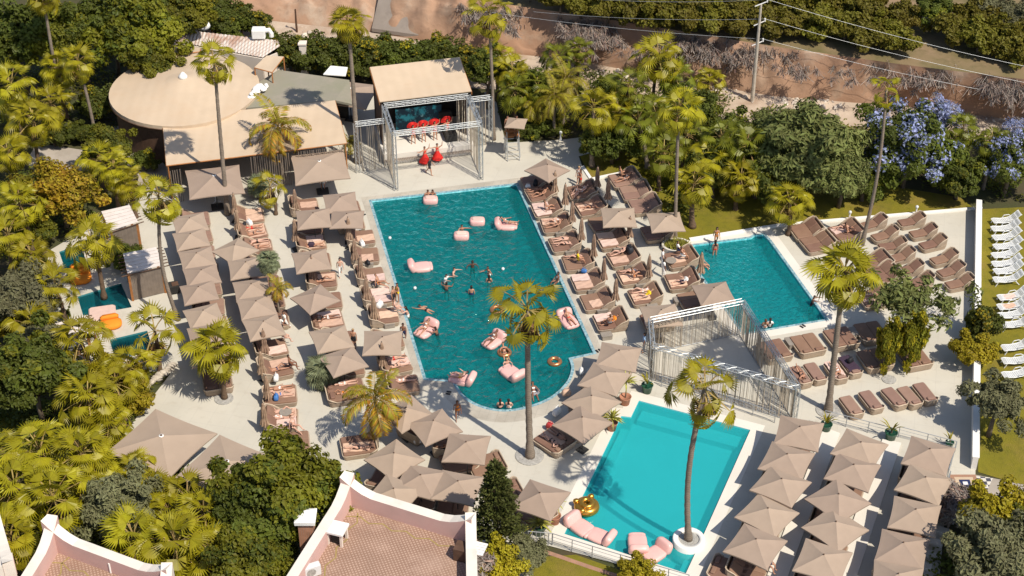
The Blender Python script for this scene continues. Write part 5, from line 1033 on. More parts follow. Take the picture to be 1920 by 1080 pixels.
# ---- row along the pool's left edge
G = 'open parasols along the left pool edge'
par(639, 374, (315, -32), 'open parasol nearest the top left corner of the long pool', G, .95); par(650, 407, (330, -6), 'second open parasol down from the top left corner of the long pool', G, .95); par(716, 636, (380, -5), 'open parasol beside the man in dark shorts on the left pool edge', G, 1.0)
G = 'daybeds along the left pool edge'
for i, (u, v) in enumerate(((650, 392), (657, 420), (676, 447), (684, 480), (694, 518), (706, 558), (719, 594), (728, 640), (741, 686), (756, 722))):
    bed(f'D{i}', u, v, HL, 'up', f"wicker daybed along the long pool's left edge, {ORD[i]} from the stage", G, .95)
G = 'closed parasols along the left pool edge'
for i, (u, v) in enumerate(((656, 465), (667, 501), (678, 535), (689, 577), (703, 613), (719, 703))): closed(u, v, f"closed parasol along the long pool's left edge, {ORD[i]} from the stage", G)
# ---- big parasols
G = 'large parasols'
par(601, 306, (105, -11), 'large square parasol with white vent cap left of the stage', G, 1.62, True); par(401, 335, (110, -14), 'large square parasol with white vent cap behind the tall slim palm', G, 1.6, True)
par(301, 824, (107, 42), 'large square parasol with white vent cap beside the stone edging', G, 1.84, True); par(424, 871, (97, 38), 'large square parasol with white vent cap above the dark green trees', G, 1.72, True); par(655, 172, (105, 12), 'large parasol behind the left wing of the stage', G, 1.55, True)
# ---- cluster between pool end and riad
G = 'parasols of the lower cluster'
for u, v, e, l in ((762, 768, (150, 130), 'parasol of the lower cluster nearest the orange-green feather palm'), (815, 795, (120, 140), 'parasol of the lower cluster beside the woman walking in the shade'), (876, 836, (330, 30), 'parasol of the lower cluster over the two bare-backed sitters'), (740, 855, (220, 160), 'parasol of the lower cluster touching the feather palm tip'), (789, 896, (340, 75), 'middle parasol directly above the pink roof'), (857, 909, (305, 50), 'parasol of the lower cluster next to the conifer'), (738, 920, (300, 115), 'parasol half hidden behind the peaked corner of the pink roof')): par(u, v, e, l, G, 1.02)
G = 'daybeds of the lower cluster'; HS = heading((740, 855), (700, 835))
for k, u, v, r, kd, l in (('E0', 672, 836, HL+R(178), 'flat', 'daybed with half its cushion in the sun below the feather palm'), ('E1', 783, 805, HS, 'up', 'shaded daybed under the upper parasols of the lower cluster'), ('E2', 846, 836, HS+R(20), 'up', 'shaded daybed holding the sitter with the straw hat'), ('E3', 912, 873, HL+R(185), 'flat', 'brown daybed jutting out right of the sitters behind the conifer'), ('E4', 722, 905, HS+R(15), 'up', 'shaded daybed behind the peaked corner of the pink roof'), ('E5', 790, 935, HS+R(30), 'flat', 'shaded daybed between the middle parasol and the pink roof'), ('E6', 850, 950, HS+R(30), 'flat', 'shaded daybed below the parasol next to the conifer'), ('E7', 860, 868, HL+R(185), 'flat', 'shaded daybed behind the two bare-backed sitters'), ('E8', 945, 925, HL+R(185), 'flat', 'brown daybed end showing right of the conifer tip')): bed(k, u, v, r, kd, l, G)
# ---- between the two lower pools
G = 'parasols between the long and turquoise pools'
for u, v, e, l in ((1158, 663, (265, 35), 'topmost parasol between the pools, by the string curtain'), (1134, 706, (260, 75), 'second parasol between the pools, above the dracaena'), (1111, 747, (230, 145), 'third parasol between the pools, left of the dracaena pot'), (1094, 788, (200, 120), 'lowest of the four parasols between the pools, over the couple'), (1016, 932, (380, 135), 'parasol standing alone by the lower left corner of the turquoise pool')): par(u, v, e, l, G, 1.04)
G = 'daybeds between the long and turquoise pools'; HF = heading((1094, 788), (1060, 760))
for k, u, v, l, kd in (('F0', 1040, 828, 'daybed with a sunbathing couple beside the tall palm at the curved pool end', 'flat'), ('F1', 1082, 800, 'shaded daybed under the lowest parasol between the pools', 'flat'), ('F2', 1104, 768, 'shaded daybed under the third parasol between the pools', 'flat'), ('F3', 1126, 725, 'shaded daybed under the second parasol between the pools', 'flat'), ('F4', 1150, 690, 'shaded daybed under the topmost parasol between the pools', 'flat'), ('F5', 1003, 965, 'shaded daybed under the lone parasol by the turquoise pool corner', 'flat')): bed(k, u, v, heading((1000, 815), (1060, 852))-R(90), kd, l, G)
# ---- rows right of the long pool
G = "daybeds along the long pool's right edge"
for i, (u, v, k) in enumerate(((1004, 343, 'upg'), (1014, 365, 'up'), (1025, 394, 'up'), (1042, 423, 'up'), (1058, 458, 'up'), (1083, 493, 'up'), (1101, 530, 'up'), (1119, 566, 'up'), (1144, 603, 'up'))): bed(f'K{i}', u, v, HR, k, f"wicker daybed along the long pool's right edge, {ORD[i]} from the stage", G, .98)
G = 'daybeds of the second row right of the long pool'
for i, (u, v) in enumerate(((1091, 361), (1107, 391), (1133, 420), (1148, 452), (1168, 485), (1187, 519), (1209, 556), (1232, 603))): bed(f'L{i}', u, v, HR, 'up', f"wicker daybed in the second row right of the long pool, {ORD[i]} from the stage", G, .98)
G = "closed parasols along the long pool's right edge"
for i, (u, v) in enumerate(((1040, 374), (1059, 399), (1072, 431), (1089, 466), (1112, 497), (1131, 540), (1153, 578))): closed(u, v, f"closed striped-looking parasol by the long pool's right edge, {ORD[i]} from the stage", G)
G = 'closed parasols of the second row right of the long pool'
for u, v, l in ((1119, 365, 'closed parasol behind the standing women at the top of the second right-hand row'), (1139, 390, 'closed parasol just above the flat open parasol of the second right-hand row'), (1179, 459, 'closed parasol just below the flat open parasol of the second right-hand row'), (1215, 534, 'closed parasol near the waiters in the second right-hand row'), (1312, 527, "closed parasol at the small pool's left edge")): closed(u, v, l, G)
G = 'open parasols right of the long pool'
for u, v, e, l in ((1025, 315, (210, 100), 'open parasol on the deck at the top right corner of the long pool'), (1160, 403, (300, -5), 'open parasol across the second row right of the long pool'), (1248, 410, (315, -18), 'open parasol touching the slim palm above the dry-grass planter'), (1339, 546, (355, -40), 'open parasol over the left edge of the small pool'), (1240, 588, (350, -30), 'open parasol just behind the truss enclosure')): par(u, v, e, l, G, .97)
par(968, 228, (330, 30), 'small parasol shading the lifeguard seat', 'open parasols right of the long pool', .62, z0=2.0)
G = 'dark loungers in the palm shade'
for k, u, v, l, kd in (('M0', 1170, 338, 'shaded daybed with two people under the palms, nearest the white kerb', 'upg'), ('M1', 1190, 362, 'shaded empty daybed under the palms, second from the white kerb', 'upg'), ('M2', 1208, 387, 'half-shaded daybed under the palms behind the flat open parasol', 'upg'), ('M3', 1232, 437, 'shaded daybed under the parasol by the slim palm', 'upg')): bed(k, u, v, HR, kd, l, G)
G = "daybeds at the small pool's left edge"
for k, u, v, l in (('N0', 1276, 487, 'daybed with seated guests below the dry-grass planter'), ('N1', 1278, 528, "daybed with brown cushion at the small pool's left edge"), ('N2', 1302, 563, 'shaded daybed under the parasol over the small pool')): bed(k, u, v, HR, 'up', l, G)
side_table(1275, 569, HR, 'wicker side table standing alone behind the truss enclosure')
for i, (u, v) in enumerate(((1022, 380), (1050, 441), (1068, 476), (1092, 512), (1110, 548), (1128, 586), (1137, 634))): side_table(u, v, HR, f"wicker side table by the long pool's right edge, {ORD[i]} from the stage", .85)
for i, (u, v) in enumerate(((1118, 405), (1158, 470), (1178, 502), (1200, 538), (1222, 578))): side_table(u, v, HR, f"wicker side table in the second row right of the long pool, {ORD[i]} from the stage", .85)
for i, (u, v) in enumerate(((681, 463), (690, 499), (701, 540), (715, 577), (730, 612), (752, 700))): side_table(u, v, HL, f"wicker side table by the long pool's left edge, {ORD[i]} from the stage", .85)
# ---- loungers around the small pool
G = 'single wicker loungers of the upper right block'; H2 = heading((1637, 423), (1700, 410))-R(90)
for i, (u, v) in enumerate(((1637, 421), (1658, 443), (1672, 463), (1689, 483), (1704, 507), (1724, 530))): bed(f'S{i}', u, v, H2+R(rnd.uniform(-3, 3)), 'single', f'brown wicker lounger in the inner file of the upper right block, {ORD[i]} from the lawn', G)
for i, (u, v) in enumerate(((1708, 417), (1730, 438), (1748, 459), (1769, 487), (1782, 510), (1798, 533))): bed(f'T{i}', u, v, H2+R(rnd.uniform(-3, 3)), 'single', f'brown wicker lounger in the outer file of the upper right block, {ORD[i]} from the lawn', G)
G = "daybeds at the small pool's right edge"
for k, u, v, l in (('U0', 1511, 434, 'empty brown daybed at the top right of the small pool'), ('U1', 1532, 458, 'brown daybed half covered by the bushy palm crown'), ('U2', 1585, 436, 'daybed with two reclining people beside the thin tall palm'), ('U3', 1640, 495, 'brown daybed showing right of the bushy palm crown'), ('U4', 1655, 517, 'brown daybed with raised back below the one right of the bushy crown'), ('U5', 1640, 560, 'daybed with a sunbather between bushy palm and thin-leaved tree')): bed(k, u, v, H2, 'up', l, G)
G = 'flat brown daybeds below the small pool'; H3 = heading((1500, 640), (1520, 668))-R(90)
for i, (u, v) in enumerate(((1452, 658), (1514, 647), (1577, 635), (1633, 624))): bed(f'O{i}', u, v, H3, 'flat', ['flat brown daybed seen partly through the string curtain', 'flat brown daybed below the small pool, right of the string curtain', 'flat brown daybed behind the shaggy palm trunk', 'flat brown daybed left of the climber-covered tree'][i], G)
for k, u, v, kd, l in (('Q0', 1500, 706, 'single_flat', 'narrow lounger with a sunbather at the corner of the string curtain'), ('Q1', 1528, 700, 'single_flat', 'narrow empty lounger left of the shaggy palm trunk'), ('Q2', 1567, 698, 'single_flat', 'narrow lounger with towels behind the shaggy palm trunk'), ('Q3', 1594, 688, 'single_flat', 'narrow lounger with dark bags right of the shaggy palm trunk'), ('Q4', 1640, 675, 'flat', 'brown daybed mostly hidden by the climber-covered tree'), ('Q5', 1713, 672, 'flat', 'brown daybed corner showing right of the climber-covered tree')): bed(k, u, v, H3, kd, l, G)
for i, (u, v) in enumerate(((1596, 763), (1633, 753), (1676, 747), (1705, 745), (1734, 738))): bed(f'R{i}', u, v, H3+R(2), 'single_flat', ['brown lounger nearest the tall shaggy palm in the front row of five', 'brown lounger second from the shaggy palm in the front row of five', 'brightest brown lounger in the middle of the front row of five', 'brown lounger squeezed between its neighbours, fourth in the front row', 'brown lounger at the right end of the front row of five'][i], 'front row of five loungers')
side_table(1482, 648, H3, 'wicker side table between the first two flat daybeds below the small pool'); side_table(1601, 629, H3, 'wicker side table right of the shaggy palm trunk'); side_table(1513, 702, H3, 'wicker side table with white cup between narrow loungers', .8)
# ---- lower right parasol blocks
G = 'parasols of the lower right terraces'
ORDP = ['nearest the railing', 'second from the railing', 'third from the railing', 'fourth from the railing', 'farthest from the railing']
for nm, lst in (('left column, along the turquoise pool', ((1499, 805, (250, 46)), (1478, 857, (230, 70)), (1464, 907, (225, 95)), (1438, 958, (220, 112)), (1418, 1017, (240, 102)))), ('middle column', ((1610, 834, (195, 70)), (1599, 879, (195, 60)), (1573, 934, (165, 120)), (1568, 985, (175, 120)), (1543, 1044, (215, 65)))), ('right column, along the outer railing', ((1741, 848, (200, 55)), (1733, 904, (205, 75)), (1717, 962, (225, 50)), (1695, 1024, (230, 55)), (1684, 1085, (240, 45))))):
    for i, (u, v, e) in enumerate(lst):
        par(u, v, e, f'open parasol {ORDP[i]}, {nm}', G, 1.06); q = P(u, v, 2.7); a = rot_px(u, v, *e)
        o = inst('bed_up', KINDS['up'], (q.x-.35, q.y-.05, .13 if 'middle' in nm else .004), heading((1600, 800), (1500, 1060))+R(180) if 0 else heading((1541, 790), (1500, 780))-R(90), f'daybed under the parasol {ORDP[i]}, {nm}', 'daybed', 'daybeds of the lower right terraces'); BED[f'H{nm[0]}{i}'] = o
bed('HX', 1367, 1072, heading((1541, 790), (1500, 780))-R(90), 'flat', 'brown daybed at the bottom edge left of the first parasol column', 'daybeds of the lower right terraces')
# ---- white plastic loungers on the side lawn
def mk_plastic():
    t = thing('plastic_lounger', '', 'lounger'); b = B(); pr = [(-1.0, .34), (-.8, .38), (-.3, .30), (.2, .33), (.45, .40), (.75, .66), (.95, .86), (1.05, .88)]
    def at(s):
        x = s*(len(pr)-1); i = min(int(x), len(pr)-2); f = x-i; f2 = f*f*(3-2*f); return pr[i][0]+(pr[i+1][0]-pr[i][0])*f, pr[i][1]+(pr[i+1][1]-pr[i][1])*f2
    n = 26
    for k in range(n): y0, z0 = at(k/n); y1, z1 = at((k+.82)/n); bar(b, (0, y0, z0), (0, y1, z1), .60, .03)
    obj('slatted_seat', b, 'plastic', t); b = B()
    for x in (-.31, .31): path_tube(b, [Vector((x, *at(k/14))) for k in range(15)], [.035]*15, 6)
    obj('side_rail', b, 'plastic', t, True)
    for x in (-.3, .3):
        b = B(); path_tube(b, [(x, -.78, .36), (x, -.84, .15), (x, -.92, 0)], [.045, .04, .035], 6); obj('leg', b, 'plastic', t); b = B(); path_tube(b, [(x, .42, .38), (x, .6, .18), (x, .78, 0)], [.05, .045, .035], 6); obj('leg', b, 'plastic', t)
    for x in (-.36, .36): b = B(); path_tube(b, [(x, -.1, .32), (x, .0, .52), (x, .35, .54), (x, .5, .45)], [.03]*4, 6); obj('armrest', b, 'plastic', t)
    return t
PL = [(1885, 413), (1884, 428), (1886, 444), (1888, 461), (1885, 477), (1886, 494), (1889, 507), (1889, 524), (1897, 556), (1897, 574), (1898, 590), (1903, 608), (1905, 650), (1907, 676), (1907, 701)]
PLL = [f'white plastic lounger of the upper eight on the side lawn, {ORD[i]} from the top' for i in range(8)]+['white plastic lounger with pink towel in the middle group of four', 'white plastic lounger with straw-coloured towel in the middle group of four', 'bare white plastic lounger, third in the middle group of four', 'white plastic lounger at the lower end of the middle group of four', 'white plastic lounger at the top of the lower group of three', 'white plastic lounger in the middle of the lower group of three', 'white plastic lounger at the bottom of the lower group of three']
for i, ((u, v), l) in enumerate(zip(PL, PLL)): BED[f'P{i}'] = inst('plastic', mk_plastic, P(u, v, .3)+Vector((0, 0, -.33)), heading((1870, 430), (1910, 426))-R(90)+R(rnd.uniform(-4, 4)), l, 'lounger', 'white plastic loungers on the side lawn', 1.08)
# ---- towels
tw = [('B0', -.45, 'peach towel on the top daybed of the second row, far half', 'towel'), ('B0', .45, 'peach towel on the top daybed of the second row, near half', 'towel'), ('B1', -.45, 'peach towel under the upper sunbather of the second row', 'towel'), ('B1', .45, 'peach towel under the lower sunbather of the second row', 'towel'), ('B2', 0, 'peach towel beside the tilted parasol of the second row', 'towel'), ('B7', -.4, 'pink towel on the daybed below the waiter', 'towel_pink'), ('B8', .4, 'peach towel on the daybed with white bags', 'towel'), ('B9', 0, 'peach towel under the person with the blue towel', 'towel'), ('B10', -.4, 'pink towel on the lowest occupied daybed of the second row', 'towel_pink'), ('B10', .45, 'pale towel at the edge of the lowest occupied daybed of the second row', 'towel'),
      ('C0', 0, 'peach towel on the topmost daybed of the third row', 'towel'), ('C2', -.4, 'peach towel beside the reader in the third row', 'towel'), ('C2', .45, 'pink towel under the dark bag in the third row', 'towel_pink'), ('C4', .2, 'peach towel on the daybed with the middle closed parasol of the third row', 'towel'), ('C6', -.45, 'far peach towel on the flat daybed of the third row', 'towel'), ('C6', .5, 'near pink towel on the flat daybed of the third row', 'towel_pink'), ('C9', -.5, 'peach towel half hidden by the feather palm', 'towel'), ('C9', .5, 'pink towel half hidden by the feather palm', 'towel_pink'),
      ('D2', -.3, 'peach towel on the poolside daybed below the second open parasol', 'towel'), ('D3', -.5, 'small peach towel on the poolside daybed with a bare brown cushion', 'towel'), ('D4', -.5, 'pink towel on the poolside daybed opposite the woman in white trousers', 'towel_pink'), ('D5', -.45, 'far pink towel on the poolside daybed beside the couple on the edge', 'towel_pink'), ('D5', .45, 'near pink towel on the poolside daybed beside the couple on the edge', 'towel_pink'), ('D6', 0, 'orange-tinted towel on the poolside daybed with the sitting woman', 'towel'), ('D8', 0, 'pink towel on the poolside daybed below the open parasol', 'towel_pink'),
      ('K2', .45, 'pink towel, far one on the third poolside daybed at the right edge', 'towel_pink'), ('K2', -.45, 'pink towel, near one on the third poolside daybed at the right edge', 'towel_pink'), ('K3', -.4, 'peach towel on the fourth poolside daybed at the right edge', 'towel'), ('K6', .45, 'peach towel on the seventh poolside daybed at the right edge, far half', 'towel'), ('K6', -.5, 'pale pink towel on the seventh poolside daybed at the right edge, near half', 'towel_pink'), ('K7', .4, 'peach towel folded up on the eighth poolside daybed at the right edge', 'towel'), ('K8', -.4, 'pale pink towel on the last poolside daybed at the right edge', 'towel_pink'),
      ('L1', 0, 'peach towel on the daybed above the flat open parasol', 'towel'), ('L3', .4, 'pink towel slanted on the daybed below the flat open parasol', 'towel_pink'), ('L3', -.6, 'small peach towel at the near edge of the daybed below the flat open parasol', 'towel'), ('L4', .3, 'peach towel beside the black sunhat', 'towel'), ('L5', .3, 'peach towel under the group near the waiters', 'towel'), ('L6', .2, 'peach towel under the couple above the truss enclosure', 'towel'), ('N0', .1, 'peach towel on the guests\' daybed below the planter', 'towel'), ('N1', .35, 'peach towel on the raised back at the small pool', 'towel'), ('L7', .5, 'pink towel on the daybed behind the truss enclosure', 'towel_pink'), ('E0', .3, 'peach towel half in shade below the feather palm', 'towel'), ('F0', 0, 'peach towel under the couple by the tall palm', 'towel'), ('Q2', 0, 'pale towel behind the shaggy palm trunk', 'towel_pink'), ('Q3', 0, 'dark towel on the narrow lounger right of the shaggy trunk', 'cl_purple'), ('U2', -.3, 'pink towel under the reclining people by the thin palm', 'towel_pink'), ('U5', 0, 'peach towel beside the bushy palm', 'towel')]
for k, s, l, m in tw: towel(k, s*(1.0 if k[0] != 'Q' else 0), l, m, rz=rnd.uniform(-.12, .12), y=-.18, ln=1.72 if k not in ('D3', 'K7') else .9)
for i, m, l in (('P8', 'towel_pink', 'pink towel on a white plastic lounger'), ('P9', 'towel', 'straw-coloured towel on a white plastic lounger')):
    o = towel(i, 0, l, m, -.2, 1.3, .55); o.location.z -= .16
# ---- bags, hats, slippers
def bag(u, v, z, m, s, label):
    t = thing('bag', label, 'bag', P(u, v, z), rnd.uniform(0, 3)); b = B(); loft(b, [[Vector((p.x, p.y, zz)) for p in rrect(.5*k, .3*k, .1*k, 0)] for zz, k in ((0, .9), (.1, 1.05), (.28, .85), (.34, .6))]); obj('body', b, m, t, True); b = B(); path_tube(b, [Vector((-.15, 0, .3)), Vector((-.12, 0, .48)), Vector((.12, 0, .48)), Vector((.15, 0, .3))], [.015]*4, 5); obj('handle', b, m, t); t.scale = (s,)*3
for a in ((468, 421, .5, 'cl_white', 1.2, 'white bag between the two upper daybeds of the second row'), (458, 424, .5, 'bag_black', .9, 'black bag beside the white one at the top of the second row'), (518, 712, .45, 'cl_white', 1.2, 'white bag on the daybed with the closed parasol in the second row'), (518, 748, .55, 'cl_blue', 1.1, 'blue folded towel bag on a daybed in the second row'), (584, 462, .55, 'cl_purple', 1.1, 'dark purple bag on a towel in the third row'), (670, 430, .45, 'cl_white', 1.4, 'white bag on the poolside table under the second open parasol'), (679, 460, .45, 'cl_white', 1.2, 'white and black bag on the poolside side table, left edge'), (690, 495, .45, 'bag_black', .9, 'black bag on the poolside side table, left edge'), (712, 575, .45, 'cl_white', 1.3, 'white tray-like bag beside the couple on the left pool edge'), (1095, 511, .45, 'cl_blue', .01+.9, 'blue folded cloth on a side table at the right pool edge'), (1032, 803, .2, 'bag_red', 1.3, 'red bag beside the couple at the tall palm'), (1044, 776, .3, 'cl_white', 1.4, 'white bag on the ground beside the lowest parasol between the pools'), (1062, 740, .3, 'towel', 1.3, 'peach bag in the shadow beside the third parasol between the pools'), (1090, 699, .2, 'cl_white', 1.1, 'white bag in the shadow beside the second parasol between the pools'), (1180, 473, .65, 'bag_black', 1.7, 'large black sunhat-like bag on a raised backrest'), (1594, 678, .6, 'bag_black', 1.0, 'black bag on the dark towel right of the shaggy trunk'), (783, 829, .3, 'cl_white', 1.1, 'white bag in the shade under the lower cluster parasol'), (1004, 346, .55, 'bag_black', 1.2, 'black bag on the shaded daybed at the top right corner of the long pool'), (990, 352, .4, 'cl_white', .9, 'white bag at the foot of the shaded corner daybed')): bag(*a)
def slippers(u, v, label):
    b = B()
    for x in (-.09, .09): loft(b, [[Vector((p.x+x, p.y, z)) for p in rrect(.1, .27, .045, 0)] for z in (.004, .035)])
    o = obj('slippers', b, 'cl_black'); o.location = P(u, v, .006); o.rotation_euler.z = rnd.uniform(0, 3); o.scale = (1.3,)*3; tag(o, label, 'shoes')
for u, v, l in ((681, 402, 'dark slippers near the top left corner of the long pool'), (692, 438, 'dark slippers a few steps below the pool corner ones'), (704, 480, 'dark slippers by the poolside daybed with the bare cushion'), (841, 737, 'dark slippers at the start of the curved pool end'), (1505, 612, 'dark slippers at the lower edge of the small pool'), (1122, 658, 'dark slippers at the inner corner of the long pool')): slippers(u, v, l)
# tables and waiters' stand, lifeguard chair
def cafe_table(u, v, label, m='white'):
    t = thing('cafe_table', label, 'table', P(u, v)); b = B(); bmesh.ops.create_cone(b, cap_ends=True, segments=24, radius1=.42, radius2=.42, depth=.04, matrix=Matrix.Translation((0, 0, .74))); obj('top', b, m, t); b = B(); tube(b, (0, 0, .04), (0, 0, .72), .035); obj('pedestal', b, 'white', t); b = B()
    for k in range(3): a = k*2.094; tube(b, (0, 0, .1), (math.cos(a)*.4, math.sin(a)*.4, .02), .03)
    obj('foot', b, 'white', t)
cafe_table(606, 352, 'small white pedestal table in the shade of the large parasol near the stage'); cafe_table(1257, 503, 'round table with drinks between the guests at the small pool', 'greywicker'); cafe_table(405, 378, 'pedestal table in the shade of the large parasol behind the slim palm'); cafe_table(537, 788, 'round side table at the foot of the lowest occupied daybed', 'greywicker')
t = thing('lifeguard_chair', 'tall lifeguard chair with ladder under the small parasol', 'lifeguard chair', P(960, 290), R(8)); b = B()
for x in (-.5, .5):
    for y in (-.45, .45): tube(b, (x*1.25, y*1.2, 0), (x, y*.9, 2.0), .05)
obj('legs', b, 'alu', t); b = B(); box(b, (0, 0, 2.03), (1.2, 1.0, .08)); obj('platform', b, 'wood', t); b = B()
for k in range(6): z = .25+k*.33; tube(b, (-.5, -.95+.08*k, z), (.5, -.95+.08*k, z), .03)
tube(b, (-.5, -1.05, 0), (-.5, -.45, 2.5), .04); tube(b, (.5, -1.05, 0), (.5, -.45, 2.5), .04); obj('ladder', b, 'alu', t); b = B(); box(b, (0, .35, 2.4), (.8, .06, .6)); box(b, (0, .1, 2.3), (.8, .5, .06)); obj('seat', b, 'wood', t)

# ---- inflatables
def sup(b, c, s, e=.55, mt=None, seg=20, rg=10):
    sg = lambda x: math.copysign(abs(x)**e, x); rows = []
    for j in range(rg+1):
        ph = -math.pi/2+math.pi*j/rg; rows.append([Vector((sg(math.cos(ph))*sg(math.cos(2*math.pi*k/seg))*s[0], sg(math.cos(ph))*sg(math.sin(2*math.pi*k/seg))*s[1], sg(math.sin(ph))*s[2])) for k in range(seg)])
    rows = [[(mt @ p if mt else p)+Vector(c) for p in r] for r in rows]; loft(b, rows[1:-1])
def mk_float():
    t = thing('pink_float', '', 'float'); b = B(); sup(b, (0, -.25, .12), (.62, .75, .24)); obj('seat', b, 'pinkfloat', t, True); b = B(); sup(b, (0, .58, .38), (.66, .28, .46), .55, Matrix.Rotation(R(-24), 3, 'X')); obj('backrest', b, 'pinkfloat', t, True)
    b = B(); sup(b, (0, -.92, .16), (.56, .17, .17), .7); obj('footrest', b, 'pinkfloat', t, True); return t
def mk_pouf():
    t = thing('pink_pouf', '', 'float'); b = B(); sup(b, (0, 0, .2), (.72, .5, .36), .5); obj('body', b, 'pinkfloat', t, True); b = B(); sup(b, (0, .0, .56), (.5, .3, .06), .6); obj('top_panel', b, 'towel_pink', t, True); return t
def pf(u, v, d, label, s=1.0, kind='float', wz=-.14): return inst(kind, mk_float if kind == 'float' else mk_pouf, P(u, v, .1)*1+Vector((0, 0, wz-.1)), rot_px(u, v, *d)-R(90), label, 'inflatable', 'pink inflatables', s)
FLO = {}
for k, u, v, d, s, kd, l in ((0, 807, 374, (0, -10), .85, 'pouf', 'pink inflatable seat with two heads behind it at the top edge of the long pool'), (1, 865, 441, (0, -10), .85, 'pouf', 'pink inflatable seat with a person holding its back in the upper pool'), (2, 895, 414, (0, -10), .85, 'pouf', 'empty pink inflatable seat in the upper pool'), (3, 947, 421, (-10, 0), .9, 'float', 'pink lounge float with a sunbather at the upper right of the pool'), (4, 786, 499, (-10, 1), .95, 'float', 'empty pink lounge float at the left of the pool'), (5, 800, 616, (10, -8), .95, 'float', 'pink lounge float with a woman near the left pool edge'), (6, 927, 637, (10, -7), .9, 'float', 'pink lounge float left of the tall palm crown'), (7, 962, 700, (8, 6), 1.0, 'float', 'empty pink lounge float left of the palm trunk'), (8, 869, 710, (10, 2), .95, 'float', 'pink lounge float with a woman at the start of the curved pool end'), (9, 1064, 598, (-5, -6), .95, 'float', 'pink lounge float moored at the right pool edge'),
                                (10, 1086, 985, (-12, -8), 1.0, 'float', 'leftmost pink lounger float in the turquoise pool'), (11, 1128, 1006, (10, 4), .95, 'float', 'second pink lounger float from the left in the turquoise pool'), (12, 1196, 1022, (1, 10), .98, 'float', 'third pink lounger float from the left in the turquoise pool'), (13, 1233, 1034, (9, -6), .92, 'float', 'rightmost pink lounger float, next to the white planter')):
    FLO[k] = pf(u, v, d, l, s, kd, -.1 if k > 9 else -.14)
def torus(b, R_, r, c=(0, 0, 0), n=32, m_=12, s=(1, 1, 1)):
    g_ = [[b.verts.new(Vector(((R_+r*math.cos(2*math.pi*j/m_))*math.cos(2*math.pi*i/n)*s[0], (R_+r*math.cos(2*math.pi*j/m_))*math.sin(2*math.pi*i/n)*s[1], r*math.sin(2*math.pi*j/m_)*s[2]))+Vector(c)) for j in range(m_)] for i in range(n)]
    for i in range(n):
        for j in range(m_): b.faces.new((g_[i][j], g_[(i+1) % n][j], g_[(i+1) % n][(j+1) % m_], g_[i][(j+1) % m_]))
for u, v, m, l, s in ((1040, 678, 'rosegold', 'empty golden swim ring at the right of the long pool', 1.0), (946, 661, 'rosegold', 'golden swim ring with a person below the palm crown', 1.0), (932, 581, 'rosegold', 'golden swim ring half hidden by the palm fronds', 1.05), (1001, 734, 'cl_grey', 'dark swim ring with a bather right of the palm trunk', .8)):
    t = thing('swim_ring', l, 'inflatable', P(u, v, -.08), rnd.uniform(0, 3)); b = B(); torus(b, .38*s, .15*s); obj('ring', b, m, t, True); b = B(); tube(b, (.38*s, 0, .14*s), (.38*s, .02, .2*s), .02); obj('valve', b, 'cl_white', t)
t = thing('gold_float', 'large shiny gold inflatable in the lower left corner of the turquoise pool', 'inflatable', P(1100, 952, .1)+Vector((0, 0, -.1)), R(20)); b = B(); torus(b, .52, .3, (0, 0, .2), 32, 14); obj('ring', b, 'gold', t, True); b = B(); torus(b, .34, .17, (0, 0, .5), 28, 12); obj('inner_ring', b, 'gold', t, True)
for x, y in ((-.55, .45), (.5, .52), (-.5, -.5)): b = B(); sup(b, (x, y, .45), (.2, .17, .17), .8); obj('bulge', b, 'gold', t, True)
for u, v, l in ((731, 446, 'white pool ball in the upper left of the long pool'), (778, 540, 'white pool ball left of the swimmers'), (943, 504, 'white pool ball right of the swimmers')): b = B(); sphere(b, (0, 0, 0), .13, 14, 10); o = obj('pool_ball', b, 'plastic', None, True); o.location = P(u, v, -.06); tag(o, l, 'ball')

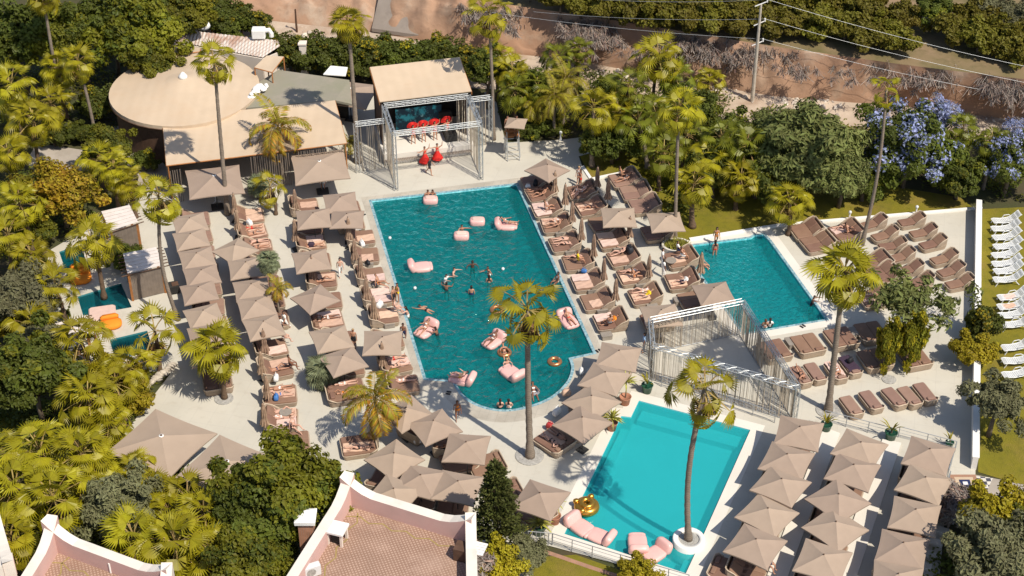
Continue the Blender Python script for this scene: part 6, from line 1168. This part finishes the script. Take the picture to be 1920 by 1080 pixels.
# ================================================================ PEOPLE
def build_pose(sd, fd, arms, legs, head=None):
    V = lambda v: Vector(v).normalized(); sd, fd = V(sd), V(fd); rt = fd.cross(sd).normalized(); hd = V(head) if head else sd
    pts, rad, E, seg = [], [], [], []
    def pt(p, r): pts.append(Vector(p)); rad.append(r); return len(pts)-1
    def ed(a, b_, nm): E.append((a, b_)); seg.append((a, b_, nm))
    pel = pt((0, 0, 0), .125); wa = pt(sd*.15, .108); ch = pt(sd*.33+fd*.015, .13); nb = pt(sd*.46, .075); nk = pt(sd*.53+hd*.01, .052); h0 = pt(sd*.53+hd*.09, .072); h1 = pt(sd*.53+hd*.17+fd*.012, .092); h2 = pt(sd*.53+hd*.245, .068)
    ed(pel, wa, 'pelvis'); ed(wa, ch, 'torso'); ed(ch, nb, 'chest'); ed(nb, nk, 'neck'); ed(nk, h0, 'neck'); ed(h0, h1, 'head'); ed(h1, h2, 'head'); extra = []
    for s, (ua, fa) in zip((-1, 1), arms):
        ua, fa = [Vector((rt*a[0]*s+fd*a[1]+sd*a[2])).normalized() for a in (ua, fa)]; shp = sd*.43+rt*s*.165; a0 = pt(shp, .062); e_ = pt(shp+ua*.28, .044); w_ = pt(shp+ua*.28+fa*.25, .030); hn = pt(shp+ua*.28+fa*.33, .036)
        ed(ch, a0, 'chest'); ed(a0, e_, 'uarm'); ed(e_, w_, 'farm'); ed(w_, hn, 'hand'); extra.append((pts[hn], fa, rt*s))
    for s, (th, sh) in zip((-1, 1), legs):
        th, sh = [Vector((rt*a[0]*s+fd*a[1]+sd*a[2])).normalized() for a in (th, sh)]; hp = rt*s*.095-sd*.03; a0 = pt(hp, .098); k_ = pt(hp+th*.43, .062); an = pt(hp+th*.43+sh*.41, .040); ft = (fd-sh*(fd.dot(sh))); ft = ft.normalized() if ft.length > .3 else -sd; toe = pt(pts[an]+ft*.17+sh*.05, .032)
        ed(pel, a0, 'hip'); ed(a0, k_, 'thigh'); ed(k_, an, 'shin'); ed(an, toe, 'foot')
    me = bpy.data.meshes.new('body'); b = B(); ly = b.verts.layers.skin.verify(); vv = [b.verts.new(p) for p in pts]
    for a, c in E: b.edges.new((vv[a], vv[c]))
    for i, v in enumerate(vv): v[ly].radius = (rad[i], rad[i]); v[ly].use_root = i == 0
    b.to_mesh(me); b.free(); o = bpy.data.objects.new('tmp', me); C.objects.link(o); o.modifiers.new('skin', 'SKIN').use_smooth_shade = True; m2 = o.modifiers.new('sub', 'SUBSURF'); m2.levels = m2.render_levels = 1
    dg = bpy.context.evaluated_depsgraph_get(); ev = o.evaluated_get(dg); body = bpy.data.meshes.new_from_object(ev); bpy.data.objects.remove(o); 
    segs = [(pts[a], pts[c], nm) for a, c, nm in seg]
    def region(p):
        best = (9, '', 0)
        for i, (a, c, nm) in enumerate(segs):
            d = c-a; t = max(0, min(1, (p-a).dot(d)/d.length_squared)); q = (p-(a+d*t)).length/(.6+rad[seg[i][0]]*3)
            if q < best[0]: best = (q, nm, t)
        return best[1], best[2]
    reg = [region(Vector(f.center)) for f in body.polygons]
    def cloth(test, infl):
        b = B(); mp = {}
        for f in body.polygons:
            if not test(*reg[f.index], Vector(f.center)): continue
            vs_ = []
            for vi in f.vertices:
                if vi not in mp: vx = body.vertices[vi]; mp[vi] = b.verts.new(vx.co+vx.normal*infl)
                vs_.append(mp[vi])
            b.faces.new(vs_)
        m_ = bpy.data.meshes.new('cloth'); b.to_mesh(m_); b.free(); m_.polygons.foreach_set('use_smooth', [True]*len(m_.polygons)); return m_
    hc = pts[h1]
    cl = dict(hair=cloth(lambda r, t, c: r in ('head',) and ((c-hc).dot(hd) > .035 or (c-hc).dot(fd) < -.005) or (r == 'neck' and t > .5 and (c-hc).dot(fd) < -.03), .016), longhair=cloth(lambda r, t, c: r == 'head' and ((c-hc).dot(hd) > .035 or (c-hc).dot(fd) < .01) or (r in ('neck', 'chest') and (c-hc).dot(fd) < -.03 and abs((c-hc).dot(rt)) < .09), .024),
              shorts=cloth(lambda r, t, c: r in ('pelvis', 'hip') or (r == 'thigh' and t < .55), .014), briefs=cloth(lambda r, t, c: r == 'hip' or (r == 'pelvis' and t < .5) or (r == 'thigh' and t < .06), .009), bikini=cloth(lambda r, t, c: r == 'hip' or (r == 'pelvis' and t < .45) or (r == 'torso' and t > .55) or (r == 'chest' and t < .25), .009),
              suit=cloth(lambda r, t, c: r in ('hip', 'pelvis', 'torso') or (r == 'chest' and t < .35), .009), shirt=cloth(lambda r, t, c: r in ('pelvis', 'torso', 'chest') or (r == 'uarm' and t < .6), .014), trousers=cloth(lambda r, t, c: r in ('hip', 'thigh', 'shin') or (r == 'pelvis' and t < .4), .013))
    # face, ears and fingers join the body mesh
    b = B(); b.from_mesh(body); fc = hc+fd*.088
    bmesh.ops.create_cone(b, cap_ends=True, segments=6, radius1=.018, radius2=.006, depth=.04, matrix=Matrix.Translation(fc+fd*.008-hd*.012) @ (hd*.8+fd*.2).to_track_quat('Z', 'Y').to_matrix().to_4x4())
    for s in (-1, 1): bmesh.ops.create_uvsphere(b, u_segments=6, v_segments=4, radius=.022, matrix=Matrix.Translation(hc+rt*s*.09-fd*.01) @ Matrix.Diagonal((.6, 1, 1.3, 1)))
    for hp, fa, sx in extra:
        u_ = fa.orthogonal().normalized(); w_ = fa.cross(u_)
        for k, (off, l) in enumerate(((-.027, .065), (-.009, .078), (.009, .074), (.027, .058))):
            p0 = hp+u_*off+fa*.015; p1 = p0+fa*l*.55+w_*.004; p2 = p1+(fa*.85+w_*.5).normalized()*l*.45; tube(b, p0, p1, .0095, .0085, 5); tube(b, p1, p2, .0085, .006, 5)
        p0 = hp-u_*.025-fa*.015; p1 = p0-u_*.03+fa*.03; tube(b, p0, p1, .011, .0095, 5); tube(b, p1, p1+fa*.03-u_*.004, .0095, .006, 5)
    n0 = len(b.faces)
    for s in (-1, 1): bmesh.ops.create_uvsphere(b, u_segments=6, v_segments=4, radius=.012, matrix=Matrix.Translation(fc+rt*s*.034-fd*.006+hd*.022))
    bmesh.ops.create_cube(b, size=1, matrix=Matrix.Translation(fc-hd*.05-fd*.006) @ Matrix([[*(rt*.04)], [*(fd*.012)], [*(hd*.01)]]).transposed().to_4x4())
    b.faces.ensure_lookup_table()
    for f in b.faces[n0:]: f.material_index = 1
    body2 = bpy.data.meshes.new('body'); b.to_mesh(body2); b.free(); body2.polygons.foreach_set('use_smooth', [True]*len(body2.polygons)); body2.materials.append(M['skin_tan']); body2.materials.append(M['hair_dark'])
    for m_ in cl.values(): m_.materials.append(M['cl_black'])
    low = min((v.co.z for v in body2.vertices)); return dict(body=body2, cl=cl, low=low)
dn = ((.18, .05, -1), (.1, .25, -1)); D2 = (dn, dn); st = ((.05, 0, -1), (.02, 0, -1)); straight = ((.10, .02, -1), (.06, -.02, -1))
SD0, FD0 = (0, 0, 1), (0, 1, 0); SL, FLY = (0, 1, 0), (0, 0, 1)
POSE = dict(stand=build_pose(SD0, FD0, D2, (st, st)), walk=build_pose((0, .06, 1), FD0, (((.2, .45, -1), (.05, .8, -1)), ((.2, -.5, -1), (.05, -.1, -1))), (((.05, -.35, -1), (.02, -.75, -1)), ((.05, .5, -1), (.02, .1, -1)))), gesture=build_pose(SD0, FD0, (((.7, .5, -.4), (.2, .8, .5)), dn), (st, ((.2, .1, -1), (.1, -.1, -1)))),
            lie=build_pose(SL, FLY, D2, (straight, straight)), lie_knee=build_pose(SL, FLY, (((.8, .1, .5), (-.7, .2, .7)), dn), (((.12, .75, -.8), (.05, -.8, -.8)), straight)), lie_arms=build_pose(SL, FLY, (((.8, .1, .6), (-.5, .1, .9)), ((.8, .1, .6), (-.5, .1, .9))), (straight, ((.3, .45, -1), (.05, -.5, -1)))), prone=build_pose(SL, (0, 0, -1), (((.9, 0, .5), (-.3, 0, 1)), ((.9, 0, .5), (-.3, 0, 1))), (straight, straight)),
            recline=build_pose((0, .75, .66), (0, -.66, .75), (((.5, .3, -.9), (.1, .7, -.6)), ((.5, .3, -.9), (.1, .9, -.3))), (((.15, .62, -.78), (.05, .55, -.85)), ((.2, .95, -.6), (.0, .1, -1)))), sit=build_pose((0, -.12, 1), FD0, (((.25, .3, -1), (.0, .8, -.6)), ((.25, .3, -1), (-.2, .8, -.5))), (((.2, 1, -.05), (.02, 0, -1)), ((.2, 1, -.05), (.02, .15, -1)))), sit_back=build_pose((0, -.35, 1), FD0, (((.3, -.4, -1), (.05, -.3, -1)), ((.3, -.4, -1), (.05, -.3, -1))), (((.15, 1, .35), (.02, .7, -.8)), ((.2, 1, -.02), (.02, 1, -.2)))),
            swim=build_pose((0, .1, 1), FD0, (((.8, .5, -.25), (.2, 1, .05)), ((.8, .4, -.35), (.1, 1, .1))), (st, ((.1, .3, -1), (.05, -.3, -1)))), crawl=build_pose((0, 1, .12), (0, .1, -1), (((.5, .2, .9), (.1, .2, 1)), ((.8, .3, -.5), (.3, .2, -.8))), (straight, straight), (0, .8, .6)), hold=build_pose((0, .2, 1), FD0, (((.5, .9, .1), (.0, 1, .2)), ((.5, .9, .1), (.0, 1, .2))), (st, st)), dance=build_pose((0, -.05, 1), FD0, (((.9, .1, .6), (.1, .1, 1)), ((.9, .2, -.1), (.8, .3, .2))), (st, ((.15, .3, -1), (.05, -.2, -1)))), splash=build_pose((0, .15, 1), FD0, (((1, .2, .1), (1, .3, .1)), ((.4, .6, -.6), (.1, 1, .1))), (st, st)))
def person(pose, loc, rz, skin, clothes, hair, label, s=1.0):
    """clothes: list of (garment, material)"""
    pz = POSE[pose]; t = obj('person', pz['body']); t.location = loc; t.rotation_euler = (0, 0, rz); t.scale = (s,)*3; tag(t, label, 'person')
    t.material_slots[0].link = 'OBJECT'; t.material_slots[0].material = M['skin_'+skin]
    for gm, m in [(('longhair' if hair[0] == 'l' else 'hair'), 'hair_'+hair[1:])]+[(a, c if c in M else 'cl_'+c) for a, c in clothes]:
        c = obj('hair' if 'hair' in gm else {'shirt': 'shirt', 'trousers': 'trousers', 'shorts': 'shorts'}.get(gm, 'swimwear'), pz['cl'][gm], None, t); c.material_slots[0].link = 'OBJECT'; c.material_slots[0].material = M[m]
    return t
def at_px(u, v, pose, d, *a, z=0.0, s=1.0): return person(pose, Vector((*P(u, v, max(z, 0)).xy, z-POSE[pose]['low']*s)), rot_px(u, v, *d)-R(90), *a, s=s)
def on_bed(key, sx, pose, *a, flip=False, y=None, s=.97, dz=0.0, yaw=0.0):
    bd = BED[key]; up = 'sit' in pose; m_ = Matrix.Translation(bd.location) @ Matrix.Rotation(bd.rotation_euler.z, 4, 'Z'); y = (-.05 if y is None else y); p = m_ @ Vector((sx, y, .535+dz)); return person(pose, Vector((p.x, p.y, p.z-POSE[pose]['low']*s)), bd.rotation_euler.z+(math.pi if flip else 0)+yaw, *a, s=s)
bk = lambda c: [('bikini', c)]; sh = lambda c: [('shorts', c)]; br_ = lambda c: [('briefs', c)]; WT = [('shirt', 'white'), ('trousers', 'white')]
# strollers and staff
at_px(806, 327, 'walk', (10, 2), 'tan', [('shirt', 'black'), ('shorts', 'black')], 'sdark', 'man in black t-shirt and shorts walking in front of the stage')
at_px(639, 517, 'walk', (3, 10), 'pale', [('trousers', 'white'), ('bikini', 'towel')], 'ldark', 'woman in white trousers walking between the third row and the poolside row')
at_px(757, 640, 'walk', (-1, 10), 'brown', sh('navy'), 'sdark', 'bare-chested man in dark shorts walking down the left pool edge')
at_px(738, 572, 'stand', (8, 3), 'tan', sh('black'), 'sdark', 'man in black shorts standing with a woman on the left pool edge'); at_px(746, 566, 'gesture', (-8, 4), 'tan', bk('yellow'), 'ldark', 'woman in yellow bikini standing with a man on the left pool edge')
at_px(664, 652, 'stand', (-2, 10), 'tan', sh('black'), 'sfair', 'person in a straw-coloured hat standing beside the third-row parasols')
at_px(858, 786, 'walk', (2, 10), 'brown', bk('orange'), 'lbrown', 'woman walking in the palm shade by the curved pool end')
at_px(535, 618, 'walk', (-10, 6), 'tan', WT, 'sdark', 'waiter in white serving beside the lowest parasol of the second row'); at_px(528, 628, 'gesture', (-8, 8), 'brown', [('shirt', 'white'), ('trousers', 'black')], 'sdark', 'waiter in white shirt and black trousers bending beside the second row')
at_px(1241, 500, 'stand', (10, 0), 'tan', WT, 'sdark', 'waiter in white at the round table by the small pool, nearer the planter'); at_px(1243, 520, 'gesture', (10, -2), 'brown', WT, 'sdark', 'waiter in white at the round table by the small pool, nearer the truss')
at_px(1207, 660, 'stand', (-10, 0), 'tan', [('shirt', 'lightblue'), ('trousers', 'grey')], 'sdark', 'waiter in pale blue shirt beside the topmost parasol between the pools'); at_px(1186, 690, 'walk', (6, -8), 'tan', [('shirt', 'white'), ('trousers', 'black')], 'sdark', 'waiter in black trousers half hidden by the topmost parasol between the pools')
at_px(1085, 345, 'stand', (-6, 8), 'pale', bk('white'), 'lfair', 'woman in white bikini standing by the white kerb right of the pool'); at_px(1088, 352, 'gesture', (-8, 2), 'tan', bk('red'), 'lbrown', 'woman in red bikini standing by the white kerb right of the pool'); at_px(1081, 372, 'sit', (-8, 4), 'pale', bk('white'), 'lbrown', 'woman in white sitting below the standing women by the kerb', z=.12)
at_px(606, 356, 'stand', (0, 10), 'tan', [('shirt', 'white'), ('shorts', 'white')], 'sdark', 'person in white standing in the shade of the large parasol near the stage')
at_px(1340, 475, 'stand', (-3, -9), 'tan', bk('red'), 'ldark', 'woman in red bikini standing on the top step of the small pool', z=-.5); at_px(1342, 459, 'walk', (2, 9), 'tan', bk('orange'), 'ldark', 'woman in orange bikini stepping down into the small pool')
at_px(957, 250, 'stand', (-1, 10), 'tan', br_('black'), 'sdark', 'man standing on the lifeguard chair, left of the pair', z=2.07, s=.95).location += Vector((-.25, .1, 0)); at_px(962, 250, 'gesture', (2, 10), 'tan', sh('black'), 'sdark', 'man standing on the lifeguard chair, right of the pair', z=2.07, s=.95).location += Vector((.3, .1, 0))
# dancers
def dancer(x, y, z, rz, label, pose='dance', sk=True):
    o = person(pose, on_stage(x, y, z)+Vector((0, 0, -POSE[pose]['low'])), math.atan2(ax.y, ax.x)+math.pi+rz, 'tan', [('bikini', 'red')], 'ldark', label); b = B(); rs = []
    N = 26
    for zz, r in ((.12, .13), (0, .16), (-.3, .28), (-.62, .45), (-.70, .47)): rs.append([Vector((math.cos(2*math.pi*k/N)*r*(1+.09*math.sin(k*2.6)), math.sin(2*math.pi*k/N)*r*(1+.09*math.sin(k*2.6))-(.12 if r > .3 else 0), zz)) for k in range(N)])
    if sk: loft(b, rs, False); obj('skirt', b, 'red', o, True)
    else:
        for k in range(22): a = math.pi*(k/21)-.1; e = Vector((math.cos(a), -.35, math.sin(a)*.9+.1)); bar(b, Vector((0, -.1, .45)), Vector((0, -.1, .45))+e*.5, .08, .02)
        obj('feather_fan', b, 'red', o)
for i, (x, l) in enumerate(((2.5, 'dancer with red feather fan on stage, farthest left'), (3.4, 'dancer with red feather fan on stage, second from left'), (4.4, 'dancer with red feather fan on stage, third from left'), (5.5, 'dancer with red feather fan on stage, farthest right'))): dancer(x, 5.5+.1*i, .9, .1*i-.1, l, sk=False)
dancer(3.05, 3.35, 0, .25, 'dancer in wide red skirt on the ground before the stage, left'); dancer(4.15, 3.6, 0, -.15, 'dancer in wide red skirt on the ground before the stage, right')
# bathers in the long pool
for u, v, pz, d, sk, cl, h, z, l in ((886, 498, 'swim', (0, 10), 'dark', sh('black'), 'sdark', -1.2, 'dark-skinned swimmer at the top of the group in the long pool'), (850, 514, 'swim', (10, 2), 'pale', bk('black'), 'sdark', -1.1, 'pale swimmer stretching an arm left of the dark-skinned one'), (834, 527, 'hold', (10, 3), 'pale', [('shirt', 'white')], 'sdark', -1.05, 'swimmer in a white top in the middle of the long pool'), (837, 541, 'swim', (3, -10), 'brown', sh('black'), 'sdark', -1.15, 'brown-backed swimmer right behind the one in the white top'), (884, 549, 'stand', (2, -10), 'tan', sh('navy'), 'sdark', -1.05, 'bare-backed swimmer at the bottom of the group'), (917, 512, 'splash', (-10, 4), 'tan', bk('white'), 'sdark', -1.05, 'swimmer stretching an arm at the right of the group'), (917, 526, 'stand', (0, -10), 'tan', bk('navy'), 'ldark', -1.2, 'swimmer just below the one stretching an arm'), (820, 625, 'hold', (-10, -2), 'brown', sh('black'), 'sdark', -1.15, 'brown man pushing the pink float near the left edge'), (765, 590, 'hold', (-10, 0), 'pale', bk('white'), 'ldark', -.95, 'bather holding on to the left pool edge'), (950, 682, 'hold', (3, 10), 'pale', bk('white'), 'lfair', -1.1, 'fair woman holding the empty pink float'), (802, 366, 'hold', (3, 10), 'tan', sh('black'), 'sdark', -1.1, 'bather behind the pink seat at the top edge, left'), (812, 366, 'hold', (-3, 10), 'tan', bk('red'), 'ldark', -1.1, 'bather behind the pink seat at the top edge, right'), (866, 434, 'splash', (0, 10), 'tan', bk('black'), 'sdark', -1.0, 'bather with spread arms behind the pink seat in the upper pool'), (1522, 569, 'hold', (10, 2), 'brown', sh('black'), 'sdark', -.95, 'bather holding the right edge of the small pool'), (1318, 498, 'sit', (10, 2), 'tan', bk('white'), 'ldark', -.02-.4, 'woman sitting on the left edge of the small pool')):
    at_px(u, v, pz, d, sk, cl, h, l, z=z+.0) if z < -.5 else at_px(u, v, pz, d, sk, cl, h, l, z=z)
o = at_px(800, 579, 'crawl', (-10, -4), 'tan', br_('black'), 'sdark', 'swimmer stretched out near the left pool edge', z=-.38)
# people on floats
def on_float(k, pose, *a, y=-.2, dz=.3, s=.97, flip=False):
    f = FLO[k]; p = Matrix.Translation(f.location) @ Matrix.Rotation(f.rotation_euler.z, 4, 'Z') @ Vector((0, y, dz)); person(pose, Vector((p.x, p.y, p.z-POSE[pose]['low']*s)), f.rotation_euler.z+(math.pi if flip else 0), *a, s=s)
on_float(3, 'recline', 'tan', bk('white'), 'sdark', 'sunbather on the pink float at the upper right of the pool'); on_float(5, 'recline', 'tan', bk('white'), 'lbrown', 'woman reclining on the pink float near the left pool edge'); on_float(6, 'recline', 'brown', bk('white'), 'ldark', 'woman reclining on the pink float left of the palm crown'); on_float(8, 'recline', 'pale', bk('yellow'), 'ldark', 'woman reclining on the pink float at the curved pool end'); on_float(9, 'recline', 'tan', br_('red'), 'sbrown', 'sunbather on the pink float at the right pool edge')
at_px(946, 660, 'recline', (-4, -10), 'tan', bk('black'), 'sdark', 'bather lying in the golden ring below the palm crown', z=-.25); at_px(1001, 735, 'recline', (-3, -10), 'brown', bk('white'), 'ldark', 'bather sitting in the dark ring right of the palm trunk', z=-.2)
at_px(938, 765, 'sit', (0, -10), 'pale', bk('black'), 'ldark', 'woman in black bikini sitting on the curved pool edge', z=-.42); at_px(954, 765, 'sit', (2, -10), 'pale', bk('white'), 'ldark', 'woman in white sitting beside her on the curved pool edge', z=-.42)
at_px(1434, 615, 'sit', (-1, -10), 'tan', bk('white'), 'lbrown', 'brown-haired woman sitting on the lower edge of the small pool', z=-.42); at_px(1443, 613, 'sit', (1, -10), 'pale', [('shirt', 'white'), ('shorts', 'black')], 'ldark', 'dark-haired woman in white top sitting on the lower edge of the small pool', z=-.42)
at_px(1045, 528, 'sit', (-8, 3), 'brown', bk('white'), 'ldark', 'woman sitting on the right edge of the long pool', z=-.42)
# sunbathers on daybeds
for a in (('B1', -.5, 'lie_knee', 'tan', br_('black'), 'sbrown', 'sunbather with a bent knee on the upper second-row daybed'), ('B1', .35, 'lie_arms', 'tan', bk('red'), 'lbrown', 'sunbather in red on the upper second-row daybed'), ('B2', -.2, 'lie', 'tan', bk('black'), 'ldark', 'sunbather beside the tilted parasol, farther one'), ('B2', .55, 'prone', 'pale', br_('black'), 'sdark', 'sunbather beside the tilted parasol, nearer one'),
          ('B8', -.3, 'lie_knee', 'tan', br_('navy'), 'ldark', 'sunbather with dark hair below the waiter'), ('B9', -.2, 'lie_knee', 'pale', bk('blue'), 'lbrown', 'woman with bent knees on the daybed with the blue towel'), ('B9', .5, 'lie', 'tan', br_('white'), 'sbrown', 'sunbather lying flat on the daybed with the blue towel'), ('B10', 0, 'lie', 'pale', bk('white'), 'lbrown', 'sunbather on the lowest occupied daybed of the second row, far side'), ('B10', .55, 'lie_knee', 'pale', br_('white'), 'sbrown', 'sunbather on the lowest occupied daybed of the second row, near side'),
          ('C2', -.6, 'lie_arms', 'tan', br_('black'), 'sbrown', 'reader lying beside the dark bag in the third row'), ('C4', -.3, 'lie_knee', 'tan', bk('black'), 'ldark', 'sunbather on the daybed in the middle of the third row'), ('C1', .2, 'lie', 'tan', br_('white'), 'sdark', 'sunbather in deep shade under the upper third-row parasol'), ('C6', 0, 'prone', 'brown', bk('white'), 'ldark', 'sunbather lying face down on the flat third-row daybed'), ('C9', -.4, 'lie_knee', 'tan', bk('orange'), 'sbrown', 'sunbather partly under the feather palm, far side'), ('C9', .6, 'lie', 'pale', bk('white'), 'sbrown', 'sunbather partly under the feather palm, near side'),
          ('D8', -.3, 'lie_knee', 'pale', bk('black'), 'ldark', 'sunbather under the open poolside parasol, far side'), ('D8', .5, 'lie_arms', 'pale', br_('red'), 'sdark', 'sunbather under the open poolside parasol, near side'), ('D9', .2, 'lie_knee', 'pale', bk('white'), 'lbrown', 'sunbather on the last poolside daybed at the left edge'),
          ('K1', .4, 'recline', 'tan', br_('black'), 'sdark', 'sunbather on the second poolside daybed at the right edge, far side'), ('K1', -.4, 'lie', 'tan', bk('black'), 'lbrown', 'sunbather on the second poolside daybed at the right edge, near side'), ('K2', .3, 'sit_back', 'tan', bk('white'), 'lbrown', 'woman sitting up on the third poolside daybed at the right edge'), ('K3', .4, 'recline', 'tan', bk('black'), 'ldark', 'woman with black top on the fourth poolside daybed at the right edge'), ('K3', -.3, 'lie_knee', 'pale', bk('white'), 'sbrown', 'person in white on the fourth poolside daybed at the right edge'), ('K4', .3, 'lie_knee', 'pale', bk('black'), 'ldark', 'woman with bent knee on the fifth poolside daybed, far side'), ('K4', -.35, 'lie', 'pale', br_('black'), 'sdark', 'sunbather on the fifth poolside daybed, near side'), ('K5', .4, 'sit', 'tan', [('shirt', 'yellow'), ('briefs', 'yellow')], 'sbrown', 'person in bright yellow on the sixth poolside daybed'), ('K5', -.45, 'lie_knee', 'pale', br_('black'), 'sdark', 'sunbather beside the person in yellow'), ('K8', .4, 'recline', 'tan', [('shirt', 'orange'), ('briefs', 'orange')], 'lbrown', 'person in orange on the last poolside daybed at the right edge'),
          ('L0', .2, 'recline', 'pale', bk('white'), 'lbrown', 'woman on the top daybed of the second right-hand row'), ('L1', .2, 'lie_knee', 'tan', br_('black'), 'sdark', 'sunbather above the flat open parasol'), ('L4', -.45, 'recline', 'pale', bk('black'), 'ldark', 'woman lying next to the black sunhat'), ('L5', .4, 'sit_back', 'tan', bk('orange'), 'lbrown', 'woman in orange near the waiters, far side of the daybed'), ('L5', -.35, 'lie_knee', 'pale', bk('white'), 'sbrown', 'sunbather near the waiters, near side of the daybed'), ('L6', .35, 'recline', 'pale', [('shirt', 'yellow'), ('briefs', 'white')], 'lfair', 'person with a yellow top above the truss enclosure'), ('L6', -.4, 'lie_arms', 'pale', bk('white'), 'lbrown', 'sunbather in white above the truss enclosure'),
          ('M0', .3, 'recline', 'tan', bk('white'), 'ldark', 'woman in the palm shade by the white kerb'), ('M0', -.4, 'sit_back', 'tan', bk('green'), 'ldark', 'woman in green in the palm shade by the white kerb'), ('N0', .3, 'sit', 'tan', sh('white'), 'sdark', 'guest sitting on the daybed below the planter, far one'), ('N0', -.5, 'sit', 'tan', [('shirt', 'white'), ('shorts', 'navy')], 'sdark', 'guest in white shirt sitting on the daybed below the planter'), ('N1', .5, 'recline', 'pale', [('shirt', 'white'), ('shorts', 'purple')], 'sbrown', "guest reclining at the small pool's left edge"), ('L7', .1, 'lie', 'tan', bk('black'), 'ldark', 'sunbather behind the back beam of the truss enclosure'),
          ('E0', .5, 'lie_knee', 'pale', br_('black'), 'sbrown', 'sunbather half in shade below the feather palm'), ('F0', .3, 'lie_knee', 'pale', bk('black'), 'ldark', 'woman of the couple by the tall palm'), ('F0', -.4, 'lie', 'tan', br_('black'), 'sdark', 'man of the couple by the tall palm'), ('U2', .3, 'sit_back', 'tan', br_('black'), 'sdark', 'man reclining by the thin tall palm'), ('U2', -.4, 'lie_knee', 'pale', bk('black'), 'ldark', 'woman reclining by the thin tall palm'), ('Q0', 0, 'lie_knee', 'tan', bk('black'), 'ldark', 'sunbather at the corner of the string curtain'), ('Q2', 0, 'lie_knee', 'tan', bk('white'), 'lbrown', 'sunbather behind the shaggy palm trunk'), ('U5', 0, 'lie', 'tan', br_('black'), 'sbrown', 'sunbather between bushy palm and thin-leaved tree')):
    on_bed(*a, flip='flat' in BED[a[0]].name and False)
for k, sx, y, yaw, pose, sk, cl, h, l in (('D5', 1.25, -.4, 2.6, 'sit_back', 'tan', br_('orange'), 'sbrown', 'man with orange cloth sitting between two poolside daybeds'), ('D6', .1, -.9, 3.0, 'sit', 'pale', bk('white'), 'ldark', 'woman sitting at the foot of the poolside daybed with the orange-tinted towel'), ('B7', .3, -1.0, 3.14, 'sit', 'pale', bk('white'), 'lbrown', 'woman in white sitting at the foot of the daybed below the waiter'), ('B8', -.5, -.95, 2.9, 'sit', 'brown', [('briefs', 'purple')], 'sdark', 'dark-backed man in purple sitting at the foot of a second-row daybed'), ('K8', .9, -.3, 1.4, 'sit', 'tan', br_('grey'), 'sbrown', 'person sitting between the last two poolside daybeds at the right edge'), ('E2', .2, -.2, 1.0, 'sit', 'tan', [('shirt', 'white'), ('shorts', 'towel')], 'sfair', 'person with a straw hat sitting in the shade of the lower cluster'), ('E7', -.9, -.5, 2.2, 'sit', 'tan', sh('black'), 'sdark', 'bare-backed sitter under the lower cluster parasol, left one'), ('E7', -.9, .9, 2.6, 'sit', 'pale', br_('black'), 'sbrown', 'bare-backed sitter under the lower cluster parasol, right one'), ('E4', -.6, .9, 2.0, 'sit', 'pale', [('shirt', 'towel_pink'), ('shorts', 'white')], 'sbrown', 'person sitting by the peaked corner of the pink roof'), ('B10', -1.2, -.9, 2.4, 'sit_back', 'pale', bk('towel_pink'), 'lbrown', 'woman in pink sitting above the lowest occupied second-row daybed'), ('Hl4', .4, -1.1, 3.0, 'sit', 'tan', [('shirt', 'grey'), ('shorts', 'navy')], 'sdark', 'person sitting in the shade below the left parasol column')):
    on_bed(k, sx, pose, sk, cl, h, l, y=y, yaw=yaw)
